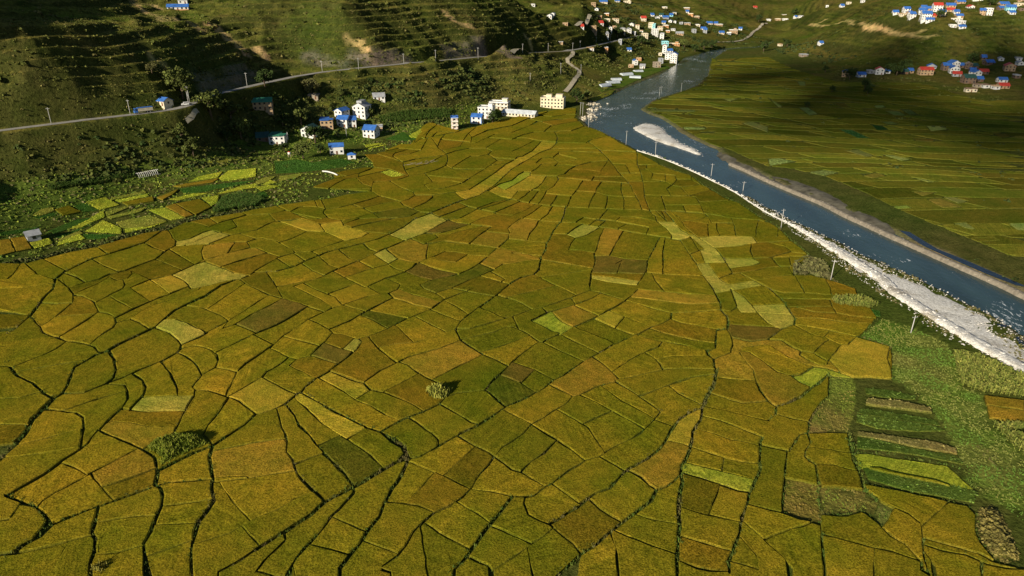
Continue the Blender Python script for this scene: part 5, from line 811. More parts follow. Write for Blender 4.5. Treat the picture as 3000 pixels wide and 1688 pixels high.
-L 889,1900 978,1861 960,1841 943,1822 939,1822 909,1850
-R 2081,6982 2259,6914 2561,6825 2689,6599 2206,6760
-R 1880,6782 2248,6717 2417,6449 2031,6531
-L 228,3286 293,3274 263,3113 253,3108 189,3129 209,3200
-R 2726,5455 2956,5395 2952,5356 2983,5354 3080,5185 2861,5236
-L -214,2173 -163,2147 -215,2100 -229,2089 -261,2133
-L 744,2693 743,2543 740,2532 705,2503 700,2506 698,2652 725,2664
-R 2623,4004 2851,3955 2904,3860 2692,3899
-R 1678,5839 1920,5806 2076,5557 1819,5602
-R 2344,6030 2591,5980 2697,5815 2696,5739 2504,5771
-L -1257,3011 -1244,3006 -1220,2981 -1302,2871 -1313,2881 -1365,2937
-R 2382,4071 2595,4012 2653,3923 2625,3923 2341,3995 2389,4029 2396,4045
-R 3253,4918 4107,4746 4042,4662 3329,4784
-L 893,2996 987,2937 989,2923 984,2895 980,2881 977,2881 887,2876 889,2952 896,2971
-L -374,2734 -328,2722 -313,2693 -314,2684 -356,2620 -362,2616 -417,2676
RL -1643,3107 -1620,3150 -1460,2981 -1486,2953
OR 2111,3245 2132,3114 2071,3104 2040,3098 2043,3223 2058,3234
-L 1015,2026 1059,2026 1052,1986 987,1991 944,2024
-L -460,3657 -355,3615 -239,3595 -252,3554 -266,3521 -323,3554 -419,3534
-L 449,3629 603,3629 614,3528 612,3514 604,3521 432,3568
GL -2104,3011 -2082,3075 -1994,3021 -2033,2950
-R 2555,3620 3188,3572 3111,3474 2633,3487
-L 713,3036 735,3036 754,2937 751,2817 765,2722 754,2722 730,2782 724,2835 723,2937
ML -1967,2609 -1931,2680 -1881,2617 -1911,2551
-L 421,2909 461,2895 504,2862 464,2808 459,2799 445,2799 382,2826 417,2895
-L 676,3707 713,3707 697,3561 622,3547 616,3541 601,3700
-L 834,3463 871,3431 877,3292 855,3286 792,3286 799,3400
-R 1640,6531 1968,6490 2104,6296 2092,6278 2055,6278 2067,6315 1982,6278 1778,6296
-R 2477,3513 2668,3468 3101,3461 3041,3387 2540,3405
-L 888,3581 963,3581 981,3488 945,3469 872,3444 842,3475
-L 581,3514 613,3501 617,3488 615,3280 611,3268 554,3280 560,3381
-R 2893,7494 3006,7295 2548,7316 2427,7367 2359,7367 2282,7522 2622,7464
-R 1870,5025 2147,4952 2213,4833 1839,4928
VL -2136,2687 -2042,2807 -2048,2737 -2109,2646
VL -2067,3088 -2046,3141 -1938,3069 -1990,3022
-L 779,4199 850,3935 849,3919 845,3919 810,3903 731,3911
-L -832,3833 -796,3826 -849,3714 -907,3657 -934,3671 -982,3714 -932,3773
-L -1135,2628 -1090,2628 -1057,2574 -1085,2543 -1120,2514
LL -474,1807 -463,1805 -449,1790 -455,1745 -461,1731 -469,1735 -495,1749
-L 168,3309 225,3292 206,3206 183,3129 128,3146 153,3234
-R 3195,5538 3291,5505 3437,5261 3187,5354 3162,5394
VL -1827,2737 -1668,2730 -1722,2676 -1776,2676
-L 1073,2467 1076,2463 1053,2377 1016,2374 1010,2394 1012,2460
-R 3408,6975 3447,6966 3427,6753 3254,6743 3139,6765 3118,6813 3043,6943
-L 844,3129 899,3129 884,3011 866,3021 808,3036 818,3124
ML -1864,2630 -1840,2737 -1780,2676 -1848,2596
-L 759,3795 767,3795 781,3714 747,3581 791,3554 768,3547 699,3547 709,3615 723,3773
-R 2559,6353 2848,6253 2971,6036 2683,6137
-L 486,5317 493,5317 502,5235 489,5208 298,5053 261,5116 228,5169 231,5195
-R 2195,4284 2310,4256 2414,4096 2383,4088 2360,4096 2340,4157 2270,4166 2262,4148 2266,4122 2218,4131
-R 1235,5513 1458,5469 1567,5286 1347,5327
GL -1884,3172 -1781,3267 -1744,3201 -1834,3130
-L -406,936 -324,735 -333,735 -357,735
-L -716,4300 -669,4291 -658,4272 -724,4190 -728,4093 -672,4000 -710,4034 -835,4172
-L -188,2853 -134,2826 -183,2799 -261,2734 -287,2730 -327,2726 -336,2734 -302,2739 -242,2786
ML -1723,3545 -1696,3611 -1595,3689 -1595,3613
-R 3939,5375 4509,5266 4369,5084 3716,5338 3690,5393
ML -1528,3300 -1482,3335 -1416,3460 -1355,3516 -1330,3442 -1438,3352
-R 3352,6725 3445,6709 3596,6487 3468,6468 3366,6464 3215,6687
-R 1418,5286 1753,5205 1768,5179 1734,5166 1718,5166 1710,5140 1716,5101 1504,5140
-R 2738,5025 2998,4987 2953,4865 2824,4882
-R 1854,5166 2090,5114 2184,4964 1937,5025
-R 2019,7427 2323,7342 2488,7133 2474,7079 2462,7086 1992,7243 1964,7267
-R 3017,4300 3723,4251 3619,4118
mR 1605,4062 1671,3987 1583,3939 1495,3891 1540,4045
-R 1198,5318 1374,5299 1467,5153 1211,5160
-L 96,3375 132,3375 132,3363 112,3274 82,3173 69,3178 37,3200 33,3212 68,3280
-R 1796,6803 1992,6551 1813,6551 1557,6571 1659,6739
-L -797,2521 -759,2485 -792,2435 -808,2449 -859,2510
-R 3211,7275 3238,7266 3235,7064 3317,7043 3332,6993 3095,6979 3061,7012 2967,7115 2964,7142 2983,7191 2907,7246
-R 2813,7254 2888,7168 2835,6993 2539,7072 2528,7140 2449,7292
-L 1080,2467 1158,2467 1081,2397 1060,2381 1035,2309 1043,2367 1055,2371
ML -1530,3250 -1468,3300 -1422,3169 -1430,3119
mL -1842,2960 -1779,3032 -1732,3107 -1724,3032 -1809,2932
-L 746,2532 750,2529 735,2411 711,2404 704,2411 701,2496
-R 2393,6666 2596,6582 2750,6348 2702,6358 2471,6434 2328,6647
-L -594,4966 -546,4953 -541,4929 -577,4811 -588,4698 -587,4611 -618,4579 -634,4506 -638,4506 -646,4569 -634,4869
-R 1754,3539 1819,3539 1885,3443 1877,3430 1774,3424
-L -1375,2932 -1366,2932 -1306,2867 -1323,2821 -1362,2853 -1433,2895
-L -532,4941 -374,4858 -375,4834 -397,4800 -490,4800 -526,4777 -549,4643 -582,4622 -582,4687 -572,4788
RL -1769,3460 -1585,3601 -1586,3535 -1720,3442
mL -2152,2924 -2163,3007 -2132,3044 -2101,2998 -2120,2921
-R 1346,5140 1587,5101 1658,4976 1420,5013
-L -788,3833 -700,3788 -784,3700 -835,3643 -844,3707 -801,3780
-L 588,3911 656,3903 654,3714 597,3714
-L -81,2318 -27,2250 -38,2232 -56,2244 -114,2281
ML -1686,3234 -1607,3335 -1532,3335 -1630,3217
mL -1959,3185 -1982,3256 -1872,3373 -1846,3335 -1951,3225
mL -1708,3766 -1651,3862 -1571,3901 -1647,3773
-L 279,4154 378,4034 381,4025 377,4000 348,3992 273,3968 248,4059
-L 766,3124 814,3119 803,3036 772,3046 719,3046 728,3119
LR 1802,5179 1859,5001 1794,4810 1781,4892 1724,5127 1737,5153
-R 2375,8335 2645,7996 2559,7967 2268,7967 2205,7943 2301,8276
-L -243,928 -223,921 -181,735 -189,735 -218,735
-L 1104,2517 1159,2496 1161,2478 1088,2474 1016,2467
ML -1942,3217 -1839,3326 -1810,3287 -1896,3185
-R 2897,6953 3001,6929 3101,6750 2834,6802 2707,6829 2621,6950 2632,7000 2823,6945 2796,6855 2857,6842
mL -1276,3650 -1157,3711 -1168,3634 -1241,3555
-R 2625,9099 2958,9024 3079,8842 2961,8806 2520,8842 2493,8771 2440,8744 2507,8967
-R 2105,7170 2329,7075 2565,6999 2640,6846 2219,6982
-L -642,3006 -627,2986 -605,2942 -690,2932 -735,2871 -746,2862 -762,2904 -750,2899 -705,2932
mL 684,6208 991,6740 935,6567 730,6172
-R 1903,7028 2016,7005 2149,6803 2014,6803 1844,6847 1714,6803 1761,6892
ML -692,3788 -592,3678 -635,3643 -649,3636 -730,3729
VR 2347,4913 2421,4873 2417,4633 2347,4644
-L 793,1212 811,1211 863,1187 917,1169 939,1156
-L 87,3375 90,3369 66,3292 32,3217 23,3212 8,3228 0,3240 31,3357
-R 1533,6296 1876,6240 1888,6113 1613,6149
VL -1293,3335 -1265,3370 -1217,3300 -1219,3217 -1259,3234
mL -1890,3032 -1846,3107 -1811,3122 -1846,2967
mL -1888,2676 -1862,2774 -1827,2743 -1868,2635
-R 3106,4959 3207,4943 3288,4818 3273,4808 3079,4848 3094,4859 3107,4880
VL -602,4513 -525,4658 -486,4677 -484,4513 -569,4457
-L 782,3700 843,3685 819,3547 813,3554 753,3595
ML -1678,2799 -1595,2825 -1538,2898 -1580,2812 -1652,2749
-R 1541,6531 1598,6531 1746,6315 1660,6315 1415,6353 1498,6490
-L -610,1185 -577,1182 -619,1174 -644,1168 -647,1179
-L 846,3678 893,3664 884,3581 860,3528 838,3482 821,3541
mR 1759,3785 1819,3740 1715,3669 1664,3733 1671,3748
-L 324,2942 374,2918 373,2909 346,2858 336,2849 288,2876 289,2885
mL -1368,3555 -1345,3630 -1292,3649 -1311,3526 -1342,3479
-R 2581,8771 2880,8736 3054,8460 2759,8464
VL -1924,2708 -1862,2851 -1850,2932 -1869,2786 -1900,2675
ML -1330,3442 -1275,3479 -1206,3460 -1275,3370
ML -700,4654 -638,4821 -623,4804 -634,4665 -586,4598 -681,4610
-R 2433,4895 2532,4877 2598,4761 2428,4783
-R 2001,2695 2017,2695 2019,2663 1938,2647 1925,2647 1919,2679
mR 1116,5711 1493,5679 1478,5618 1130,5633
LR 2253,2873 2635,2873 2564,2784 2186,2788 2187,2806 2205,2869
-R 2289,6041 2445,5828 2455,5810 2444,5796 2259,5794
-R 2154,2728 2521,2728 2462,2655 2097,2695 2080,2720
LR 2152,4274 2184,4274 2209,4139 2195,4122 2155,4105 2101,4247
-L -649,4272 -596,4263 -583,4244 -630,4163 -671,4145 -722,4119 -719,4172
VL -2137,2900 -2097,2985 -2066,2953 -2102,2891
-R 2869,6031 3086,5958 3172,5811 2947,5889
RL -1753,3250 -1712,3402 -1697,3300 -1708,3217
-L 646,3036 665,3036 687,2890 648,2890 656,2971 645,3006
mR 2379,5760 2445,5750 2417,5505 2406,5478 2399,5479 2339,5444
-R 1265,5140 1321,5140 1396,5025 1346,5025 1244,5013 1238,4988 1228,4989 1217,5130
LR 3002,4976 3088,4971 3093,4881 3075,4871 2945,4821
-R 3532,6947 3738,6880 3790,6807 3768,6791 3502,6760
-R 2487,8736 2718,8464 2644,8432 2421,8432 2363,8367 2362,8479 2419,8680
-R 1673,4062 1722,4062 1775,3987 1779,3979 1773,3963 1733,3963 1666,3963 1681,3971 1691,3995 1640,4045
-R 2925,5626 2981,5621 3031,5562 2983,5552 2966,5513 2965,5447 2931,5436 2855,5456 2824,5499 2900,5505 2919,5544
OR 2018,3726 2032,3726 2056,3683 2049,3669 1972,3627 1956,3620 1936,3669
-R 3188,7516 3234,7495 3237,7347 3211,7302 3086,7293 3035,7371 2958,7495
LR 2141,3263 2185,3263 2216,3206 2199,3190 2156,3168
-R 2964,8736 3336,8666 3352,8632 3329,8494 3307,8446 3130,8448
-L -480,4698 -470,4687 -479,4633 -481,4396 -503,4466 -546,4633
-R 2193,4113 2274,4105 2303,4020 2290,4012 2221,4029 2176,4096
-R 2184,4940 2332,4914 2330,4799 2261,4810
-R 1958,2491 2333,2491 2277,2421
LR 1984,2878 2017,2878 2005,2801 1992,2801 1974,2815 1963,2869
-L 376,2909 412,2899 377,2826 343,2844
-R 1468,4045 1534,4045 1506,3947 1480,3947 1461,3939 1438,4029
-L -942,3217 -935,3212 -884,3092 -880,3072 -899,3087 -920,3103 -959,3200
LR 2285,4139 2332,4131 2375,4045 2377,4037 2366,4029 2317,4004
-R 2022,6240 2090,6222 2173,6098 2114,6090 1927,6113
-R 1130,5602 1377,5587 1415,5527 1404,5513 1233,5557 1198,5557 1157,5514
-L 697,3036 706,3036 718,2932 718,2890 692,2890
VR 2641,5056 2690,4993 2679,4901 2668,4879 2592,4872
-R 1195,5527 1314,5355 1289,5341 1192,5339 1183,5440 1168,5486
-R 2880,3947 3472,3931 3410,3853
OR 2043,3362 2142,3350 2120,3332 2051,3291
OR 2707,4607 2817,4561 2789,4511 2683,4527
mR 2985,5525 3064,5519 3049,5375 2967,5381
-R 3062,8987 3345,8950 3384,8914 3353,8736 3168,8771
-L -33,3206 -27,3200 -149,3072 -154,3072 -156,3082 -91,3167
-R 3411,4738 4028,4644 3972,4572 3458,4624 3445,4625 3444,4664 3396,4647
-R 1885,2810 1945,2720 1906,2720
-R 3010,8369 3285,8293 3244,7996
OR 3323,4722 3395,4718 3387,4648 3370,4629 3303,4611
-L 1155,2790 1155,2701 1145,2697 1113,2693
-L -300,4743 -275,4633 -273,4506 -274,4486 -298,4506 -322,4527
-R 1429,6315 1496,6296 1571,6185 1495,6185 1330,6222
-R 2701,5016 2794,4883 2683,4889
OR 2921,9533 3003,9533 2839,9253 2724,9253 2664,9292 2699,9452
MR 1863,3130 1886,3130 1889,3098 1844,3088 1821,3083 1817,3114
-L 750,2664 765,2577 765,2551 762,2547 745,2540
mR 3134,5583 3191,5566 3156,5407 3099,5411
mR 1246,4988 1388,4964 1392,4952 1384,4928 1239,4916
-R 1621,5088 1730,5063 1745,4964 1685,4976
OR 2723,5889 2795,5876 2766,5714 2708,5723
-R 2710,5693 2866,5660 2836,5649 2824,5622 2822,5594 2811,5541 2796,5542
-R 1997,7194 2039,7194 2134,7051 2038,7051 1911,7075 1862,7028 1894,7075 1925,7170
-L 730,3888 778,3888 766,3810 760,3810 723,3788
ML -948,4384 -890,4434 -840,4443 -927,4323
ML -1312,3497 -1303,3584 -1251,3535 -1286,3497
-L 1109,1747 1071,1661 1060,1641 1061,1647 1075,1690
-R 2265,6212 2282,6208 2259,6082 2195,6094 2162,6157 2134,6220
OR 3422,4646 3944,4536 3910,4493 3385,4569 3346,4600
-L -87,3992 -55,3992 -54,3968 -58,3935 -89,3911 -107,3895 -117,3903
mR 2897,7164 2958,7144 2864,6887 2818,6897
-L -981,2986 -879,2932 -878,2923 -903,2918
-R 2144,7575 2192,7575 2278,7444 2210,7418 2055,7470
-R 3690,5141 4329,5032 4274,4961
-R 3241,4788 3390,4749 3356,4741 3317,4743 3308,4702 3292,4692
-L -470,4788 -430,4765 -505,4687 -535,4665 -521,4754
-L -931,1050 -919,1040 -924,1023 -926,1021 -925,1036
-L -838,3394 -723,3394 -720,3369 -727,3363
mR 2764,5144 2830,5139 2835,5079 2759,5072
OR 2837,5621 2913,5613 2899,5532 2824,5539
ML -913,4313 -836,4418 -811,4422 -896,4290
-L -986,3700 -925,3657 -922,3643 -930,3643 -959,3615
-L 671,3036 692,3036 688,2932
-R 1856,2924 1894,2864 1869,2859
-L 934,1052 910,1006 914,1021
-R 3034,4113 3601,4095 3560,4042
OR 3811,6585 3934,6526 3932,6489 3865,6482 3798,6530
mR 3468,6961 3517,6950 3481,6743 3445,6750
LR 2280,6133 2259,5842 2243,5797 2219,5784 2222,5816
mR 3028,5760 3064,5758 3052,5701 3009,5675 2972,5678 2977,5706 2992,5748
LR 2192,3606 2216,3600 2250,3546 2217,3546
LR 1988,6259 2010,6240 1920,6131 1905,6149 1895,6222
-R 3917,6155 3947,6150 3948,6067 3938,6035 3912,6056 3861,6130
-R 2643,5953 2747,5917 2717,5922 2705,5892 2703,5860 2684,5864
-R 2675,9589 2662,9331 2634,9214 2674,9214 2646,9175 2530,9053
-L 75,2488 113,2481 110,2467 105,2460
-R 2129,7725 2228,7656 2195,7629 2068,7549
-R 2187,2878 2205,2878 2196,2864 2194,2846 2184,2846 2169,2869
-R 3047,5589 3119,5570 3104,5503
-R 1483,3931 1503,3931 1488,3876 1478,3876 1467,3915
-R 2821,3755 3327,3748 3298,3711
-R 3815,6843 3934,6779 3836,6778
-R 1273,4624 1311,4601 1318,4590 1310,4580 1281,4564
-R 2948,7094 2994,6979 2911,6999
-L -242,1262 -238,1251 -244,1249 -246,1250
-R 3075,5478 3097,5464 3083,5386 3065,5387
-R 3628,4960 4204,4871 4182,4842
-L 773,1215 777,1215 768,1191
-R 1841,5127 1888,5050 1853,5050"""
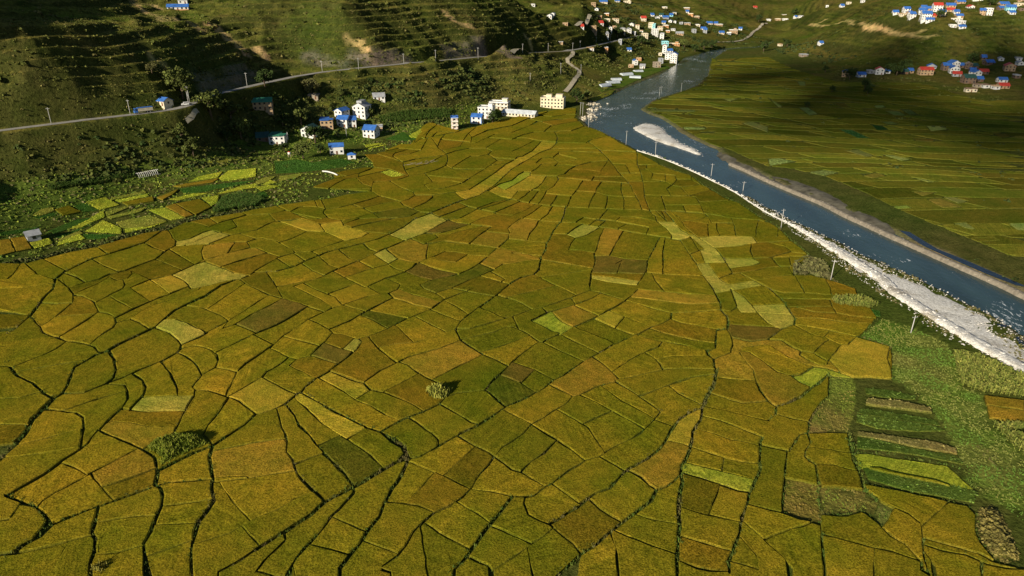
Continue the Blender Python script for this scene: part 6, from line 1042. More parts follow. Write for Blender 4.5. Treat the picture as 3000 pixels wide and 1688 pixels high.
BUNDS="""2.2 -1611,2183 -1594,2100 -1567,2009 -1551,1945 -1545,1877 -1547,1813
0.5 -1684,2013 -1632,1994 -1559,1975
1 -1558,2182 -1513,2132 -1478,2069 -1472,1987 -1472,1924 -1481,1898
0.7 -1585,2068 -1528,2057 -1478,2067
1 -1513,2132 -1503,2165 -1492,2191
1 -1509,2124 -1481,2120 -1434,2092 -1402,2065 -1377,2031 -1352,1998
1 -1400,2062 -1386,2116 -1367,2186
0.8 -1347,2185 -1285,2132 -1222,2073
0.6 -1385,2120 -1336,2084 -1250,2017
1 -1275,1951 -1251,2016 -1222,2073 -1205,2108 -1178,2144 -1145,2203
1.1 -1352,1998 -1355,1951 -1369,1877 -1379,1823
1 -1352,1997 -1317,1987 -1286,1966 -1253,1920
1.3 -1558,1971 -1480,1897 -1446,1857 -1411,1835 -1384,1825 -1339,1801 -1299,1794 -1266,1782 -1235,1764 -1199,1727
0.8 -1339,1801 -1344,1755 -1366,1706 -1406,1648
0.9 -1253,1920 -1246,1890 -1257,1832 -1258,1778
1 -1252,1918 -1224,1945 -1217,1994 -1193,2054 -1151,2092 -1124,2132 -1097,2173 -1097,2196
0.8 -1224,1947 -1180,1920 -1124,1876
2 -1031,2207 -1053,2116 -1083,2061 -1107,2009 -1113,1945 -1115,1890 -1142,1844 -1171,1782 -1184,1741 -1204,1723 -1213,1689 -1227,1654 -1215,1614 -1193,1559 -1183,1516 -1190,1493
2.4 -1471,1701 -1422,1662 -1356,1604 -1289,1564 -1225,1516 -1190,1493
3 -1190,1493 -1187,1448 -1185,1401 -1163,1331
1.2 -1183,1516 -1131,1520 -1094,1564 -1061,1599 -1039,1635 -1003,1678 -975,1735 -981,1776
1 -1115,1890 -1054,1851 -1007,1807 -981,1776
1 -1113,1945 -1084,1945 -1028,1917 -976,1877 -938,1851 -952,1819 -981,1776
0.8 -1091,2045 -1034,2031 -992,2009 -952,1980 -902,1935
0.7 -1006,2016 -989,2077 -954,2221
1 -860,2065 -879,1994 -900,1938 -937,1864 -938,1851
0.7 -836,1994 -858,1945 -871,1910 -785,1853
0.6 -902,1933 -902,1883 -871,1910
1 -787,1851 -820,1794 -863,1729
1.2 -975,1735 -974,1758 -948,1773 -917,1764 -884,1747 -857,1723 -837,1684 -832,1651
1.8 -1183,1744 -1137,1689 -1104,1635 -1089,1594 -1092,1566
1.2 -975,1735 -942,1712 -905,1678 -875,1641 -853,1609 -854,1584 -855,1549 -841,1535 -832,1506 -827,1465 -822,1413 -810,1336
0.7 -832,1651 -843,1630 -853,1609
0.8 -832,1651 -797,1641 -762,1625
1 -737,1706 -754,1667 -762,1625 -759,1584 -752,1544 -749,1506
1 -841,1535 -808,1532 -777,1520 -741,1502 -706,1483 -642,1426
1 -738,1500 -736,1435 -742,1380 -739,1337
1.2 -642,1426 -653,1384 -672,1349
1 -1002,1682 -951,1625 -916,1579 -891,1539 -874,1509
1.4 -1050,1618 -1005,1584 -977,1549 -964,1511 -966,1479 -969,1439
1.2 -1041,1559 -1016,1530 -996,1493 -991,1452 -995,1413 -999,1347
0.6 -965,1499 -920,1502 -874,1509 -832,1509
0.8 -991,1446 -915,1437 -824,1438
0.5 -997,1384 -986,1392 -940,1388 -885,1374 -815,1370
1.3 -1187,1446 -1097,1430 -1065,1409 -1041,1368 -1000,1284
0.5 -1255,1384 -1178,1379
0.5 -1326,1488 -1280,1497 -1239,1527
0.7 -683,1599 -715,1544 -743,1502
0.5 -1041,1559 -1070,1564 -1094,1564
1 -860,2065 -849,2092 -833,2128 -768,2092 -712,2061 -679,2039 -648,2020 -613,1998 -594,2027
0.8 -833,2128 -870,2157 -899,2182
0.9 -776,2203 -693,2128 -636,2077 -594,2027 -565,2046 -603,2108 -654,2148 -700,2182
1 -613,1998 -650,1945 -674,1883 -698,1832 -713,1764 -737,1706
1 -678,2038 -702,1980 -742,1903 -787,1851
0.5 -836,1994 -808,2039 -779,2098
0.7 -792,1841 -747,1804 -710,1780
0.6 -565,2046 -530,2084 -492,2116 -455,2136 -510,2197
1.3 -397,2179 -428,2140 -406,2108 -440,2054 -472,2013 -515,1938 -567,1877
0.9 -650,1945 -614,1917 -567,1877 -551,1851 -562,1794 -570,1770 -583,1718 -540,1695 -492,1667
0.9 -551,1851 -526,1844 -494,1825 -464,1813 -438,1832 -386,1883 -336,1951 -314,1973 -270,2016 -228,2092 -177,2140 -134,2182
0.4 -472,2013 -431,1998 -378,1973 -336,1951
0.6 -492,1978 -442,1938 -408,1903 -386,1883
0.6 -409,2103 -361,2077 -324,2050 -266,2023
0.5 -398,2176 -344,2132 -297,2108 -240,2070
0.6 -309,2182 -266,2140 -227,2093
0.6 -266,2140 -209,2188
0.5 -698,1832 -654,1813 -598,1785 -570,1770
0.5 -563,1791 -499,1752 -476,1818
0.8 -499,1752 -463,1735 -453,1758 -450,1801 -464,1813
0.6 -715,1761 -673,1729 -643,1706 -617,1695 -630,1662 -594,1635 -535,1591
0.5 -579,1716 -617,1695
1 -643,1706 -658,1662 -679,1625 -683,1599 -635,1564 -590,1530 -565,1516
1.2 -463,1735 -477,1695 -493,1665 -507,1630 -535,1591 -551,1549 -556,1520 -565,1516
1.1 -565,1516 -580,1470 -598,1452 -581,1413 -559,1368 -546,1348
0.9 -507,1630 -472,1609 -424,1579 -401,1569 -376,1535
0.5 -530,1598 -478,1554 -438,1520 -406,1490 -376,1535
0.6 -406,1490 -362,1461 -317,1422 -276,1397
2 -556,1520 -507,1483 -475,1457 -435,1426 -386,1392 -351,1368 -317,1352
0.7 -568,1507 -564,1493 -524,1452 -488,1409 -461,1380 -422,1349
1.5 -581,1469 -546,1422 -522,1380 -493,1349
0.6 -642,1424 -620,1435 -598,1452
1.2 -317,1352 -293,1380 -272,1401 -256,1413 -224,1435 -185,1470 -175,1497
1 -257,1413 -227,1380 -195,1349
1 -185,1469 -157,1443 -128,1418 -99,1388 -81,1380
1.4 -16,1457 -16,1457 -44,1422 -81,1380 -121,1349
0.8 -439,1831 -415,1788 -386,1747 -357,1706 -328,1673 -366,1630 -401,1569
0.8 -394,1758 -348,1782 -285,1794 -249,1825 -201,1857 -248,1903 -315,1971
0.8 -328,1673 -321,1678 -299,1706 -254,1735 -213,1758 -154,1807
1 -321,1678 -296,1662 -263,1625 -232,1594 -200,1569
1.3 0,2232 -66,2100 -104,2039 -137,1980 -163,1931 -175,1877 -154,1807 -125,1770 -85,1723 -50,1695 -10,1657 -37,1604 -55,1574 -70,1535 -45,1502 -16,1457
0.7 -201,1857 -175,1877
0.4 -271,2016 -217,1973 -163,1931
0.4 -230,2087 -180,2031 -139,1976
0.7 -175,1877 -134,1877 -101,1897 -55,1931 1,1966
0.7 -155,1810 -99,1838 -54,1864 -17,1893 3,1897
0.6 -94,1734 -51,1758 55,1838
0.5 -52,2128 0,2092
0.6 -376,1535 -334,1520 -290,1493 -253,1465 -224,1435
0.6 -69,1533 -112,1525 -143,1520 -175,1497
0.8 -10,1657 0,1678
0.5 -200,1569 -178,1535 -175,1497
0.6 0,2092 33,2061 65,2016 39,1994 0,1966
0.8 65,2016 105,2031 168,2077 222,2124 276,2166
0.6 178,2182 206,2140 222,2124
0.8 273,2183 276,2161 310,2144 341,2120 384,2084 432,2054 475,2016 518,1991
1.4 310,2144 271,2100 213,2054 164,2024 124,2002 60,1938
0.5 201,2106 213,2054
0.5 98,2028 117,1995
0.8 60,1938 93,1897 123,1864 149,1844 121,1825 92,1795
0.6 128,2004 158,1931 193,1893 173,1870 149,1844
0.6 193,1893 261,1951 320,2009 384,2084
0.8 384,2084 418,2132 442,2173
0.6 261,1951 312,1897 357,1851 377,1839
0.6 195,1895 244,1844 288,1807 305,1782
0.5 319,2008 376,1951 422,1903 435,1890
0.4 322,1886 364,1963
1 522,1991 510,1951 482,1924 435,1890 391,1851 353,1819 305,1782 255,1729 210,1689 173,1646 142,1609 113,1584 87,1544 63,1523 26,1488 -16,1457
1 518,1991 568,1994 636,2005 688,2016
1.8 706,2182 702,2116 700,2061 688,2016 693,1966 687,1924 672,1883 635,1870
0.6 508,1950 536,1924 592,1897 636,1877 669,1882
1.3 635,1870 614,1807 601,1758 570,1734
0.8 668,1882 668,1825 658,1782 638,1735 578,1695
0.5 429,1885 474,1851 514,1829 554,1807 609,1788
0.7 381,1842 421,1813 454,1801 504,1782 544,1764 571,1744
0.9 454,1801 436,1770 409,1752 389,1735
0.6 149,1844 180,1807 218,1770 253,1728
0.6 92,1794 132,1752 162,1723 206,1684
0.8 0,1897 37,1864 81,1801 92,1794
0.7 82,1800 35,1735 0,1678
0.6 31,1657 64,1635 24,1569 63,1523
0.5 64,1635 115,1585
0.5 0,1678 31,1657
0.5 -34,1609 24,1569
0.7 233,1710 261,1662 276,1625 292,1589 280,1579 249,1564 211,1539 183,1516 158,1504
0.7 98,1561 131,1530 158,1504 138,1470 113,1448 82,1413 49,1384 29,1349
0.5 389,1735 342,1695 276,1624
0.8 389,1735 408,1701 417,1673 421,1638 371,1620 327,1599 292,1589
0.6 411,1692 459,1709 517,1715 569,1714
0.5 421,1638 473,1643 514,1641 569,1637
2 571,1744 568,1712 578,1695 571,1657 568,1625 548,1574 531,1539 508,1502 496,1474 485,1457 476,1426
1 280,1579 300,1549 326,1516 357,1470 376,1435
0.7 331,1509 382,1535 422,1559 459,1584 493,1599 565,1618
0.8 420,1558 440,1520 464,1493 489,1463
0.6 237,1556 279,1493 316,1452 355,1405
0.7 177,1513 206,1488 240,1452 273,1418 305,1384 323,1364
0.9 376,1435 352,1401 323,1364 308,1349
1.8 484,1452 445,1430 416,1405 391,1368 380,1349
1.6 476,1426 466,1397 448,1372 435,1349
0.8 558,1600 596,1589 662,1580
0.8 521,1524 566,1488 601,1474 661,1483
0.8 487,1459 540,1439 583,1418 638,1396
0.8 473,1418 515,1397 545,1372 597,1328
1.4 662,1735 664,1678 670,1635 662,1584 659,1535 661,1493 666,1475
1 662,1735 685,1764 721,1776 763,1782
0.8 666,1741 691,1735 706,1695 722,1662
1 668,1825 717,1801 774,1813
1 768,2182 765,2157 758,2100 750,2039 716,2002 688,2010
0.8 768,2182 774,2165 795,2108 799,2039 802,1994 746,1994 745,2033
0.9 802,1994 803,1951 809,1917
0.5 112,1446 148,1409 184,1372 214,1273
0.6 -25,1446 25,1401 49,1384
0.6 47,1382 79,1349
0.5 442,2173 519,2157 601,2136 702,2126
0.4 403,2112 503,2077 598,2054 700,2065
0.7 903,2172 938,2144 1011,2144 1100,2128 1184,2116
0.7 1022,2185 1014,2144
0.7 1120,2185 1102,2128
1.6 902,2189 913,2140 918,2069 910,1994 909,1951 892,1910
0.7 916,2102 990,2100 1078,2092 1184,2116
0.6 915,2037 998,2035 1065,2039
0.9 1078,2092 1065,2039 1058,1991
0.8 936,2036 983,1998 1058,1991 1108,1966 1169,1951
0.8 909,1957 980,1951 1064,1924 1138,1917
0.6 799,2048 917,2058
0.6 802,1992 910,1979
0.8 892,1911 940,1890 984,1870 1041,1838 1049,1829
0.6 887,1908 911,1857 944,1825 985,1870
1.3 774,1813 839,1877 892,1910
0.6 809,1917 839,1877
0.7 947,1829 977,1782 999,1779 1038,1819 1083,1857 1169,1951
0.9 774,1813 811,1807 831,1764 848,1741 834,1720
0.6 848,1741 875,1729 937,1794 960,1808
0.7 875,1729 900,1684 921,1706 982,1781
0.6 834,1720 851,1689 868,1662 891,1662 908,1692
0.8 763,1782 797,1712 834,1662 852,1657
1.2 722,1662 737,1625 765,1604 796,1614 852,1657
1 852,1657 884,1646 908,1625 935,1599
0.9 935,1599 973,1599 1038,1589 1062,1646 1080,1701 1122,1770 1104,1782 1061,1839
1.2 765,1604 779,1569 799,1544 833,1569 873,1614
2 873,1614 799,1544 753,1502 709,1474 676,1459
1.3 661,1483 676,1459 660,1422 634,1397
0.7 662,1427 696,1405 731,1392 758,1430 798,1479 828,1506 846,1544 873,1614
1 731,1392 711,1349
1 -1927,2370 -1859,2409 -1822,2459 -1762,2533 -1685,2588 -1634,2668 -1557,2766 -1484,2791 -1461,2896 -1376,2951 -1267,3023 -1207,3082
1.1 -1868,2404 -1836,2322 -1823,2258 -1827,2223
0.8 -1857,2411 -1743,2304 -1654,2258
0.7 -1823,2459 -1743,2399 -1657,2338
0.7 -1683,2591 -1594,2508
2.2 -1611,2182 -1654,2258 -1659,2322 -1652,2379 -1635,2449 -1592,2511 -1546,2577 -1514,2633 -1507,2783
1.5 -1659,2322 -1594,2285 -1527,2232 -1499,2258 -1480,2304 -1445,2341 -1410,2399 -1382,2459 -1384,2522 -1381,2566 -1372,2599 -1393,2657 -1422,2692
0.5 -1631,2455 -1536,2379 -1456,2329
0.6 -1514,2632 -1450,2577 -1384,2532
1 -1381,2562 -1312,2501 -1246,2439 -1206,2399 -1227,2351 -1250,2304 -1285,2276 -1315,2250 -1340,2206 -1347,2185
0.5 -1383,2457 -1304,2399 -1229,2345
0.6 -1422,2341 -1371,2304 -1309,2258
0.7 -1471,2283 -1423,2250 -1396,2267 -1401,2313 -1422,2341
0.8 -1655,2269 -1558,2182
1.2 -1496,2182 -1477,2232 -1469,2282
1 -1408,2260 -1371,2206 -1367,2184
0.5 -1560,2184 -1531,2235
0.9 -1206,2399 -1193,2449 -1162,2470 -1124,2511 -1132,2555 -1142,2645
0.9 -1193,2449 -1235,2522 -1254,2599 -1223,2622 -1166,2633 -1142,2645 -1097,2645 -1072,2686
0.8 -1125,2516 -1093,2544 -1056,2577 -1097,2645
0.6 -1063,2571 -1026,2572
1 -1372,2601 -1343,2599 -1314,2645 -1281,2716 -1250,2766 -1217,2804 -1203,2836
0.7 -1392,2652 -1350,2680 -1318,2766 -1299,2791 -1248,2759 -1194,2728 -1243,2622 -1343,2599
0.7 -1378,2869 -1327,2829 -1304,2882 -1258,2937 -1220,2994 -1261,3029
0.6 -1203,2836 -1264,2930
0.5 -1377,2951 -1306,2878
0.6 -1194,2728 -1107,2791
0.5 -1167,2747 -1071,2686
0.9 -1250,2304 -1182,2250 -1128,2182
0.7 -1309,2258 -1252,2206 -1183,2137
0.8 -1206,2399 -1181,2429 -1108,2379 -1030,2322 -962,2295
1 -955,2347 -962,2295 -1003,2250 -1037,2198 -1040,2169
0.5 -988,2266 -934,2206 -899,2182
0.5 -1422,2692 -1488,2789
0.5 -1378,2869 -1447,2905
0.8 -1128,2182 -1075,2206 -1021,2250 -985,2269
1 -1207,3082 -1127,3128 -1060,3175 -967,3224 -893,3257 -845,3307 -718,3377 -660,3287
0.7 -1124,3131 -1059,3060 -971,2979 -902,2923 -865,2937 -839,2958 -873,3023 -881,3075 -882,3097 -942,3235
0.9 -1224,2988 -1113,3008 -1059,3060
0.6 -1121,3007 -1059,2910 -1001,2910 -957,2941
1 -1107,2791 -1086,2856 -1061,2913
0.6 -968,3224 -924,3113
0.8 -1034,3037 -1014,3097 -983,3120 -924,3113 -881,3075
0.5 -1023,3027 -944,2979 -865,2937
0.7 -881,3075 -823,3105 -772,3152 -704,3097 -643,3023 -602,2951
0.8 -772,3152 -704,3224 -657,3290 -606,3249 -545,3199
1 -545,3199 -507,3240 -486,3307 -401,3307 -314,3342 -222,3395
0.5 -704,3097 -634,3160 -550,3204
0.8 -839,2958 -807,2937 -757,2916 -711,2951 -643,3023 -572,3067 -489,3109
0.7 -545,3199 -522,3144 -478,3097 -423,3037 -375,3023
0.6 -470,3089 -421,3175 -393,3274 -397,3309
0.5 -292,3355 -254,3274 -227,3234
1.9 -958,2322 -878,2336 -820,2389 -796,2439 -740,2522 -685,2577 -605,2639 -551,2686 -519,2741 -476,2829 -438,2937 -375,3023 -319,3113 -250,3208 -162,3307 -91,3487 -41,3663 3,3818
0.5 -1059,2910 -961,2944 -852,2869 -804,2766 -889,2778 -1050,2910
0.5 -852,2869 -764,2910 -743,2856 -610,2753 -633,2698 -690,2657 -804,2766
0.6 -748,2866 -690,2937 -602,2951 -530,2951 -466,2979 -431,3046
0.6 -702,2824 -630,2882 -530,2951
0.6 -636,2773 -563,2753 -520,2738
0.8 -1072,2686 -1049,2692 -979,2657 -906,2577 -859,2528 -802,2533 -751,2599 -695,2661
0.5 -880,2777 -919,2692 -961,2637
0.7 -1033,2572 -978,2528 -908,2480 -859,2528
0.5 -799,2536 -757,2496
1 -908,2480 -931,2419 -955,2345
0.5 -914,2464 -835,2375
0.5 -866,2521 -796,2439
1 -914,2330 -853,2232 -779,2098
0.8 -806,2418 -743,2341 -687,2295 -722,2250 -776,2203
0.6 -761,2491 -698,2399 -651,2360
1 -687,2295 -651,2360 -601,2424 -548,2511 -494,2588 -441,2668 -372,2753 -315,2869 -288,2916 -324,2965 -375,3023
0.7 -699,2563 -637,2470 -593,2436
0.7 -613,2633 -574,2566 -533,2533
0.6 -592,2438 -520,2361
0.6 -549,2510 -472,2409 -441,2454 -508,2567
0.7 -471,2399 -438,2360 -397,2332 -376,2370 -363,2414
0.7 -441,2454 -400,2434 -363,2414 -309,2480 -264,2538
0.8 -664,2336 -610,2276 -546,2341 -471,2399
0.5 -610,2276 -561,2232 -517,2189
0.5 -748,2227 -700,2182
0.5 -517,2189 -482,2232 -457,2272 -398,2215 -401,2173
0.5 -457,2272 -413,2313 -393,2332
0.4 -393,2332 -339,2285 -286,2258
0.5 -358,2420 -289,2360 -196,2308
1.2 -327,2215 -286,2258 -196,2308 -148,2370 -106,2449 -70,2555 -15,2680 -11,2753 -19,2804 0,2856
0.7 -327,2215 -309,2182
0.7 -215,2183 -142,2267 -79,2332 -36,2399 1,2409
0.9 -79,2332 -53,2295 -23,2258 -55,2215 -79,2182
0.4 -125,2413 -66,2353
0.6 -264,2538 -228,2533 -170,2501 -195,2459 -219,2419 -278,2439 -309,2480
0.6 -170,2501 -93,2485
1 -375,3023 -329,2965 -255,2896 -187,2869 -129,2843 -89,2829 -141,2716 -177,2622
0.5 -175,2627 -111,2599 -61,2575
0.4 -114,2775 -11,2739
0.6 -374,2751 -308,2753 -244,2804 -187,2869
0.6 -326,2731 -265,2741 -183,2804 -125,2841
0.6 -424,2689 -361,2622 -311,2698 -327,2735 -372,2753
0.6 -523,2734 -445,2662
0.4 -361,2622 -278,2657 -177,2622
0.7 -330,2972 -267,3052 -211,3128 -263,3191
0.9 -263,3191 -211,3128 -147,3075 -81,3030 43,3204
0.7 -289,2928 -237,2951 -162,3087
0.6 -187,2869 -133,2951 -67,3008 -81,3030
0.6 -164,3089 -85,3191 -1,3241
0.6 -148,3075 1,3239
0.6 -67,3008 0,2987
0.6 -128,3394 -62,3290 0,3240
0.8 -728,3431 -718,3377
0.8 -486,3307 -503,3360 -421,3395 -348,3431 -275,3506 -206,3684 -140,3857 -86,4020
1 -222,3395 -171,3525 -97,3726 -32,3925 0,3996
0.8 -129,3888 -55,3948 -50,4020 -86,4020 -144,4170 -128,4249 -168,4330 -70,4616
0.6 -121,3383 -66,3506 0,3583
0.6 -81,3471 -38,3395 0,3468
0.8 -401,4170 -382,4020 -384,3902 -412,3834 -485,3726 -565,3663 -605,3790 -537,3879 -493,3948 -402,4183 -466,4330 -551,4652
0.5 -349,3834 -298,3996 -251,4119 -191,4131 -144,4170
0.5 -401,4170 -358,4249 -263,4330 -168,4330
0.5 -384,3902 -349,3834 -269,3812 -154,3821
0.8 -565,3663 -610,3603 -679,3563 -739,3544 -728,3431
0.5 -660,3574 -582,3450 -503,3360
0.5 -485,3726 -421,3544 -462,3487 -426,3393
0.5 -469,3682 -366,3643 -229,3613 -261,3525
0.4 -421,3544 -333,3563 -261,3525
0.7 -849,3636 -817,3563 -784,3506 -730,3448
0.7 -1042,3450 -951,3413 -828,3413 -725,3413
0.6 -951,3413 -931,3506 -900,3603 -839,3643 -850,3726 -806,3812 -791,3857
0.7 -994,3726 -914,3663 -850,3726
0.7 -994,3726 -942,3790 -831,3857 -791,3857
0.5 -743,3747 -692,3812 -584,3684 -649,3643 -743,3747
0.5 -839,3648 -743,3747
0.5 -791,3857 -692,3812
0.6 -910,4170 -861,4170 -794,4249 -713,4330 -646,4303 -724,4196 -730,4119
0.6 -848,4186 -642,3972 -581,4044 -415,4149
0.6 -730,4119 -642,3972 -605,3790
0.5 -646,4303 -573,4276 -569,4638
0.5 -730,4119 -634,4170 -573,4276
0.5 -440,4271 -337,4386 -324,4526
0.5 -1042,3450 -959,3623 -914,3663
0.7 0,4235 51,4330 160,4565
0.8 201,4543 125,4249 67,4119 36,4094 0,3996
1.3 0,3810 46,3925 101,4044 166,4196 240,4303 302,4497
0.6 140,3948 180,4069 246,4081 283,4183
0.7 246,4081 276,3972 174,3925 136,3812 106,3747 99,3684 53,3583 0,3468
0.6 0,3583 33,3684 67,3758 106,3747
0.6 283,4183 291,4222 374,4249 496,4222 559,4209
0.6 237,4300 355,4330 544,4327
0.5 276,3972 378,4008 387,4044 283,4183
1.2 507,4513 529,4415 548,4303 561,4196 578,4044 589,3902 598,3726 613,3603 621,3487 619,3342 618,3191 613,3075
0.5 367,3879 469,3972 573,4008
0.5 247,3879 323,3902 367,3879 334,3812 395,3801 497,3758 573,4008
0.5 247,3879 276,3972
0.6 246,3663 292,3705 321,3790 334,3812
0.6 191,3663 158,3525 124,3431 97,3395
0.5 99,3684 191,3663 246,3663
1.1 246,3663 253,3603 218,3468 178,3377 152,3257 125,3156
0.8 385,3583 338,3413 298,3290 262,3113
0.7 484,3563 436,3413 423,3342 390,3224 362,3099
0.5 249,3631 385,3583 484,3563 581,3534 619,3518
0.4 427,3575 452,3653 607,3648
0.8 582,3534 561,3395 553,3274 548,3208 526,3075
0.6 478,3299 466,3208 439,3088
0.4 314,3340 330,3377 424,3360 477,3299 554,3282 619,3275
0.9 0,3240 58,3191 134,3152 260,3113 376,3097 528,3075 613,3075 646,3052 711,3052
0.6 -4,3244 30,3377 97,3395 70,3307 27,3217
0.6 97,3395 138,3395 114,3290 83,3178
0.6 229,3307 210,3224 185,3136
0.4 168,3329 229,3307 298,3290
1.2 781,4222 731,3925 722,3768 708,3623 682,3413 656,3240 648,3113 645,3023 655,2979 648,2896
0.5 551,4276 625,4262 733,4235 781,4222
0.8 731,3915 810,3913 859,3925 926,3779 987,3684 1003,3487 1030,3395 1052,3274
0.6 784,3914 771,3823 786,3726 849,3705 823,3554
0.5 723,3796 771,3819
0.5 786,3726 753,3603 823,3554
0.6 849,3705 899,3684 892,3603 841,3487 879,3450 990,3495
0.5 968,3603 989,3664
0.5 892,3603 968,3603 990,3495
0.6 841,3487 799,3413 794,3290 883,3290 876,3453
0.5 883,3290 1027,3406
0.5 666,3307 746,3299 794,3290
0.7 746,3299 733,3160 720,3052
0.5 699,3555 823,3554 841,3487
0.8 883,3290 911,3274 909,3175 889,3023
0.6 909,3196 995,3208 1072,3224
0.9 711,3052 767,3052 875,3023 913,3008 993,2951 1110,2923 1143,2896
0.4 599,3721 718,3729
0.4 617,3551 700,3565
0.4 586,3938 661,3925 659,3725
0.6 115,3161 65,3067 0,2987
0.7 148,3147 92,3023 45,2943
0.7 195,3133 165,3008 120,2910 104,2829 76,2741 62,2657
1.8 255,3114 237,2979 218,2896 180,2778 158,2680 143,2633 136,2555 112,2470 110,2419 100,2351 80,2304 36,2276 0,2232
0.8 0,2856 41,2944 90,2930 165,2903 222,2889 284,2889 308,2869 387,2829 458,2804 480,2782
0.6 284,2889 326,2958 381,2930 340,2853
0.6 455,3086 395,2937 464,2910 494,2965 544,2965 619,2930 648,2896
0.6 381,2930 395,2937
0.5 380,2928 420,2916 379,2834
0.6 464,2910 512,2876 458,2804
0.6 232,2735 277,2816 313,2867
0.6 232,2735 267,2692 316,2728 388,2829
0.5 171,2738 182,2741 232,2735
0.7 267,2692 240,2622 227,2555
1.2 405,2823 366,2680 339,2555 327,2522 321,2429 294,2322 282,2241 273,2182
0.5 227,2555 279,2549 327,2522
0.8 481,2781 444,2680 410,2577 382,2490
0.4 325,2488 382,2490 429,2464
0.8 466,2796 531,2753 609,2716 666,2686
0.5 598,2816 570,2735
0.5 512,2876 568,2843 598,2816
0.8 648,2896 669,2804 676,2716 666,2686
0.5 648,2896 684,2896 724,2894
0.6 669,3052 693,2912
0.6 697,3052 692,2896
1.8 711,3052 722,2951 725,2843 731,2791 755,2728
1.2 739,3052 758,2951 757,2829 772,2728
0.7 667,2690 695,2668 727,2680 752,2711
1.2 626,2707 572,2566 527,2449 498,2332 472,2267 445,2207
1 644,2698 602,2533 556,2308
1.3 699,2670 700,2566 703,2459 704,2370 701,2285 706,2182
0.7 752,2711 747,2577 747,2544 702,2506
0.6 752,2702 769,2599 770,2555 747,2544
1.6 755,2728 772,2728 798,2633 821,2555 823,2449 819,2379 815,2314
0.6 755,2548 739,2419 703,2409
0.6 739,2419 821,2419
0.7 750,2419 751,2322 751,2258 760,2238
0.7 751,2270 810,2313 843,2322 874,2250 902,2189
0.6 754,2252 775,2215 874,2250
0.5 781,2695 882,2716 1013,2704 1011,2633 931,2599 816,2574
0.6 981,2620 953,2544 938,2459 823,2463
0.5 938,2459 952,2419 904,2389 818,2364
0.5 823,2317 909,2346 965,2374
0.5 874,2250 929,2267
0.7 1110,2923 1062,2804 1027,2704 1076,2698
0.7 997,2950 975,2829 945,2710
0.5 892,2975 889,2882 985,2885
0.4 775,2912 868,2869 827,2705
0.4 911,2883 889,2804 878,2715
0.5 820,3144 808,3041
0.5 730,3137 820,3144 905,3148
0.6 889,3023 896,2979 854,2937 758,2897
0.5 144,2637 62,2657 -15,2680
0.5 0,2522 118,2492
0.7 0,2409 58,2439 112,2449
0.4 112,2449 190,2419 304,2362
0.5 80,2304 142,2223 178,2182
0.4 294,2322 385,2313 427,2449 395,2409
0.4 429,2464 526,2444
0.4 387,2321 488,2307
0.4 286,2268 356,2232 446,2210
0.4 461,2241 379,2272 291,2297
0.4 496,2325 585,2304 701,2293
0.5 1011,2633 1056,2639
0.5 938,2459 998,2470
0.8 1052,3274 1097,3191 1124,3008 1143,2896
0.5 1072,3224 1097,3186
0.7 1076,2698 1170,2704 1172,2610 1167,2506
0.8 1140,2912 1160,2869 1164,2816 1133,2741 1114,2701
1.2 1164,2816 1161,2668 1167,2577 1167,2506 1168,2480
0.6 1056,2639 1161,2659
0.5 1055,2639 1107,2588 1114,2533 1167,2506
0.5 999,2470 1114,2533
0.5 998,2470 1087,2480 1168,2480
0.4 1012,2477 1011,2399 1020,2380
0.6 965,2374 1059,2384 1083,2479
0.8 929,2267 1029,2304 1036,2295 1021,2181
0.8 1047,2383 1036,2304 1096,2299 1138,2267 1119,2181
0.8 1138,2267 1184,2232 1207,2182
0.8 540,5812 494,5371 526,5060 632,4848 677,4652 720,4443
0.8 0,5371 242,5628 463,5789 540,5812
0.7 0,5060 130,5330 272,5584 309,5677
0.7 0,4590 68,4716 154,4815 281,4848 424,4882 533,5046
1.3 304,4765 309,4621 285,4444
0.6 7,4602 88,4636 166,4559 295,4499 491,4472
0.6 483,4473 525,4559 609,4652 665,4702
0.5 189,5232 132,5060 17,4846
0.6 304,4765 295,4852
0.5 224,4833 292,5060 508,5235
0.5 203,5461 311,5412 442,5497 507,5496
0.5 127,5324 210,5211 137,5077
0.5 210,5211 350,5290 496,5351
0.5 0,4815 132,5060
0.5 292,5060 210,5211
0.8 -640,4499 -652,4590 -637,4917 -590,5006 -445,4917 -371,4882 -202,5097 0,5371
1 -640,4499 -618,4590 -490,4716 -394,4815 -319,4952 -272,5009
0.7 -272,4489 -274,4652 -173,4882
0.5 -588,4619 -586,4716 -576,4815 -534,4972
0.7 -482,4389 -477,4652 -466,4741
0.7 -327,4529 -302,4781 -255,5031
0.5 -245,4470 -121,4748
0.6 -173,4882 0,5060
0.5 -121,4748 0,4815
0.5 -478,4603 -327,4529 -245,4470
0.5 -551,4652 -524,4781 -471,4815 -406,4803
0.5 -302,4781 -274,4652
0.5 -165,4648 0,4590
3 -1170,1354 -1165,1314 -1166,1273 -1162,1248
1.2 -999,1349 -1000,1337 -997,1306 -1000,1280 -1016,1248 -1031,1201 -1050,1162 -1067,1128
1.6 -998,1356 -946,1329 -899,1306 -861,1288 -812,1252 -796,1228 -783,1204 -768,1159
0.8 -855,1283 -843,1318 -802,1341 -736,1337 -698,1301
1.5 -784,1207 -763,1238 -727,1277 -700,1299
1.8 -672,1349 -684,1325 -700,1299 -692,1262 -666,1211 -654,1184 -643,1152 -624,1116 -627,1081 -631,1053 -623,1015 -614,979 -597,943 -579,915
1.2 -768,1159 -743,1171 -703,1178 -653,1182
0.3 -654,1184 -611,1191 -560,1187
1.5 -918,1044 -897,1067 -854,1098 -816,1125 -768,1159
2 -1067,1128 -1026,1110 -990,1098 -959,1078 -931,1055 -918,1044
1.5 -1067,1128 -1067,1128
1.2 -940,1062 -932,1042 -933,1020 -934,1003
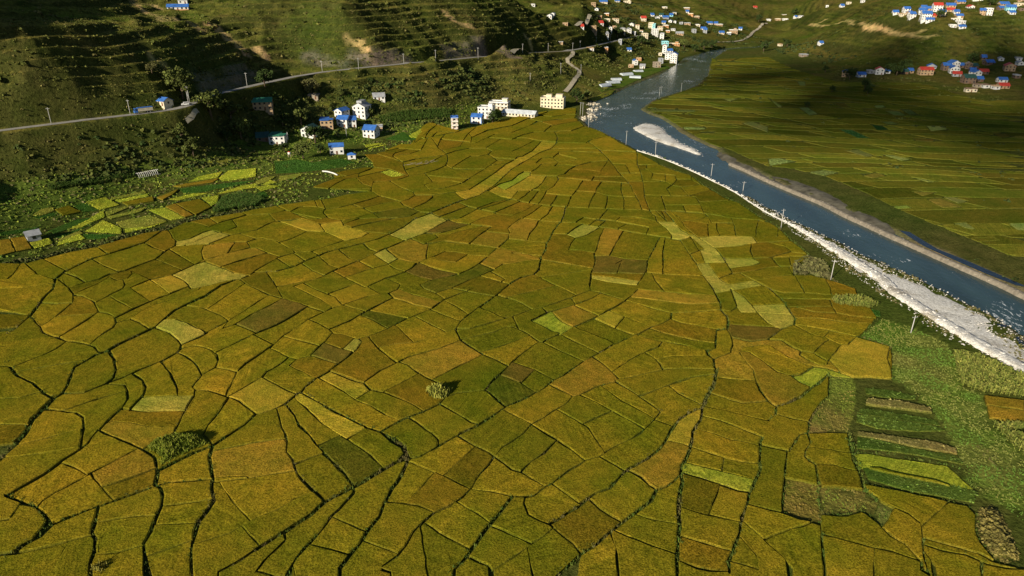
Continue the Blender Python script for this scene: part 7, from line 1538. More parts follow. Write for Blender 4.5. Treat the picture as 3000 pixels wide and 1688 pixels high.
2 -918,1044 -925,1015 -941,992 -948,970 -954,943
0.3 -981,1092 -983,1113 -970,1140 -930,1197 -899,1241 -865,1290
1.7 -854,1098 -837,1053 -828,1023 -812,1007 -798,979 -786,943 -772,915
1.5 -764,1160 -752,1152 -736,1128 -725,1095 -722,1067 -713,1031 -711,995 -698,970 -679,941 -659,915
0.3 -726,1098 -654,1113 -628,1122
0.3 -716,1045 -667,1047 -631,1050
0.3 -837,1051 -776,1067 -722,1071
0.3 -794,966 -748,974 -709,992
0.8 -947,971 -890,989 -823,1018
0.3 -518,1064 -558,1023 -617,992
1 -489,979 -513,953 -540,927 -545,915
0.4 -1022,1108 -1014,1061 -1020,1039
1.2 -546,1348 -530,1310 -520,1277 -497,1245 -476,1204 -444,1168 -417,1140 -390,1110
1.5 -493,1349 -453,1295 -412,1248 -373,1204 -338,1158
0.7 -422,1349 -367,1303 -324,1262 -284,1216
0.3 -576,1234 -547,1248 -517,1273
1.8 -319,1353 -280,1314 -253,1291 -246,1270 -256,1245 -283,1217 -310,1187 -337,1159 -364,1137 -391,1110 -409,1075 -433,1047 -450,1026 -476,997 -489,979
2 -309,1343 -277,1321 -246,1291 -234,1252 -256,1245
1 -195,1349 -176,1325 -171,1299 -192,1277 -212,1259 -234,1252
0.9 -171,1299 -151,1318 -129,1337 -87,1299 -56,1277 -40,1259 -50,1234 -71,1197 -84,1155 -104,1128 -129,1101 -158,1081 -179,1053 -193,1026 -203,995 -217,965 -241,941 -253,915
0.9 -40,1258 0,1214
0.9 -129,1337 -121,1349
1.6 -234,1252 -242,1197 -257,1152 -265,1104 -270,1069 -285,1031 -293,997 -307,970 -318,936 -322,915
1.2 -339,1157 -336,1143 -347,1110 -365,1072 -378,1028 -392,992 -407,957 -414,918
0.7 -366,1069 -327,1047 -286,1026
0.7 -264,1111 -222,1107 -192,1098 -159,1079
0.6 -88,1150 -43,1143 0,1128
1.7 1,1128 -29,1072 -48,1036 -72,992 -89,957 -106,931 -112,915
0.6 -85,964 -45,941 -23,915
0.3 -518,1064 -485,1086 -454,1122 -420,1143
1 -450,1026 -442,1005 -449,984 -463,957 -472,929
0.7 -472,929 -442,920 -414,918
0.6 -410,943 -390,929 -371,915
0.8 -245,933 -224,927 -204,915
0.5 -40,1259 -22,1291 0,1314
0.6 0,1314 29,1349
0.8 79,1349 113,1314 142,1277 167,1245
0.7 107,1320 76,1273 45,1241 19,1206
0.7 0,1214 20,1206 43,1184 72,1157
1.1 167,1245 142,1224 114,1197 91,1171 72,1157 48,1131 25,1125
0.8 0,1128 25,1125 23,1107 34,1075 56,1055 76,1044 98,1018 119,995 132,970
0.6 167,1245 198,1259 244,1299 283,1325 308,1349
0.7 198,1259 224,1234 251,1207
1.4 380,1349 364,1318 341,1284 305,1248 266,1221 251,1207 227,1178 209,1152 177,1137 161,1122 136,1098 109,1075 74,1046
0.7 364,1318 392,1308 416,1294
2 435,1349 418,1299 399,1255 381,1228 371,1191 372,1178 357,1140 347,1104 341,1067 330,1026 319,987 310,953 298,915
1.2 253,1209 260,1207 283,1187 296,1162 308,1146 334,1159 355,1178 373,1197
1.8 308,1146 291,1116 264,1092 242,1069 215,1047 192,1023 165,997 132,970 104,941 80,915
0.8 160,1121 180,1092 202,1069 222,1053
0.5 249,1076 281,1061 335,1047
0.6 199,1030 233,1010 268,989 314,967
1.2 374,1204 413,1187 451,1165 484,1146 505,1140 528,1173
0.4 388,1238 397,1238 443,1217 493,1197 531,1178
0.5 417,1296 447,1277 483,1255 465,1208
0.5 483,1255 517,1241 559,1235
1.6 597,1328 585,1310 564,1255 555,1221 529,1174 504,1137 490,1104 464,1061 449,1026 425,982 407,953 401,928
0.7 346,1098 376,1081 414,1069 460,1052
0.8 310,955 342,938 367,931 401,928
0.8 489,1104 527,1089
0.7 407,953 443,938 472,928
0.6 444,1364 484,1345 518,1321 560,1306 581,1299
0.9 581,1301 621,1284 640,1279 691,1341 711,1349
1 636,1280 603,1204 578,1140 552,1079
0.7 527,1089 552,1079 582,1058 618,1047
0.8 711,1350 703,1310 680,1280 670,1262 675,1241 682,1231 671,1191 666,1159 697,1152 756,1145
0.4 682,1231 719,1228 769,1207
0.4 693,1297 732,1284 784,1272
2.5 811,1349 790,1291 778,1248 768,1204 756,1159 756,1140 768,1118
0.6 785,1274 863,1270 910,1252 977,1231 1003,1217 994,1178 991,1152 964,1152 923,1174 869,1194 814,1217 772,1221
0.6 758,1167 804,1152 858,1134 900,1116 943,1101 946,1072 917,1026 909,1000 908,950 892,970 840,995 803,1010 819,1047 807,1078 772,1110 765,1125 756,1140
0.9 670,1190 638,1110 634,1081 620,1053 610,1023 618,1017
0.6 631,1075 662,1071 683,1072 721,1084 734,1053 745,1015 761,989 768,953
0.7 613,1020 652,1002 695,984 726,977 768,953
0.7 695,984 677,950 660,915
1.6 610,1023 601,982 590,938 586,915
1.5 768,953 760,931 766,921
1.2 803,1011 796,997 778,962 768,934 766,921
1 794,994 822,979 862,967 881,953 871,927 865,915
1 881,953 888,945 917,936 946,931
0.6 1091,1314 1084,1273 1085,1241 1076,1187 1077,1146 1080,1128
0.6 1110,1171 1105,1221 1100,1266 1096,1306 1091,1314"""
HEDGE_KEY='-1822,2459'
# ---------------------------------------------------------------- terrain
def _hash(ix, iy, s):
    h = (ix.astype(np.int64)*374761393 + iy.astype(np.int64)*668265263 + s*1442695041) & 0xFFFFFFFF
    h = ((h ^ (h >> 13))*1274126177) & 0xFFFFFFFF
    return ((h ^ (h >> 16)) & 0xFFFFFF)/float(0xFFFFFF)
def vnoise(x, y, s=0):
    ix = np.floor(x); iy = np.floor(y); fx = x-ix; fy = y-iy
    fx = fx*fx*(3-2*fx); fy = fy*fy*(3-2*fy)
    a = _hash(ix, iy, s); b = _hash(ix+1, iy, s); c = _hash(ix, iy+1, s); d = _hash(ix+1, iy+1, s)
    return (a+(b-a)*fx) + ((c+(d-c)*fx)-(a+(b-a)*fx))*fy
def fbm(x, y, s=0, o=4):
    v = 0; a = .5; t = 0
    for k in range(o):
        v = v+a*vnoise(x*2**k+17.3*k, y*2**k-9.1*k, s+k); t += a; a *= .5
    return v/t*2-1
def sstep(a, b, x):
    t = np.clip((x-a)/(b-a), 0, 1); return t*t*(3-2*t)
def seg_dist(x, y, pl, zz=None):
    best = np.full(x.shape, 1e9); zo = np.zeros(x.shape)
    for k in range(len(pl)-1):
        ax, ay = pl[k][0], pl[k][1]; bx, by = pl[k+1][0], pl[k+1][1]
        dx, dy = bx-ax, by-ay; L = dx*dx+dy*dy+1e-9
        t = np.clip(((x-ax)*dx+(y-ay)*dy)/L, 0, 1)
        d = np.hypot(x-ax-t*dx, y-ay-t*dy); m = d < best
        best = np.where(m, d, best)
        if zz is not None: zo = np.where(m, zz[k]+(zz[k+1]-zz[k])*t, zo)
    return (best, zo) if zz is not None else best
def inside(x, y, poly):
    r = np.zeros(x.shape, bool); n = len(poly)
    for k in range(n):
        ax, ay = poly[k]; bx, by = poly[(k+1) % n]
        if ay == by: continue
        c = ((ay > y) != (by > y)) & (x < (bx-ax)*(y-ay)/(by-ay)+ax); r ^= c
    return r
class Terrain:
    def __init__(s, ctrl, road, roadz, river):
        s.c = np.array(ctrl, float); s.road = road; s.roadz = roadz; s.river = river
        P = s.c[:, :2]; n = len(P)
        D = np.hypot(P[:, None, 0]-P[None, :, 0], P[:, None, 1]-P[None, :, 1])
        K = np.zeros((n+1, n+1)); K[:n, :n] = np.sqrt(D*D+400); K[n, :n] = 1; K[:n, n] = 1
        K[:n, :n] -= np.eye(n)*4
        s.w = np.linalg.solve(K, np.append(s.c[:, 2], 0))
    def rbf(s, x, y):
        z = np.full(x.shape, s.w[-1])
        for (a, b, _), w in zip(s.c, s.w): z = z+w*np.sqrt((x-a)**2+(y-b)**2+400)
        return z
    def __call__(s, x, y):
        x = np.asarray(x, float); y = np.asarray(y, float); shp = x.shape; x = x.ravel(); y = y.ravel()
        z = s.rbf(x, y); z = np.maximum(z-.5, 0)
        # terraced hillsides
        m = sstep(7, 16, z)
        big = fbm(x/90, y/90, 3, 4)
        rg = 1-2*np.abs(fbm(x/55, y/70, 23, 3))
        zz = z+m*(4*big+4.0*(rg-.35)+2.4*fbm(x/24, y/24, 22, 3)+.9*fbm(x/9, y/9, 21, 2))*np.interp(np.hypot(x, y), [700, 1000], [1, .7])
        wob = fbm(x/45, y/45, 11, 3)
        st = 5.0
        q = zz/st+.7*wob; f = q-np.floor(q)
        ter = st*(np.floor(q)+sstep(.45, .95, f)-.7*wob)
        k = (.5+.45*sstep(-.35, .25, fbm(x/60, y/60, 31, 2)))*sstep(9, 20, z)*(1-sstep(700, 1000, np.hypot(x, y))*.35)
        zz = zz*(1-k)+ter*k
        zz = np.maximum(zz, 0)
        # spur of the valley side, to the left
        p = x*.77-y*.64; q = x*.64+y*.77
        hs = (150+np.clip((-430-p)*.30, 0, 140))*sstep(-408, -445, p+6*fbm(y/30, x/30, 5, 2))
        hs = hs*sstep(75, -70, q)*sstep(-900, -250, q)
        zz = np.maximum(zz, hs+m*0)
        # road bench
        d, rz = seg_dist(x, y, s.road, s.roadz)
        w = 1-sstep(3.6, 9, d); zz = zz*(1-w)+rz*w
        # river channel
        rd = seg_dist(x, y, s.river+[s.river[0]]); ins = inside(x, y, s.river)
        sd = np.where(ins, -rd, rd)
        ch = 1-sstep(-2.5, 4.5, sd+1.0*fbm(x/6, y/6, 41, 2))
        zz = zz*(1-ch)+(-2.6)*ch
        return zz.reshape(shp)
TER = Terrain(CTRL, ROAD, ROADZ, RIVER)
def hz(x, y): return float(TER(np.array([x], float), np.array([y], float))[0])
WATER_Z = -1.2
# ---------------------------------------------------------------- materials
def nd(nt, t, **k):
    n = nt.nodes.new(t)
    for a, b in k.items(): setattr(n, a, b)
    return n
def noise(nt, scale, detail=3, rough=.55, coord=None, stretch=None):
    n = nd(nt, 'ShaderNodeTexNoise'); n.inputs['Scale'].default_value = scale; n.inputs['Detail'].default_value = detail; n.inputs['Roughness'].default_value = rough
    if coord is not None:
        if stretch:
            m = nd(nt, 'ShaderNodeMapping'); m.inputs['Scale'].default_value = stretch[0]; m.inputs['Rotation'].default_value = (0, 0, stretch[1])
            nt.links.new(coord, m.inputs[0]); coord = m.outputs[0]
        nt.links.new(coord, n.inputs['Vector'])
    return n
def ramp(nt, src, p0, p1, c0=(0, 0, 0, 1), c1=(1, 1, 1, 1)):
    r = nd(nt, 'ShaderNodeValToRGB'); e = r.color_ramp.elements
    e[0].position, e[1].position = p0, p1; e[0].color, e[1].color = c0, c1
    nt.links.new(src, r.inputs[0]); return r
def mixc(nt, fac, a, b, mode='MIX'):
    m = nd(nt, 'ShaderNodeMix', data_type='RGBA', blend_type=mode)
    for s, v in ((m.inputs[0], fac), (m.inputs[6], a), (m.inputs[7], b)):
        if hasattr(v, 'links') or hasattr(v, 'is_linked'): nt.links.new(v, s)
        else: s.default_value = v if not isinstance(v, tuple) else (v+(1,))[:4]
    return m.outputs[2]
def base(name, rough=.9, spec=.2):
    m = bpy.data.materials.new(name); m.use_nodes = True; nt = m.node_tree; b = nt.nodes['Principled BSDF']
    b.inputs['Roughness'].default_value = rough; b.inputs['Specular IOR Level'].default_value = spec
    g = nd(nt, 'ShaderNodeNewGeometry')
    return m, nt, b, g.outputs['Position'], g
def bump(nt, b, h, strength, dist):
    n = nd(nt, 'ShaderNodeBump'); n.inputs['Strength'].default_value = strength; n.inputs['Distance'].default_value = dist
    nt.links.new(h, n.inputs['Height']); nt.links.new(n.outputs[0], b.inputs['Normal'])
def simple(name, col, rough=.8, var=.25, scale=1.5, bmp=0, spec=.2, metal=0):
    m, nt, b, pos, g = base(name, rough, spec)
    n = noise(nt, scale, 4, .6, pos); r = ramp(nt, n.outputs[0], .3, .7, (1-var,)*3+(1,), (1+var,)*3+(1,))
    c = mixc(nt, 1.0, tuple(col), r.outputs[0], 'MULTIPLY'); nt.links.new(c, b.inputs['Base Color']); b.inputs['Metallic'].default_value = metal
    if bmp: bump(nt, b, n.outputs[0], .6, bmp)
    return m
def crop_mat():
    m, nt, b, pos, g = base('rice_crop', 1, 0)
    at = nd(nt, 'ShaderNodeAttribute', attribute_name='Col')
    fine = noise(nt, 2.9, 2, .8, pos); mid = noise(nt, .5, 3, .6, pos); big = noise(nt, .055, 3, .55, pos)
    c = mixc(nt, 1.0, at.outputs['Color'], ramp(nt, fine.outputs[0], .30, .70, (.28, .31, .28, 1), (1.62, 1.56, 1.5, 1)).outputs[0], 'MULTIPLY')
    c = mixc(nt, 1.0, c, ramp(nt, mid.outputs[0], .25, .75, (.72, .80, .72, 1), (1.25, 1.16, 1.15, 1)).outputs[0], 'MULTIPLY')
    c = mixc(nt, 1.0, c, ramp(nt, big.outputs[0], .3, .7, (.72, .90, .75, 1), (1.22, 1.06, 1.1, 1)).outputs[0], 'MULTIPLY')
    va = nd(nt, 'ShaderNodeAttribute', attribute_name='Var'); sp = nd(nt, 'ShaderNodeSeparateColor'); nt.links.new(va.outputs['Color'], sp.inputs[0])
    vr = nd(nt, 'ShaderNodeVectorRotate', rotation_type='Z_AXIS'); nt.links.new(pos, vr.inputs['Vector']); nt.links.new(sp.outputs[0], vr.inputs['Angle'])
    st = noise(nt, 1.0, 2, .6, vr.outputs[0], ((.10, 1.7, 1), 0)); rows = ramp(nt, st.outputs[0], .32, .68, (.70, .73, .7, 1), (1.28, 1.25, 1.2, 1)).outputs[0]
    c = mixc(nt, sp.outputs[1], c, mixc(nt, 1.0, c, rows, 'MULTIPLY'))
    lo = noise(nt, .16, 4, .65, vr.outputs[0], ((.6, 1.3, 1), 0)); lm = nd(nt, 'ShaderNodeMath', operation='MULTIPLY'); nt.links.new(ramp(nt, lo.outputs[0], .54, .64).outputs[0], lm.inputs[0]); nt.links.new(sp.outputs[2], lm.inputs[1])
    c = mixc(nt, lm.outputs[0], c, mixc(nt, 1.0, c, (1.5, 1.36, 1.5), 'MULTIPLY'))
    nt.links.new(c, b.inputs['Base Color'])
    h = nd(nt, 'ShaderNodeMath', operation='ADD'); nt.links.new(fine.outputs[0], h.inputs[0])
    h2 = nd(nt, 'ShaderNodeMath', operation='MULTIPLY'); nt.links.new(mid.outputs[0], h2.inputs[0]); h2.inputs[1].default_value = 1.5; nt.links.new(h2.outputs[0], h.inputs[1])
    bump(nt, b, h.outputs[0], .6, .22)
    return m
def ground_mat():
    m, nt, b, pos, g = base('ground', 1, 0)
    at = nd(nt, 'ShaderNodeAttribute', attribute_name='Col')
    fine = noise(nt, .8, 4, .7, pos); mid = noise(nt, .14, 4, .6, pos); big = noise(nt, .018, 4, .6, pos)
    c = mixc(nt, 1.0, at.outputs['Color'], ramp(nt, fine.outputs[0], .3, .7, (.5, .52, .5, 1), (1.4, 1.38, 1.3, 1)).outputs[0], 'MULTIPLY')
    c = mixc(nt, 1.0, c, ramp(nt, mid.outputs[0], .3, .7, (.62, .72, .6, 1), (1.3, 1.2, 1.2, 1)).outputs[0], 'MULTIPLY')
    c = mixc(nt, 1.0, c, ramp(nt, big.outputs[0], .35, .65, (.85, 1.0, .8, 1), (1.15, 1.0, 1.1, 1)).outputs[0], 'MULTIPLY')
    nt.links.new(c, b.inputs['Base Color']); bump(nt, b, fine.outputs[0], .9, .7)
    return m
def leaf_mat(name):
    m, nt, b, pos, g = base(name, .9, .1)
    at = nd(nt, 'ShaderNodeAttribute', attribute_name='Col'); n = noise(nt, .6, 3, .6, pos)
    c = mixc(nt, 1.0, at.outputs['Color'], ramp(nt, n.outputs[0], .3, .7, (.7, .75, .7, 1), (1.25, 1.2, 1.2, 1)).outputs[0], 'MULTIPLY')
    nt.links.new(c, b.inputs['Base Color']); return m
def water_mat(name, col, foam=True):
    m, nt, b, pos, g = base(name, .14, .22)
    w1 = noise(nt, .55, 4, .65, pos, ((1, .45, 1), -.7)); w2 = noise(nt, .07, 3, .5, pos, ((1, .4, 1), -.7))
    c = mixc(nt, ramp(nt, w2.outputs[0], .35, .65).outputs[0], tuple(x*.8 for x in col), tuple(x*1.25 for x in col))
    if foam:
        f1 = noise(nt, .9, 3, .75, pos, ((1, .35, 1), -.6)); f2 = noise(nt, .035, 2, .5, pos)
        a = nd(nt, 'ShaderNodeMath', operation='MULTIPLY'); nt.links.new(f1.outputs[0], a.inputs[0]); nt.links.new(f2.outputs[0], a.inputs[1])
        r = ramp(nt, a.outputs[0], .362, .41); c = mixc(nt, r.outputs[0], c, (.7, .75, .78))
        rr = ramp(nt, r.outputs[0], 0, 1, (.12,)*3+(1,), (.7,)*3+(1,)); nt.links.new(rr.outputs[0], b.inputs['Roughness'])
    nt.links.new(c, b.inputs['Base Color']); bump(nt, b, w1.outputs[0], .55, .35); return m
M_CROP = crop_mat(); M_GROUND = ground_mat(); M_LEAF = leaf_mat('foliage')
M_WATER = water_mat('river_water', (.034, .064, .062)); M_POOL = water_mat('still_water', (.012, .02, .03), False)
M_GRAVEL = simple('gravel', (.68, .64, .57), .95, .45, .5, .25); M_STONE = simple('white_rubble', (.70, .66, .59), .95, .4, .35, .3)
def rubble_mat():
    m, nt, b, pos, g = base('rubble_bank', .95, .1)
    n1 = noise(nt, .11, 5, .65, pos); n2 = noise(nt, 1.3, 4, .75, pos)
    c = mixc(nt, ramp(nt, n1.outputs[0], .34, .50).outputs[0], (.52, .47, .39), (.86, .83, .77))
    c = mixc(nt, 1.0, c, ramp(nt, n2.outputs[0], .3, .7, (.55, .54, .5, 1), (1.2, 1.2, 1.2, 1)).outputs[0], 'MULTIPLY')
    nt.links.new(c, b.inputs['Base Color']); bump(nt, b, n2.outputs[0], .9, .5); return m
M_RUB = rubble_mat()
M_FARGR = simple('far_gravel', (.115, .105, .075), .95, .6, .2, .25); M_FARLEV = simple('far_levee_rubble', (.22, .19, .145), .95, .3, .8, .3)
M_ASPH = simple('road_asphalt', (.30, .285, .25), .9, .2, .4); M_PATH = simple('dirt_path', (.40, .35, .25), .95, .25, .5)
M_BARK = simple('bark', (.12, .085, .055), .95, .3, 2); M_POLE = simple('concrete_pole', (.52, .50, .46), .85, .1, 2)
M_STEEL = simple('grey_steel', (.42, .43, .44), .5, .1, 2, 0, .5, .4); M_GLASS = simple('dark_glass', (.025, .03, .04), .15, .2, .5, 0, .5)
M_RUBBER = simple('tyre_rubber', (.02, .02, .02), .9); M_PLAST = simple('greenhouse_film', (.50, .55, .58), .35, .15, .6, 0, .5)
M_STICK = simple('pale_sticks', (.48, .40, .28), .9); M_WHITE = simple('white_paint', (.75, .74, .70), .7, .1, .6)
PAL = dict(blue=(.045, .15, .46), red=(.52, .055, .035), green=(.04, .20, .12), dgreen=(.03, .085, .07), grey=(.34, .35, .36), lgrey=(.55, .58, .60), white=(.68, .67, .63), cream=(.66, .58, .42), yellow=(.70, .62, .42),
           tan=(.42, .29, .17), stone=(.33, .27, .20), brown=(.17, .115, .08), turq=(.30, .62, .66), orange=(.55, .29, .13), pink=(.68, .55, .48))
HM = {k: simple('paint_'+k, v, .75, .14, .5) for k, v in PAL.items()}
RM = {k: simple('roofing_'+k, v, .6, .3, .45, 0, .3) for k, v in PAL.items()}
# ---------------------------------------------------------------- mesh helpers
def tag(o, label=None, cat=None, group=None, kind=None):
    for k, v in (('label', label), ('category', cat), ('group', group), ('kind', kind)):
        if v: o[k] = v
    return o
def mesh_np(name, V, Fq, mat, cols=None, smooth=False):
    V = np.asarray(V, np.float32); Fq = np.asarray(Fq, np.int32); n, k = Fq.shape
    me = bpy.data.meshes.new(name); me.vertices.add(len(V)); me.vertices.foreach_set('co', V.ravel())
    me.loops.add(n*k); me.loops.foreach_set('vertex_index', Fq.ravel())
    me.polygons.add(n); me.polygons.foreach_set('loop_start', np.arange(0, n*k, k, dtype=np.int32))
    try: me.polygons.foreach_set('loop_total', np.full(n, k, np.int32))
    except Exception: pass
    if cols is not None:
        a = me.color_attributes.new('Col', 'FLOAT_COLOR', 'POINT')
        a.data.foreach_set('color', np.c_[np.asarray(cols, np.float32), np.ones(len(V), np.float32)].ravel())
    me.update(calc_edges=True)
    if smooth: me.polygons.foreach_set('use_smooth', np.ones(n, bool))
    me.materials.append(mat); return me
def put(name, me, parent=None, loc=None, rz=0):
    o = bpy.data.objects.new(name, me); COL.objects.link(o)
    if loc is not None: o.location = loc
    o.rotation_euler = (0, 0, rz)
    if parent: o.parent = parent
    return o
def empty(name, loc, rz=0): return put(name, None, None, loc, rz)
class MB:
    def __init__(s): s.v = []; s.f = []
    def box(s, x0, x1, y0, y1, z0, z1):
        n = len(s.v); s.v += [(x, y, z) for z in (z0, z1) for y in (y0, y1) for x in (x0, x1)]
        s.f += [tuple(n+i for i in q) for q in ((0, 2, 3, 1), (4, 5, 7, 6), (0, 1, 5, 4), (2, 6, 7, 3), (0, 4, 6, 2), (1, 3, 7, 5))]; return s
    def poly(s, pts): n = len(s.v); s.v += list(pts); s.f.append(tuple(range(n, n+len(pts)))); return s
    def prism(s, pts, d):
        n = len(s.v); k = len(pts); s.v += [tuple(p) for p in pts]+[tuple(Vector(p)+Vector(d)) for p in pts]
        s.f.append(tuple(range(n+k-1, n-1, -1))); s.f.append(tuple(range(n+k, n+2*k)))
        for i in range(k): j = (i+1) % k; s.f.append((n+i, n+j, n+k+j, n+k+i))
        return s
    def tube(s, p, q, r0, r1, k=6):
        p = Vector(p); q = Vector(q); d = (q-p).normalized(); a = d.orthogonal().normalized(); b = d.cross(a); n = len(s.v)
        for c, r in ((p, r0), (q, r1)):
            for i in range(k): t = 2*math.pi*i/k; s.v.append(tuple(c+r*(math.cos(t)*a+math.sin(t)*b)))
        for i in range(k): j = (i+1) % k; s.f.append((n+i, n+j, n+k+j, n+k+i))
        s.f.append(tuple(range(n+k, n+2*k))); s.f.append(tuple(range(n+k-1, n-1, -1))); return s
    def mesh(s, name, mat, smooth=False):
        me = bpy.data.meshes.new(name); me.from_pydata(s.v, [], s.f); me.update(); me.materials.append(mat)
        if smooth:
            for p in me.polygons: p.use_smooth = True
        return me
    def build(s, name, mat, parent=None, smooth=False): return put(name, s.mesh(name, mat, smooth), parent)
def resample(pl, step):
    out = [pl[0]]
    for a, b in zip(pl[:-1], pl[1:]):
        n = max(1, int(math.hypot(b[0]-a[0], b[1]-a[1])/step))
        for i in range(1, n+1): out.append((a[0]+(b[0]-a[0])*i/n, a[1]+(b[1]-a[1])*i/n))
    return out
def smooth_pl(pl, it=2):
    for _ in range(it):
        q = [pl[0]]
        for a, b in zip(pl[:-1], pl[1:]): q += [(a[0]*.75+b[0]*.25, a[1]*.75+b[1]*.25), (a[0]*.25+b[0]*.75, a[1]*.25+b[1]*.75)]
        pl = q+[pl[-1]]
    return pl
def pts_in(poly, n):
    P = np.array(poly); lo, hi = P.min(0), P.max(0); out = np.zeros((0, 2)); t = 0
    while len(out) < n and t < 60:
        q = lo+RNG.rand(max(64, n), 2)*(hi-lo); out = np.r_[out, q[inside(q[:, 0], q[:, 1], poly)]]; t += 1
    return out[:n]
def area(p): return abs(sum(p[i-1][0]*p[i][1]-p[i][0]*p[i-1][1] for i in range(len(p))))/2
# ---------------------------------------------------------------- ground
az = np.radians(np.r_[np.linspace(-84, -39, 70)[:-1], np.linspace(-39, 39.5, 720)[:-1], np.linspace(39.5, 56, 14)])
rr = np.r_[np.arange(40, 240, 3.2), np.arange(240, 800, 1.3), np.arange(800, 1560, 3.8), np.geomspace(1560, 4300, 60)]
A_, R_ = np.meshgrid(az, rr); X = R_*np.sin(A_); Y = R_*np.cos(A_); Z = TER(X, Y)
gx = np.gradient(Z, axis=1)/np.maximum(np.hypot(np.gradient(X, axis=1), np.gradient(Y, axis=1)), .05)
gy = np.gradient(Z, axis=0)/np.gradient(R_, axis=0); SLOPE = np.hypot(gx, gy)
x_, y_, z_, s_ = X.ravel(), Y.ravel(), Z.ravel(), SLOPE.ravel()
def lerp(a, b, t): return a+(b-a)*t[:, None]
C = np.tile(np.array([.085, .100, .022]), (len(x_), 1))                                   # bund and field-edge grass
n1 = fbm(x_/40, y_/40, 51, 3); n2 = fbm(x_/9, y_/9, 52, 3); n3 = fbm(x_/120, y_/120, 53, 3)
hillc = np.tile(np.array([.165, .155, .036]), (len(x_), 1))
hillc = lerp(hillc, np.array([.105, .125, .025]), sstep(-.2, .5, n1)); hillc = lerp(hillc, np.array([.15, .125, .045]), sstep(.0, .6, n2)*.6)
hillc = lerp(hillc, np.array([.125, .155, .026]), sstep(.15, .45, n3)*.55*(s_ < .35))
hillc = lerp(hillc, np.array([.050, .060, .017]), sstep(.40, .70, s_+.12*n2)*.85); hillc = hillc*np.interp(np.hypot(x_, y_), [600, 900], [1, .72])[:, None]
gd = sstep(.4, 1.5, z_)*(1-sstep(7, 10, z_))*(x_ < 20)*(y_ < 560); C = lerp(C, np.array([.10, .14, .026]), gd)
fb = (x_ > np.interp(y_, [190, 420, 520, 640, 900, 1400], [175, 78, 42, 62, 205, 480])) & (z_ < 6) & (z_ > -.3); C[fb] = np.array([.085, .095, .024])
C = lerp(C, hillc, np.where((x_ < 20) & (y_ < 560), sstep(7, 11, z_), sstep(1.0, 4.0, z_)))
def near_mask(polys, w):
    d = np.full(x_.shape, 1e9)
    for p in polys:
        P = np.array(p); m = (x_ > P[:, 0].min()-w*2) & (x_ < P[:, 0].max()+w*2) & (y_ > P[:, 1].min()-w*2) & (y_ < P[:, 1].max()+w*2)
        if m.any(): d[m] = np.minimum(d[m], seg_dist(x_[m], y_[m], p))
    return d
dsc = near_mask(SCARP, 14); C = lerp(C, np.array([.50, .36, .17]), (1-sstep(1.0, 5.0, dsc+2.6*n2+1.5*np.abs(fbm(x_/3, y_/3, 61, 2))))*.95)
drk = near_mask(ROCK, 18); C = lerp(C, np.array([.17, .145, .115]), (1-sstep(2, 10, drk+5*n2))*.9)
for p, c0, c1 in ((WILD, (.13, .20, .03), (.20, .20, .05)), (WILD2, (.17, .21, .035), (.21, .17, .045)), (WILD3, (.15, .20, .035), (.22, .20, .06)), (WILD4, (.21, .21, .035), (.22, .16, .04))):
    m = inside(x_, y_, p); C[m] = np.array(c0)+(np.array(c1)-np.array(c0))*sstep(-.1, .45, n2[m]*.6+n1[m]*.6)[:, None]
rd = seg_dist(x_, y_, RIVER+[RIVER[0]]); bm = (1-sstep(2, 6, rd))*(np.hypot(x_, y_) < 900); C = lerp(C, np.array([.17, .15, .10]), bm*.7)
NR, NC = X.shape; idx = np.arange(NR*NC).reshape(NR, NC)
Q = np.stack([idx[:-1, :-1], idx[:-1, 1:], idx[1:, 1:], idx[1:, :-1]], -1).reshape(-1, 4)
fz = z_[Q].mean(1); fx = x_[Q].mean(1); fy = y_[Q].mean(1)
cx = np.interp(fy, [-100, 190, 260, 330, 420, 520, 640, 760, 900, 1050, 1400, 4000], [320, 175, 150, 118, 78, 42, 62, 110, 205, 330, 480, 480])     # mid line of the river
right = fx > cx
hillm = (fz > 2.0)
V3 = np.c_[x_, y_, z_]
GROUND = {}
for nm, sel in (('valley_floor', ~hillm & ~right), ('far_bank', ~hillm & right), ('hillside', hillm & ~right), ('far_hillside', hillm & right)):
    q = Q[sel]; u, inv = np.unique(q, return_inverse=True)
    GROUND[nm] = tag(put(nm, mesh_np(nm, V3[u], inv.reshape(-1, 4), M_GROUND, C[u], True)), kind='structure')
# near ground behind and beside the camera
P = [(-700, -700), (900, -700), (900, 60), (60, 38), (-60, 38), (-300, 60), (-700, 60)]
mb = MB(); mb.poly([(x, y, -.06) for x, y in P]); me = mb.mesh('near_ground', M_GROUND)
ca = me.color_attributes.new('Col', 'FLOAT_COLOR', 'POINT')
for d in ca.data: d.color = (.16, .14, .02, 1)
tag(put('near_ground', me), kind='structure')
# water
def sheet(name, poly, z, mat, kind=None, **k):
    mb = MB(); mb.poly([(x, y, z) for x, y in poly]); o = mb.build(name, mat); tag(o, kind=kind, **k); return o
def grow(poly, d):
    a = sum(poly[i-1][0]*poly[i][1]-poly[i][0]*poly[i-1][1] for i in range(len(poly))); s = 1 if a > 0 else -1; out = []
    for i in range(len(poly)):
        p, q, r = poly[i-1], poly[i], poly[(i+1) % len(poly)]; tx, ty = r[0]-p[0], r[1]-p[1]; L = math.hypot(tx, ty)+1e-6
        out.append((q[0]+s*ty/L*d, q[1]-s*tx/L*d))
    return out
sheet('river', grow(RIVER, 2.5), WATER_Z, M_WATER, 'structure')
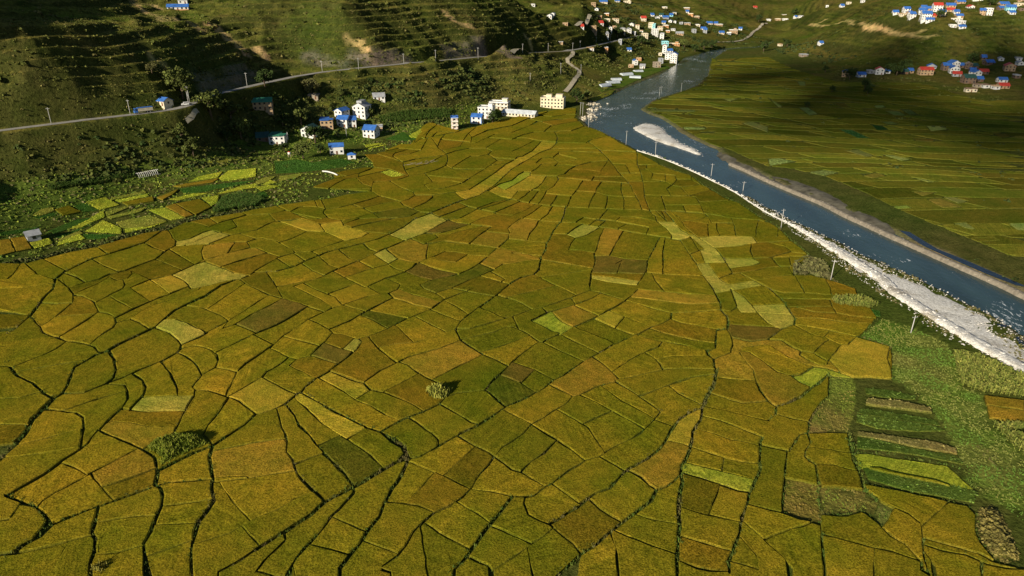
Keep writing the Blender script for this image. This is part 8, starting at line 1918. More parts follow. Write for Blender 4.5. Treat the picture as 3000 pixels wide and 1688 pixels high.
# ---------------------------------------------------------------- gravel, levees
def gravel(name, poly, z0, h, mat, step=1.6, edge=6):
    P = np.array(poly); lo, hi = P.min(0)-1, P.max(0)+1
    gx, gy = np.meshgrid(np.arange(lo[0], hi[0], step), np.arange(lo[1], hi[1], step)); sh = gx.shape
    X, Y = gx.ravel(), gy.ravel(); ins = inside(X, Y, poly); d = seg_dist(X, Y, list(poly)+[poly[0]]); sd = np.where(ins, d, -d)+1.2*fbm(X/5, Y/5, 71, 3)
    Zg = z0-.9+(h+.9)*sstep(-2, edge, sd)+.28*fbm(X/4, Y/4, 72, 3)*sstep(-1, 3, sd)+.35*fbm(X/17, Y/17, 73, 3)*sstep(0, 5, sd)
    keep = sd > -2.2; idx = np.arange(len(X)).reshape(sh); Q = np.stack([idx[:-1, :-1], idx[:-1, 1:], idx[1:, 1:], idx[1:, :-1]], -1).reshape(-1, 4)
    Q = Q[keep[Q].all(1)]; u, inv = np.unique(Q, return_inverse=True)
    o = put(name, mesh_np(name, np.c_[X, Y, Zg][u], inv.reshape(-1, 4), mat, None, True)); return tag(o, kind='structure')
gravel('gravel_bar', ISLAND, WATER_Z, 1.0, M_RUB, 1.6, 3)
gravel('gravel_bank', GRAVEL_NEAR, -.6, .75, M_RUB)
gravel('far_gravel_flat', GRAVEL_FAR, -.3, .5, M_FARGR)
def ribbon(name, pl, w, mat, zoff=.12, prof=None, jag=0, sm=1, wf=None):
    pl = resample(smooth_pl(pl, sm), 2.2 if jag == 0 else 1.1); n = len(pl); V = []; F = []
    prof = prof or [(-w/2, 0), (w/2, 0)]; k = len(prof)
    xs = np.array(pl)
    tx = np.gradient(xs[:, 0]); ty = np.gradient(xs[:, 1]); L = np.hypot(tx, ty)+1e-6; nx, ny = ty/L, -tx/L
    for i in range(n):
        for (a, z) in prof:
            a2 = a*(1+random.uniform(-jag, jag))*(wf(xs[i, 1]) if wf else 1); x = xs[i, 0]+nx[i]*a2; y = xs[i, 1]+ny[i]*a2; V.append((x, y, z*((.3+.7*wf(xs[i, 1])) if wf and z > 0 else 1)+random.uniform(-jag, jag)*.8*(wf(xs[i, 1]) if wf else 1)))
    V = np.array(V)
    if zoff is not None:
        g = TER(V[:, 0], V[:, 1]); cen = np.repeat(TER(xs[:, 0], xs[:, 1]), k)
        V[:, 2] += np.maximum(g, cen)+zoff if len(prof) == 2 else zoff
    for i in range(n-1):
        for j in range(k-1): F.append((i*k+j, i*k+j+1, (i+1)*k+j+1, (i+1)*k+j))
    return put(name, mesh_np(name, V, F, mat, None, False))
LW = lambda y: float(np.interp(y, [255, 300], [.9, .14]))
tag(ribbon('levee', LEVEE_NEAR, 5, M_RUB, 0, [(-3.6, -1.6), (-2.9, -.3), (-2.3, .6), (-1.6, .95), (-.8, 1.0), (0, 1.05), (.8, 1.0), (1.6, .95), (2.3, .6), (2.9, -.3), (3.6, -1.6)], .22, 1, LW), 'long white rubble embankment along the near river bank', 'embankment')
tag(ribbon('levee', LEVEE_FAR, 4, M_FARLEV, 0, [(-1.9, -2.2), (-1.0, .1), (-.6, .3), (.6, .3), (1.0, .1), (1.9, -2.2)], .14), 'narrow brownish rubble dyke along the far river bank', 'embankment')
sheet('backwater', BACKWATER, .02, M_POOL, 'structure')
for k, p in enumerate(POOLS): sheet('pool', p, .16, M_POOL, 'structure')
# roads
tag(ribbon('road', ROAD, 5.6, M_ASPH, .15), kind='structure')
tag(ribbon('side_road', SIDEROAD, 4.2, M_PATH, .35), kind='structure'); tag(ribbon('town_lane', TOWNLANE, 4, M_PATH, .4), kind='structure')
tag(ribbon('footpath', FOOTPATH, 1.6, M_PATH, .25), kind='structure'); tag(ribbon('cliff_road', CLIFFROAD, 5, M_PATH, .6), kind='structure')
# ---------------------------------------------------------------- fields
CC = {'L': (.41, .36, .055), 'Y': (.42, .315, .03), 'O': (.32, .215, .022), 'D': (.175, .130, .02), 'E': (.125, .125, .012), 'G': (.185, .155, .012), 'M': (.34, .37, .035), 'm': (.24, .25, .04), 'V': (.05, .115, .018), 'v': (.085, .13, .022), 'n': (.22, .19, .06), 'R': (.29, .20, .022)}
HT = {'V': .12, 'v': .15, 'n': .6, 'M': .3, 'm': .3}
def fcol(c, s, x, y):
    if c in CC: b = np.array(CC[c])*random.uniform(.9, 1.1)
    else:
        t = random.random(); t = .65*t+.35*(float(vnoise(np.array([x/45.]), np.array([y/45.]), 77)[0]))
        b = np.array((.148, .148, .010))*(1-t)+np.array((.325, .236, .017))*t
        if random.random() < .15: b = b*np.array((.98, .89, 1.0))*.88
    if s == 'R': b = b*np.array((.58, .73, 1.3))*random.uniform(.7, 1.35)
    return b
def field_mesh(poly, h, off, col, jit=.14):
    poly = resample(poly+[poly[0]], 2.0)[:-1]
    n = len(poly); P = np.array(poly); a = sum(poly[i-1][0]*poly[i][1]-poly[i][0]*poly[i-1][1] for i in range(n))
    if a < 0: P = P[::-1]
    P = P+RNG.uniform(-jit, jit, P.shape); zg = TER(P[:, 0], P[:, 1])
    zb = np.maximum(zg, -.1) if zg.max() < 1.5 else zg
    cen = P.mean(0); I = P+(cen-P)/np.maximum(np.hypot(*(cen-P).T), 1)[:, None]*.30
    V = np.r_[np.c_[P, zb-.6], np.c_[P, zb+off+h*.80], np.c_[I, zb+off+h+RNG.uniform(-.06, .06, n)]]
    F = []
    for i in range(n):
        j = (i+1) % n; F += [(i, j, n+j, n+i), (n+i, n+j, 2*n+j, 2*n+i)]
    F.append(tuple(range(2*n, 3*n)))
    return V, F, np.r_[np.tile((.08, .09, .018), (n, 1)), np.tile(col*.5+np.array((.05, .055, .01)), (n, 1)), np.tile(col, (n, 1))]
def pym(name, V, F, cols, mat):
    me = bpy.data.meshes.new(name); me.from_pydata([tuple(v) for v in V], [], F); me.update()
    a = me.color_attributes.new('Col', 'FLOAT_COLOR', 'POINT'); a.data.foreach_set('color', np.c_[cols, np.ones(len(cols))].astype(np.float32).ravel()); me.materials.append(mat)
    a = me.color_attributes.new('Var', 'FLOAT_COLOR', 'POINT'); a.data.foreach_set('color', np.tile(np.array((random.uniform(0, 3.1), random.random()**1.5*.9, random.random()**2*.9, 1), np.float32), len(cols))); return me
cnt = {'L': 0, 'R': 0}; rest = {'L': ([], [], []), 'R': ([], [], [])}; RICE = []
for ln in FIELDS.splitlines():
    t, *pp = ln.split(); c, s = t[0], t[1]; poly = [tuple(float(v)/10 for v in p.split(',')) for p in pp]
    if area(poly) < 2.5: continue
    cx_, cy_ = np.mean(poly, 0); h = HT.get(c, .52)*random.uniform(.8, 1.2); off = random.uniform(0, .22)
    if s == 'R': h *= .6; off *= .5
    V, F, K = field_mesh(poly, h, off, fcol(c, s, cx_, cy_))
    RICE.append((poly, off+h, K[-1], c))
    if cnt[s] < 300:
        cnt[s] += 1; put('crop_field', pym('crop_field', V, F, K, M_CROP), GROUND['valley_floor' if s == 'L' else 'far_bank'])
    else:
        v, f, k = rest[s]; n = sum(len(a) for a in v); v.append(V); k.append(K); f += [tuple(i+n for i in q) for q in F]
for s, (v, f, k) in rest.items():
    if f: tag(put('small_crop_fields', pym('small_crop_fields', np.concatenate(v), f, np.concatenate(k), M_CROP), GROUND['valley_floor' if s == 'L' else 'far_bank']), kind='stuff')
# ---------------------------------------------------------------- tufts, shrubs (leaf clumps, joined as stuff)
def bush_tpl(k, flat=1.0, blade=False):
    V = []
    for i in range(k):
        if blade:
            a = random.uniform(0, 6.28); r = random.uniform(0, .6); x, y = r*math.cos(a), r*math.sin(a); l = random.uniform(.6, 1.2); b = random.uniform(0, 6.28); w = .13
            lx, ly = random.uniform(-.35, .35), random.uniform(-.35, .35); dx, dy = w*math.cos(b), w*math.sin(b)
            V.append([(x-dx, y-dy, 0), (x+dx, y+dy, 0), (x+lx+dx*.4, y+ly+dy*.4, l), (x+lx-dx*.4, y+ly-dy*.4, l)])
        else:
            d = Vector((random.gauss(0, 1), random.gauss(0, 1), abs(random.gauss(0, 1)))).normalized()*random.uniform(.55, 1); d.z *= flat
            u = Vector((random.gauss(0, 1), random.gauss(0, 1), random.gauss(0, .6))).normalized(); w = u.cross(d+Vector((.01, .3, .2))).normalized(); s = random.uniform(.22, .42)
            V.append([tuple(d+s*(a*u+b*w)) for a, b in ((-1, -.8), (1, -.9), (.8, 1), (-.9, .8))])
    return np.array(V, np.float32)
def scatter(name, P, size, cols, tpls, mat=M_LEAF, zs=1.0, z=None, parent=None, cv=.3, **tg):
    P = np.asarray(P, float); n = len(P)
    if n == 0: return None
    zz = TER(P[:, 0], P[:, 1]) if z is None else z
    which = RNG.randint(0, len(tpls), n); VV = []; KK = []
    for t in range(len(tpls)):
        m = which == t; k = m.sum()
        if not k: continue
        a = RNG.uniform(0, 6.28, k); c, s = np.cos(a), np.sin(a); tp = tpls[t].reshape(-1, 3); sz = size[m]
        x = tp[None, :, 0]*c[:, None]-tp[None, :, 1]*s[:, None]; y = tp[None, :, 0]*s[:, None]+tp[None, :, 1]*c[:, None]
        v = np.stack([x*sz[:, None]+P[m, 0][:, None], y*sz[:, None]+P[m, 1][:, None], tp[None, :, 2]*sz[:, None]*zs+zz[m][:, None]], -1)
        VV.append(v.reshape(-1, 3))
        q = len(tp)//4; b = RNG.uniform(1-cv, 1+cv, (k, q)); b = np.repeat(b, 4, 1)[..., None]; KK.append((cols[m][:, None, :]*b).reshape(-1, 3))
    V = np.concatenate(VV); K = np.concatenate(KK); F = np.arange(len(V)).reshape(-1, 4)
    o = put(name, mesh_np(name, V, F, mat, K), parent); return tag(o, kind='stuff', **tg)
TINY = [bush_tpl(7, .7) for _ in range(8)]; BUSH = [bush_tpl(22, .8) for _ in range(6)]; GRASS = [bush_tpl(7, 1, True) for _ in range(6)]; LOWB = [bush_tpl(12, .7) for _ in range(5)]
def cvar(n, a, b): t = RNG.rand(n, 1); return np.array(a)*(1-t)+np.array(b)*t
# grass on the bunds between fields
P = []; S = []
for ln in BUNDS.splitlines():
    w, *pp = ln.split(); w = float(w); pl = [tuple(float(v)/10 for v in p.split(',')) for p in pp]
    for a, b in zip(pl[:-1], pl[1:]):
        L = math.hypot(b[0]-a[0], b[1]-a[1]); d = math.hypot(*a)
        if w < .45: continue
        n = int(L*(2.0 if d < 170 else 1.1)*(.5+w*.6)); t = RNG.rand(n, 1); q = np.array(a)*(1-t)+np.array(b)*t+RNG.normal(0, .16*w+.06, (n, 2)); P.append(q); S.append(RNG.uniform(.3, .7, n)*(.65+.3*min(w, 2)))
P = np.concatenate(P); S = np.concatenate(S); nn = vnoise(P[:, 0]/9, P[:, 1]/9, 91); c0 = cvar(len(P), (.065, .12, .018), (.13, .155, .028)); c1 = cvar(len(P), (.16, .13, .05), (.12, .12, .03)); t = sstep(.55, .75, nn)[:, None]
scatter('bund_grass', P, S, c0*(1-t)+c1*t, GRASS, label='dark green grass growing on the banks between fields', cat='grass')
# hillside scrub
def scrub(n, xr, yr, f): 
    q = np.c_[RNG.uniform(*xr, n), RNG.uniform(*yr, n)]; z = TER(q[:, 0], q[:, 1]); return q, z
q, z = scrub(90000, (-460, 420), (240, 1150), None)
e = 2.0; sl = np.hypot(TER(q[:, 0]+e, q[:, 1])-z, TER(q[:, 0], q[:, 1]+e)-z)/e
rdst = seg_dist(q[:, 0], q[:, 1], ROAD)
vis = np.abs(q[:, 0]) < .78*q[:, 1]+20
cl = fbm(q[:, 0]/28, q[:, 1]/28, 95, 3)
pr = .10+.7*sstep(.4, .95, sl)+.55*sstep(.0, .45, cl); pr = pr*sstep(2.5, 6, z)*vis*(rdst > 6)*np.interp(np.hypot(q[:, 0], q[:, 1]), [400, 800, 1100], [1, .55, .3])
pr += .8*((z > 2) & (z < 29) & (rdst < 110) & vis & (rdst > 6))*sstep(-.3, .2, cl)
k = RNG.rand(len(q)) < pr*.8; q, z = q[k], z[k]; n = len(q)
sz = RNG.uniform(.5, 1.4, n)*np.where(RNG.rand(n) < .12, 1.9, 1)
cols = cvar(n, (.070, .088, .018), (.145, .145, .035)); cols[RNG.rand(n) < .12] = (.17, .15, .05)
scatter('hillside_scrub', q, sz, cols, BUSH if n < 9000 else LOWB, z=z-.2, label='olive green scrub covering the terraced hillsides', cat='scrub')
q = np.c_[RNG.uniform(-400, 60, 64000), RNG.uniform(300, 760, 64000)]; k = (np.abs(q[:, 0]) < .78*q[:, 1]+15); q = q[k]; z = TER(q[:, 0], q[:, 1]); cl = fbm(q[:, 0]/12, q[:, 1]/12, 47, 3); sl = np.hypot(TER(q[:, 0]+2, q[:, 1])-z, TER(q[:, 0], q[:, 1]+2)-z)/2
k = (z > 8) & (seg_dist(q[:, 0], q[:, 1], ROAD) > 5) & (RNG.rand(len(q)) < .30+.5*sstep(.3, .7, sl)+.4*sstep(0, .4, cl)); q, z = q[k], z[k]; n = len(q)
cols = cvar(n, (.085, .095, .020), (.165, .16, .036)); cols[RNG.rand(n) < .15] = (.20, .175, .055); scatter('slope_scrub', q, RNG.uniform(.3, .95, n), cols, TINY, z=z-.1, label='low dry bushes and grass tufts on the near slopes by the road', cat='scrub')
gard = [p for p, h, c, _ in RICE if np.mean(p, 0)[0] < -20 and np.mean(p, 0)[1] > 240]
q = np.c_[RNG.uniform(-330, 10, 26000), RNG.uniform(240, 560, 26000)]; z = TER(q[:, 0], q[:, 1]); k = (z > -.2) & (z < 10) & ~inside(q[:, 0], q[:, 1], FMASK) & (q[:, 0] < .02*q[:, 1]) & (np.abs(q[:, 0]) < .78*q[:, 1]+20) & (fbm(q[:, 0]/14, q[:, 1]/14, 98, 3) > -.25); q, z = q[k], z[k]
k = np.zeros(len(q), bool)
for p in gard: k |= inside(q[:, 0], q[:, 1], p)
for h in HOUSES: k |= np.hypot(q[:, 0]-h[0], q[:, 1]-h[1]-3) < h[2]*.55
q, z = q[~k], z[~k]; n = len(q); cols = cvar(n, (.085, .15, .02), (.24, .28, .04)); cols[RNG.rand(n) < .15] = (.20, .18, .07)
scatter('garden_scrub', q, RNG.uniform(.35, 1.1, n), cols, LOWB, z=z-.1, label='green and olive undergrowth around the garden plots and hamlet', cat='undergrowth')
q = np.c_[RNG.uniform(90, 430, 3200), RNG.uniform(880, 1350, 3200)]; z = TER(q[:, 0], q[:, 1]); k = (z > 1.5) & (z < 55) & (fbm(q[:, 0]/40, q[:, 1]/40, 44, 2) > -.15); 
for h in HOUSES: k &= np.hypot(q[:, 0]-h[0], q[:, 1]-h[1]-4) > h[2]*.6
q, z = q[k], z[k]; n = len(q); scatter('town_shrubs', q, RNG.uniform(1.2, 3.4, n), cvar(n, (.03, .05, .014), (.07, .085, .024)), LOWB, z=z-.3, label='dark bushes between the houses of the far town', cat='bushes')
q = np.c_[RNG.uniform(-280, -20, 9000), RNG.uniform(330, 620, 9000)]; z = TER(q[:, 0], q[:, 1]); k = (z > 3.5) & (z < 30) & (fbm(q[:, 0]/22, q[:, 1]/22, 46, 3) > -.12) & (seg_dist(q[:, 0], q[:, 1], ROAD) > 7)
for h in HOUSES: k &= np.hypot(q[:, 0]-h[0], q[:, 1]-h[1]-3) > h[2]*.62
q, z = q[k], z[k]; n = len(q); scatter('hamlet_thicket', q, RNG.uniform(.9, 2.4, n), cvar(n, (.035, .06, .014), (.11, .12, .03)), BUSH, z=z-.3, label='dark green thickets around the hamlet and below the road', cat='thicket')
# shrubs on the far bank and along river edges
q, z = scrub(16000, (60, 900), (200, 1150), None); cx2 = np.interp(q[:, 1], [190, 260, 330, 420, 520, 640, 760, 900, 1050, 1400], [175, 150, 118, 78, 42, 62, 110, 205, 330, 480])
cl = fbm(q[:, 0]/22, q[:, 1]/40, 97, 3); pr = (q[:, 0] > cx2+18)*(sstep(.15, .5, cl)*.35*(z < 9)+sstep(6, 14, z)*(.25+.6*sstep(-.1, .4, cl)))
pr = np.where(z > -.2, pr, 0); k = RNG.rand(len(q)) < pr; q, z = q[k], z[k]; n = len(q)
scatter('far_bank_scrub', q, RNG.uniform(.7, 2.1, n), cvar(n, (.035, .055, .014), (.09, .105, .028)), LOWB, z=z-.2, label='dark scrub on the far bank and its slopes', cat='scrub')
P = []
for a, b in zip(RIVER, RIVER[1:]+RIVER[:1]):
    L = math.hypot(b[0]-a[0], b[1]-a[1]); m = int(L*.5)
    if a[1] > 900 or L > 150: continue
    t = RNG.rand(m, 1); P.append(np.array(a)*(1-t)+np.array(b)*t+RNG.normal(0, 1.2, (m, 2)))
P = np.concatenate(P); z = TER(P[:, 0], P[:, 1]); k = (z > -.7) & (P[:, 1] > 330); P = P[k]
scatter('riverbank_weeds', P, RNG.uniform(.4, 1.1, len(P)), cvar(len(P), (.06, .11, .02), (.12, .13, .035)), LOWB, label='green weeds along the river edges', cat='weeds')
# hedge between fields and the gardens, garden strip
hed = [tuple(float(v)/10 for v in p.split(',')) for p in BUNDS.splitlines()[[i for i, l in enumerate(BUNDS.splitlines()) if HEDGE_KEY in l][0]].split()[1:]]
P = []
for a, b in zip(hed[:-1], hed[1:]):
    L = math.hypot(b[0]-a[0], b[1]-a[1]); m = int(L*3.2); t = RNG.rand(m, 1); P.append(np.array(a)*(1-t)+np.array(b)*t+np.c_[RNG.normal(-.9, .8, m), RNG.normal(1.8, 1.3, m)])
P = np.concatenate(P); n = len(P)
scatter('hedge_scrub', P, RNG.uniform(.45, 1.15, n), cvar(n, (.05, .075, .016), (.12, .115, .035)), BUSH, z=TER(P[:, 0], P[:, 1]), label='scrubby hedge bank between the lower left gardens and the rice', cat='hedge')
# wild grass at the right foreground
for poly, den, a, b, lb in ((WILD, 2.2, (.13, .225, .035), (.22, .235, .055), 'tall green wild grass on the right foreground'), (WILD2, 1.5, (.19, .24, .035), (.24, .20, .05), 'brownish wild grass strip among the right fields'), (WILD3, 1.6, (.14, .21, .03), (.24, .24, .055), 'pale tufted grass tongue at lower right'), (WILD4, 1.5, (.23, .235, .04), (.25, .185, .045), 'olive and russet grass strip beside the lower right paddies')):
    n = int(area(poly)*den); P = pts_in(poly, n); nn = sstep(.35, .65, vnoise(P[:, 0]/6, P[:, 1]/6, 93))[:, None]
    scatter('wild_grass', P, RNG.uniform(.25, .55, len(P)), (np.array(a)*(1-nn)+np.array(b)*nn)*RNG.uniform(.9, 1.1, (len(P), 1)), GRASS, cv=.10, zs=.65, label=lb, cat='grass')
n = int(area(SCRUB_BANK)*1.2); P = pts_in(SCRUB_BANK, n); scatter('bank_scrub', P, RNG.uniform(.6, 1.3, len(P)), cvar(len(P), (.12, .11, .045), (.15, .15, .05)), BUSH, label='olive scrub patch between the fields and the white gravel', cat='scrub')
# maize
def corn_tpl():
    V = []
    V.append([(-.03, 0, 0), (.03, 0, 0), (.02, 0, 1.0), (-.02, 0, 1.0)]); V.append([(0, -.03, 0), (0, .03, 0), (0, .02, 1.05), (0, -.02, 1.05)])
    for i in range(9):
        a = random.uniform(0, 6.28); z = random.uniform(.2, .9); l = random.uniform(.25, .45); c, s = math.cos(a), math.sin(a); w = .10
        V.append([(-s*w, c*w, z), (s*w, -c*w, z), (c*l+s*w*.4, s*l-c*w*.4, z+.1), (c*l-s*w*.4, s*l+c*w*.4, z+.1)])
    return np.array(V, np.float32)
CT_ = [corn_tpl() for _ in range(5)]
for k, poly in enumerate(CORN):
    n = min(3500, int(area(poly)*2.6)); P = pts_in(poly, n)
    if len(P) < 4: continue
    d = math.hypot(*P.mean(0)); a, b = ((.06, .14, .02), (.14, .19, .04)) if d > 320 and P[:, 0].mean() < 0 else ((.17, .22, .035), (.34, .33, .075))
    scatter('maize', P, RNG.uniform(1.5, 2.1, len(P)), cvar(len(P), a, b), CT_, label='leafy maize stalks standing in a plot', cat='maize')
# leafy relief on green beds
P = []; Zt = []; K = []
for poly, h, c, cl_ in RICE:
    if (cl_ in 'Vvmn' or (cl_ == 'M' and np.mean(poly, 0)[0] < -40)) and np.hypot(*np.mean(poly, 0)) < 560:
        n = min(2600, int(area(poly)*2.2)); q = pts_in(poly, n); P.append(q); Zt.append(TER(q[:, 0], q[:, 1])+h-.15); K.append(np.tile(c*(1.25 if cl_ == 'M' else 1.1), (len(q), 1))*RNG.uniform(.7, 1.35, (len(q), 1)))
P = np.concatenate(P); scatter('garden_leaves', P, RNG.uniform(.22, .5, len(P)), np.concatenate(K)*1.2, TINY, z=np.concatenate(Zt), label='leafy crops growing in the garden plots', cat='crops')
# rubble stones along the gravel
def stone_tpl():
    b = np.array([(x, y, z) for z in (0, .6) for y in (-.5, .5) for x in (-.6, .6)], float)+RNG.uniform(-.16, .16, (8, 3)); f = [(4, 5, 7, 6), (0, 1, 5, 4), (2, 6, 7, 3), (0, 4, 6, 2), (1, 3, 7, 5)]
    return np.array([[tuple(b[i]) for i in q] for q in f], np.float32)
ST = [stone_tpl() for _ in range(6)]
def mat_attr(name):
    m, nt, b, pos, g = base(name, .95, .1); at = nd(nt, 'ShaderNodeAttribute', attribute_name='Col'); nt.links.new(at.outputs['Color'], b.inputs['Base Color']); return m
M_STN = mat_attr('loose_stone')
for pl, w, dn, ca_, cb, lb in ((LEVEE_NEAR, 2.4, 5, (.66, .62, .56), (.86, .84, .78), 'white stones of the near embankment'), (LEVEE_FAR, 1.1, 3, (.22, .19, .15), (.40, .35, .27), 'brownish stones of the far dyke')):
    P = []
    for a, b in zip(pl[:-1], pl[1:]):
        L = math.hypot(b[0]-a[0], b[1]-a[1]); m = int(L*dn); f = LW((a[1]+b[1])/2) if w > 2 else 1; m = int(m*f); t = RNG.rand(m, 1); P.append(np.array(a)*(1-t)+np.array(b)*t+RNG.uniform(-w, w, (m, 2))*f)
    P = np.concatenate(P); dd = seg_dist(P[:, 0], P[:, 1], pl); top = 1.0 if w > 2 else .3
    scatter('embankment_stones', P, RNG.uniform(.25, .65, len(P)), cvar(len(P), ca_, cb), ST, M_STN, z=top-.35-.6*sstep(w*.4, w, dd), label=lb, cat='stones')
for poly, m, z0, lb in ((GRAVEL_NEAR, 2200, -.02, 'pale stones strewn over the near gravel bank'), (ISLAND, 700, WATER_Z+.75, 'white stones covering the gravel bar in the river')):
    P = pts_in(poly, m); scatter('gravel_stones', P, RNG.uniform(.12, .36, len(P)), cvar(len(P), (.45, .41, .36), (.80, .77, .70)), ST, M_STN, z=np.full(len(P), z0), label=lb, cat='stones')
P = np.array([(x+random.gauss(0, 5), y+random.gauss(0, 5)) for x, y in STONES_PT for _ in range(28)]); scatter('shore_stones', P, RNG.uniform(.5, 1.6, len(P)), cvar(len(P), (.45, .38, .26), (.7, .64, .52)), ST, M_STN, z=np.full(len(P), -1.1), label='pale boulders on the river point below the yellow building', cat='stones')
# weeds growing on gravel
P = pts_in(GRAVEL_NEAR, 1500); k = fbm(P[:, 0]/9, P[:, 1]/9, 99, 3) > .18; P = P[k]; scatter('gravel_weeds', P, RNG.uniform(.3, .7, len(P)), cvar(len(P), (.12, .12, .04), (.18, .15, .07)), LOWB, z=np.full(len(P), .05), label='dry weeds on the near gravel bank', cat='weeds')
# ---------------------------------------------------------------- mounds and the lone bush
def mound(name, poly, h, label, cat, ca_, cb, den, tp, sz):
    c = np.mean(poly, 0); root = empty(name, (c[0], c[1], 0)); tag(root, label, cat)
    P = np.array(poly); lo, hi = P.min(0), P.max(0); st = .7; gx, gy = np.meshgrid(np.arange(lo[0], hi[0], st), np.arange(lo[1], hi[1], st)); sh = gx.shape; X, Y = gx.ravel(), gy.ravel()
    ins = inside(X, Y, poly); d = seg_dist(X, Y, list(poly)+[poly[0]]); sd = np.where(ins, d, -d); Zm = -.3+(h+.3)*sstep(-.3, 3.2, sd)+.25*fbm(X/2, Y/2, 81, 2)
    idx = np.arange(len(X)).reshape(sh); Q = np.stack([idx[:-1, :-1], idx[:-1, 1:], idx[1:, 1:], idx[1:, :-1]], -1).reshape(-1, 4); Q = Q[(sd[Q] > -.6).all(1)]; u, inv = np.unique(Q, return_inverse=True)
    V = np.c_[X-c[0], Y-c[1], Zm][u]; put('earth', mesh_np('earth', V, inv.reshape(-1, 4), M_GROUND, np.tile(np.array(ca_)*.8, (len(V), 1)), True), root)
    q = pts_in(poly, int(area(poly)*den)); d = seg_dist(q[:, 0], q[:, 1], list(poly)+[poly[0]]); z = -.3+(h+.3)*sstep(-.3, 3.2, d)
    n = len(q); V = scatter('foliage', q-c, RNG.uniform(*sz, n), cvar(n, ca_, cb), tp, z=z, parent=root); del V['kind']
    return root
mound('grassy_mound', MOUND, 1.9, 'big shaggy green mound in the lower left fields', 'mound', (.15, .20, .02), (.27, .29, .04), 7, GRASS, (.45, .9))
mound('grassy_mound', MOUND2, 1.9, 'brown grassy mound cut by the bottom edge, lower left', 'mound', (.20, .18, .035), (.28, .25, .05), 7, GRASS, (.5, 1.0))
mound('scrub_thicket', SCRUB, 1.6, 'brown leafless thicket at the lower right corner', 'thicket', (.16, .14, .035), (.25, .205, .06), 5, TINY, (.3, .8))
bx_, by_ = BUSH_POS; pb = [(bx_+2.4*math.cos(a)*(1+.2*math.sin(3*a)), by_+2.2*math.sin(a)) for a in np.linspace(0, 6.28, 14)[:-1]]
mound('lone_bush', pb, 2.3, 'lone bush of pale tall grass in the middle of the rice', 'bush', (.20, .21, .035), (.33, .32, .06), 24, GRASS, (1.1, 2.0))
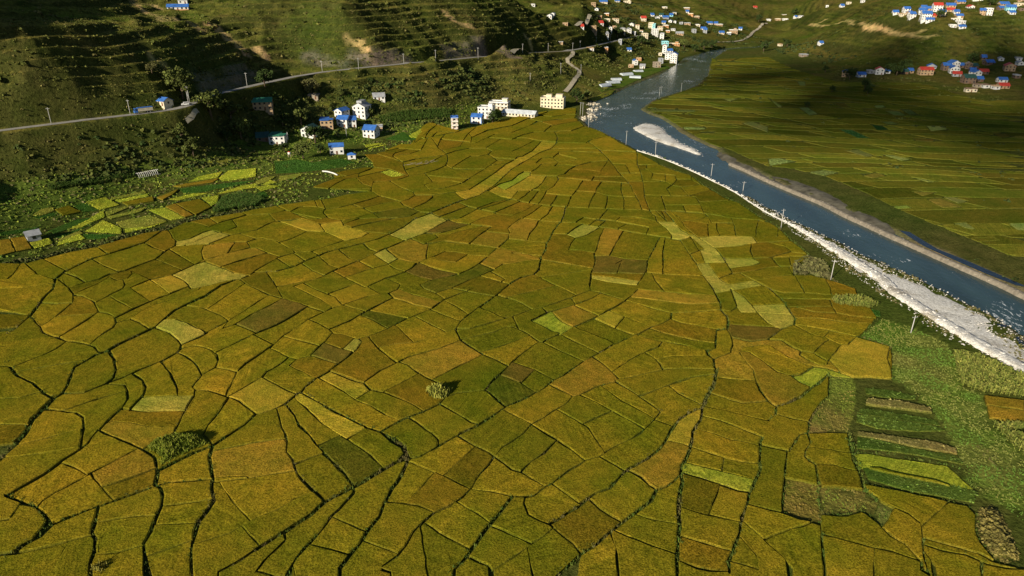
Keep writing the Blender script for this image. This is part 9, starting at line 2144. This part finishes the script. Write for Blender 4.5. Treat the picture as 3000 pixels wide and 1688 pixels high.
# ---------------------------------------------------------------- houses
WIN = MB().box(-.5, .5, -.04, .04, 0, 1).mesh('window', M_GLASS); DOOR = MB().box(-.5, .5, -.05, .05, 0, 1).mesh('door', simple('door_wood', (.16, .07, .035), .7)); BWIN = MB().box(-.62, .62, -.02, .02, -.12, 1.12).mesh('frame', RM['blue'])
CATL = {'school': 'building', 'garden': 'hut'}
def house(x, y, w, d, st, rt, rc, wc, yaw, cl, big, label):
    rz = math.radians(yaw)-math.atan2(x, y)*.35
    cx, cy = x-math.sin(rz)*d/2, y+math.cos(rz)*d/2
    g = [hz(cx+a*w/2*math.cos(rz)-b*d/2*math.sin(rz), cy+a*w/2*math.sin(rz)+b*d/2*math.cos(rz)) for a in (-1, 1) for b in (-1, 1)]; z0 = hz(x, y)
    lowest = min(min(g), z0)-z0-.4
    sh = 2.65 if cl != 'garden' else 2.6; H = st*sh
    if label.startswith('plain white store'): H = 4.6
    root = empty('house' if cl not in ('school',) else 'building', (cx, cy, z0), rz); tag(root, label, CATL.get(cl, 'house'), {'town': 'houses of the far town', 'bank': 'houses on the bank below the far town', 'high': 'houses above the far town', 'up': 'houses upstream of the far town', 'shade': 'houses of the shaded village', 'top': 'houses of the upper right village', 'ham': 'houses of the hamlet'}.get(cl))
    W, R = HM[wc], RM[rc]; hw, hd = w/2, d/2; e = .45; pitch = .42
    m = MB(); m.box(-hw, hw, -hd, hd, lowest, H)
    rf = MB(); th = .16
    if rt == 'g':
        rh = hd*pitch*1.3; m.prism([(-hw, -hd, H), (-hw, hd, H), (-hw, 0, H+rh)], (w, 0, 0))
        for s in (-1, 1): rf.prism([(-hw-e, s*(hd+e), H-e*pitch*1.3+.05), (-hw-e, 0, H+rh+.06), (-hw-e, 0, H+rh+.06+th), (-hw-e, s*(hd+e), H-e*pitch*1.3+.05+th)], (w+2*e, 0, 0))
    elif rt == 'e':
        rh = hw*pitch*1.25; m.prism([(-hw, -hd, H), (hw, -hd, H), (0, -hd, H+rh)], (0, d, 0))
        for s in (-1, 1): rf.prism([(s*(hw+e), -hd-e, H-e*pitch*1.25+.05), (0, -hd-e, H+rh+.06), (0, -hd-e, H+rh+.06+th), (s*(hw+e), -hd-e, H-e*pitch*1.25+.05+th)], (0, d+2*e, 0))
        if 'stepped' in label: rf.box(-w*.2, w*.2, -hd*.7, hd*.7, H+rh*.9, H+rh+1.3)
    elif rt == 'h':
        for p in (((-hw-e, -hd-e), (hw+e, -hd-e)), ((hw+e, -hd-e), (hw+e, hd+e)), ((hw+e, hd+e), (-hw-e, hd+e)), ((-hw-e, hd+e), (-hw-e, -hd-e))): rf.prism([(*p[0], H+.05), (*p[1], H+.05), (0, 0, H+1.3)], (0, 0, .14))
    elif rt == 's':
        rf.prism([(-hw-e, -hd-e, H+.5), (-hw-e, hd+e, H+1.3), (-hw-e, hd+e, H+1.44), (-hw-e, -hd-e, H+.64)], (w*.75, 0, 0)); rf.box(hw*.35, hw+e, -hd-e, hd*.3, H+.95, H+1.1)
        for px in (-hw+.2, 0, hw-.2): m.box(px-.1, px+.1, -hd+.1, -hd+.3, H, H+.55); m.box(px-.1, px+.1, hd-.3, hd-.1, H, H+1.15)
    else:
        rf.box(-hw-.2, hw+.2, -hd-.2, hd+.2, H, H+.2); 
        for a in ((-hw-.2, hw+.2, -hd-.2, -hd), (-hw-.2, hw+.2, hd, hd+.2), (-hw-.2, -hw, -hd, hd), (hw, hw+.2, -hd, hd)): rf.box(*a, H+.2, H+.75)
        if w > 11: m.box(hw*.25, hw*.8, -hd*.1, hd*.8, H+.2, H+2.6); rf.box(hw*.25-.2, hw*.8+.2, -hd*.1-.2, hd*.8+.2, H+2.6, H+2.8)
        if 'rooftop rooms' in label: m.box(-hw*.6, -hw*.15, -hd*.1, hd*.8, H+.2, H+2.4)
        if 'blue' == rc: rf.box(-hw*.4, hw*.4, -hd*.4, hd*.5, H+.2, H+1.0)
    wall = m.build('wall', W, root); rf.build('roof', R, root)
    if 'orange base' in label: MB().box(-hw-.04, hw+.04, -hd-.04, -hd+.04, -.2, .9).build('plinth', HM['orange'], root)
    if 'galleries' in label or 'balconies' in label:
        for k in range(1, st): MB().box(-hw, hw, -hd-1.6, -hd, k*sh-.15, k*sh+.05).build('gallery', HM['cream'], root); MB().box(-hw, hw, -hd-1.6, -hd-1.5, k*sh+.05, k*sh+.95).build('parapet', HM['white'], root)
        for k in range(int(w/3.2)+1): MB().box(-hw+.1+k*3.2, -hw+.4+k*3.2, -hd-1.6, -hd-1.3, lowest, H).build('column', HM['white'], root)
        MB().box(-hw, hw, -hd-1.7, -hd, H-.1, H+.1).build('canopy', HM['white'], root)
    if 'blue corners' in label:
        for s in (-1, 1): MB().box(s*hw-.2, s*hw+.2, -hd-.05, -hd+.2, lowest, H).build('corner_post', RM['blue'], root)
    n = max(1, int(w/(2.7 if big else 3.4)))
    dmid = n//2
    for k in range(st):
        for i in range(n):
            X = -hw+(i+.5)*w/n
            if k == 0 and i == dmid and n > 1 and big:
                o = put('door', DOOR, root, (X, -hd-.03, 0)); o.scale = (1.0, 1, 2.05); continue
            o = put('window', WIN, root, (X, -hd-.02, k*sh+1.0)); o.scale = (1.25 if big else 1.5, 1, 1.25)
            if 'blue window' in label: f = put('frame', BWIN, o)
    if big:
        ns = max(1, int(d/3.5)); sd = 1 if x < 0 else -1
        for k in range(st):
            for i in range(ns):
                o = put('window', WIN, root, (sd*(hw+.02), -hd+(i+.5)*d/ns, k*sh+1.0), math.pi/2); o.scale = (1.1, 1, 1.2)
    return root
for h in HOUSES: house(*h[:2], h[2]*.82, *h[3:])
# greenhouses
for k, (a, b, lb) in enumerate(TUNNELS):
    L = math.hypot(b[0]-a[0], b[1]-a[1]); z = hz((a[0]+b[0])/2, (a[1]+b[1])/2); root = empty('greenhouse', ((a[0]+b[0])/2, (a[1]+b[1])/2, z), math.atan2(b[1]-a[1], b[0]-a[0])); tag(root, lb, 'greenhouse', 'plastic greenhouses by the river')
    mb = MB(); pr = [(-L/2, 3.5*math.cos(t), 2.6*math.sin(t)) for t in np.linspace(0, math.pi, 11)]; mb.prism(pr, (L, 0, 0)); mb.build('film', M_PLAST, root)
    for i in range(5):
        hp = MB(); X = -L/2+L*i/4; c = [(X, 3.54*math.cos(t), 2.64*math.sin(t)) for t in np.linspace(0, math.pi, 9)]
        for p, q in zip(c[:-1], c[1:]): hp.tube(p, q, .05, .05, 4)
        hp.build('hoop', M_STEEL, root)
# ---------------------------------------------------------------- poles
def pole(x, y, h, label):
    root = empty('utility_pole', (x, y, hz(x, y))); tag(root, label, 'pole', 'utility poles')
    MB().tube((0, 0, -.6), (0, 0, h), .17, .10, 8).build('shaft', M_POLE, root, True)
    a = MB().box(-.9, .9, -.06, .06, h-.75, h-.63).build('crossarm', M_STEEL, root)
    for X in (-.8, 0, .8): MB().tube((X, 0, h-.63), (X, 0, h-.38), .05, .03, 6).build('insulator', M_WHITE, a)
    if 'leaning' in label: root.rotation_euler = (0, math.radians(7), 0)
    else: root.rotation_euler = (0, math.radians(random.uniform(-1.5, 1.5)), math.radians(random.uniform(-40, 40)))
for p in POLES: pole(*p)
(a, b) = HPOLE; root = empty('pole_frame', (a[0], a[1], hz(*a)), math.atan2(b[1]-a[1], b[0]-a[0])); tag(root, 'twin pole frame with crossbars beside the road bend', 'pole')
for X in (0, 2.6): MB().tube((X, 0, -1.5), (X, 0, 9.5), .17, .12, 8).build('shaft', M_POLE, root, True)
for zc in (9.2, 6.2): MB().box(-.6, 3.2, -.07, .07, zc, zc+.16).build('crossbar', M_STEEL, root)
MB().box(.7, 1.9, -.35, .35, 4.0, 5.3).build('transformer', M_STEEL, root)
# ---------------------------------------------------------------- trees
def tree_meshes(seed):
    random.seed(seed); tr = MB(); tips = []
    top = Vector((random.uniform(-.05, .05), random.uniform(-.05, .05), .55)); tr.tube((0, 0, -.08), top, .045, .028, 7)
    for i in range(7):
        z = random.uniform(.25, .55); a = i*.9+random.uniform(-.3, .3); p = Vector((0, 0, 0)).lerp(top, z/.55); e = p+Vector((math.cos(a)*.3, math.sin(a)*.3, random.uniform(.12, .32))); tr.tube(p, e, .02, .008, 5); tips.append(e)
    tips.append(top+Vector((0, 0, .2)))
    V = []; K = []
    for tclump in range(34):
        c = random.choice(tips)+Vector((random.gauss(0, .10), random.gauss(0, .10), random.gauss(.03, .10))); r = random.uniform(.09, .19); b = random.uniform(.65, 1.35)
        for i in range(34):
            d = Vector((random.gauss(0, 1), random.gauss(0, 1), random.gauss(0, 1))).normalized(); p = c+d*r*random.uniform(.5, 1); u = Vector((random.gauss(0, 1), random.gauss(0, 1), random.gauss(0, 1))).normalized(); w = u.cross(d).normalized(); s = random.uniform(.018, .035)
            V += [tuple(p+s*(x*u+y*w)) for x, y in ((-1, -1), (1, -1), (1, 1), (-1, 1))]; K += [b*random.uniform(.75, 1.25)]*4
    return tr, np.array(V), np.array(K)
TM = []
for sdd in range(5):
    tr, V, K = tree_meshes(100+sdd); T1 = tr.mesh('trunk', M_BARK, True); vs = []
    for c in ((.105, .125, .030), (.045, .070, .018), (.13, .125, .045)): vs.append(mesh_np('crown', V, np.arange(len(V)).reshape(-1, 4), M_LEAF, K[:, None]*np.array(c)))
    TM.append((T1, vs))
random.seed(5)
for k, (x, y, w, lb) in enumerate(TREES):
    t, vs = TM[k % 5]; s = max(3.5, min(w/.85, 19 if math.hypot(x, y) < 700 else 13)); root = empty('tree', (x, y, hz(x, y)-.1), random.uniform(0, 6.28)); root.scale = (s*random.uniform(.95, 1.1), s*random.uniform(.95, 1.1), s*random.uniform(.85, 1.1)*(1.35 if 'slender' in lb else 1)); tag(root, lb, 'tree')
    put('trunk', t, root); put('crown', vs[1 if 'dark' in lb else 2 if ('pale' in lb or 'brown' in lb) else 0], root)
# ---------------------------------------------------------------- truck, van, small things
(a, b) = TRUCK; ang = math.atan2(b[1]-a[1], b[0]-a[0]); mx, my = (a[0]+b[0])/2, (a[1]+b[1])/2
dd, zz = seg_dist(np.array([mx]), np.array([my]), ROAD, ROADZ); root = empty('truck', (mx, my, float(zz[0])+.15), ang); tag(root, 'blue tipper truck with cream cargo sides driving on the shaded road', 'truck')
MB().box(-3.0, 4.6, -1.2, 1.2, 1.25, 2.2).box(-3.0, 4.6, -1.22, -1.1, 2.2, 2.9).box(-3.0, 4.6, 1.1, 1.22, 2.2, 2.9).build('cargo_side', HM['cream'], root)
MB().box(-3.06, 4.66, -1.24, 1.24, 2.9, 3.2).build('cargo_cover', RM['blue'], root); MB().box(-4.6, 4.5, -.5, .5, .8, 1.2).build('chassis', M_RUBBER, root)
cabp = [(-4.9, -1.2, .7), (-4.9, -1.2, 1.7), (-4.6, -1.2, 2.9), (-3.15, -1.2, 2.9), (-3.15, -1.2, .7)]; c = MB().prism(cabp, (0, 2.4, 0)).build('cab', RM['blue'], root)
MB().box(-4.93, -4.65, -1.0, 1.0, 1.8, 2.6).build('windscreen', M_GLASS, c); MB().box(-4.3, -3.5, -1.23, -1.19, 1.8, 2.6).build('side_window', M_GLASS, c)
for X in (-4.0, 1.6, 3.0):
    for s in (-1, 1): w = MB().tube((X, s*.85, .5), (X, s*1.2, .5), .5, .5, 14).build('wheel', M_RUBBER, root); MB().tube((X, s*1.2, .5), (X, s*1.23, .5), .25, .2, 10).build('rim', M_STEEL, w)
x, y = VAN; root = empty('van', (x, y, hz(x, y)+.2), .5); tag(root, 'small white van parked at the road bend under the pole frame', 'van')
c = MB().prism([(-2.0, -.85, .35), (-2.0, -.85, 1.0), (-1.4, -.85, 1.15), (-.9, -.85, 1.85), (2.0, -.85, 1.85), (2.05, -.85, .35)], (0, 1.7, 0)).build('body', M_WHITE, root); MB().box(-.7, 1.8, -.88, -.84, 1.2, 1.7).build('side_window', M_GLASS, c); MB().prism([(-1.42, -.75, 1.17), (-.92, -.75, 1.83), (-.98, -.75, 1.86), (-1.48, -.75, 1.19)], (0, 1.5, 0)).build('windscreen', M_GLASS, c)
for X in (-1.3, 1.35):
    for s in (-1, 1): MB().tube((X, s*.7, .33), (X, s*.9, .33), .33, .33, 12).build('wheel', M_RUBBER, root)
(a, b) = HOOPS; root = empty('hoop_tunnel', (a[0], a[1], hz(*a)), math.atan2(b[1]-a[1], b[0]-a[0])); tag(root, 'row of bare white tunnel hoops above the garden plots', 'hoops'); L = math.hypot(b[0]-a[0], b[1]-a[1])
for i in range(12):
    h = MB(); cpt = [(L*i/11, 2.2*math.cos(t), 2.3*math.sin(t)) for t in np.linspace(0, math.pi, 8)]
    for p, q in zip(cpt[:-1], cpt[1:]): h.tube(p, q, .09, .09, 5)
    h.build('hoop', M_WHITE, root)
(a, b) = STICKS; root = empty('stick_pile', ((a[0]+b[0])/2, (a[1]+b[1])/2, hz((a[0]+b[0])/2, (a[1]+b[1])/2)), math.atan2(b[1]-a[1], b[0]-a[0])); tag(root, 'heap of pale sticks lying beside the upper fields', 'sticks')
for i in range(40):
    x0, y0 = random.uniform(-9, 9), random.uniform(-2, 2); an = random.gauss(.5, .5); l = random.uniform(2, 5); MB().tube((x0, y0, .2+random.random()*.5), (x0+l*math.cos(an), y0+l*math.sin(an), .4+random.random()*.6), .07, .05, 4).build('stick', M_STICK, root)
c0 = PIPE[0]; root = empty('white_channel', (c0[0], c0[1], hz(*c0))); tag(root, 'short white concrete channel curving above the fields', 'channel')
rel = [(x-c0[0], y-c0[1]) for x, y in PIPE]
for (p, q) in zip(rel[:-1], rel[1:]): MB().tube((p[0], p[1], .7), (q[0], q[1], .7), .38, .38, 6).build('segment', M_WHITE, root)
x, y = TANK; root = empty('water_tank', (x, y, hz(x, y))); tag(root, 'small round white and red tank on posts left of the store', 'tank')
MB().tube((0, 0, 1.6), (0, 0, 2.9), .9, .9, 14).build('drum', M_WHITE, root, True); MB().tube((0, 0, 2.9), (0, 0, 3.3), .9, .3, 14).build('lid', RM['red'], root, True)
for sx in (-.6, .6):
    for sy in (-.6, .6): MB().tube((sx, sy, -.3), (sx, sy, 1.6), .07, .07, 5).build('leg', M_STICK, root)
# ---------------------------------------------------------------- clouds behind the camera that shade the far bank
def cloud(label, cx, cy, R, L, n, h, seed, fall=1.0):
    rg = np.random.RandomState(seed); bm = bmesh.new(); f = Vector((S_DIR.x, S_DIR.y, 0)).normalized(); sd = Vector((f.y, -f.x, 0)); base_ = Vector((cx, cy, 0))+S_DIR*(h/S_DIR.z)
    for i in range(n):
        a = rg.uniform(0, 6.28); r = rg.rand()**.5*fall; p = base_+sd*(math.cos(a)*r*R)+f*(math.sin(a)*r*L)+Vector((0, 0, rg.normal(0, 8)))
        s = rg.uniform(14, 30)*(1.15-.5*min(r, 1)); m = Matrix.Translation(p) @ Matrix.Rotation(rg.uniform(0, 6), 4, 'Z') @ Matrix.Diagonal((s*1.4, s, s*.55, 1))
        v0 = len(bm.verts); bmesh.ops.create_icosphere(bm, subdivisions=2, radius=1, matrix=m)
    for v in bm.verts: v.co += Vector(rg.normal(0, 1.6, 3))
    me = bpy.data.meshes.new('cloud'); bm.to_mesh(me); bm.free(); me.materials.append(simple('cloud_white', (.8, .8, .8), 1, .03, .01)); tag(put('cloud', me), label, 'cloud')
cloud('scattered low cloud behind the camera shading the far village', 440, 680, 240, 310, 125, 2600, 3)
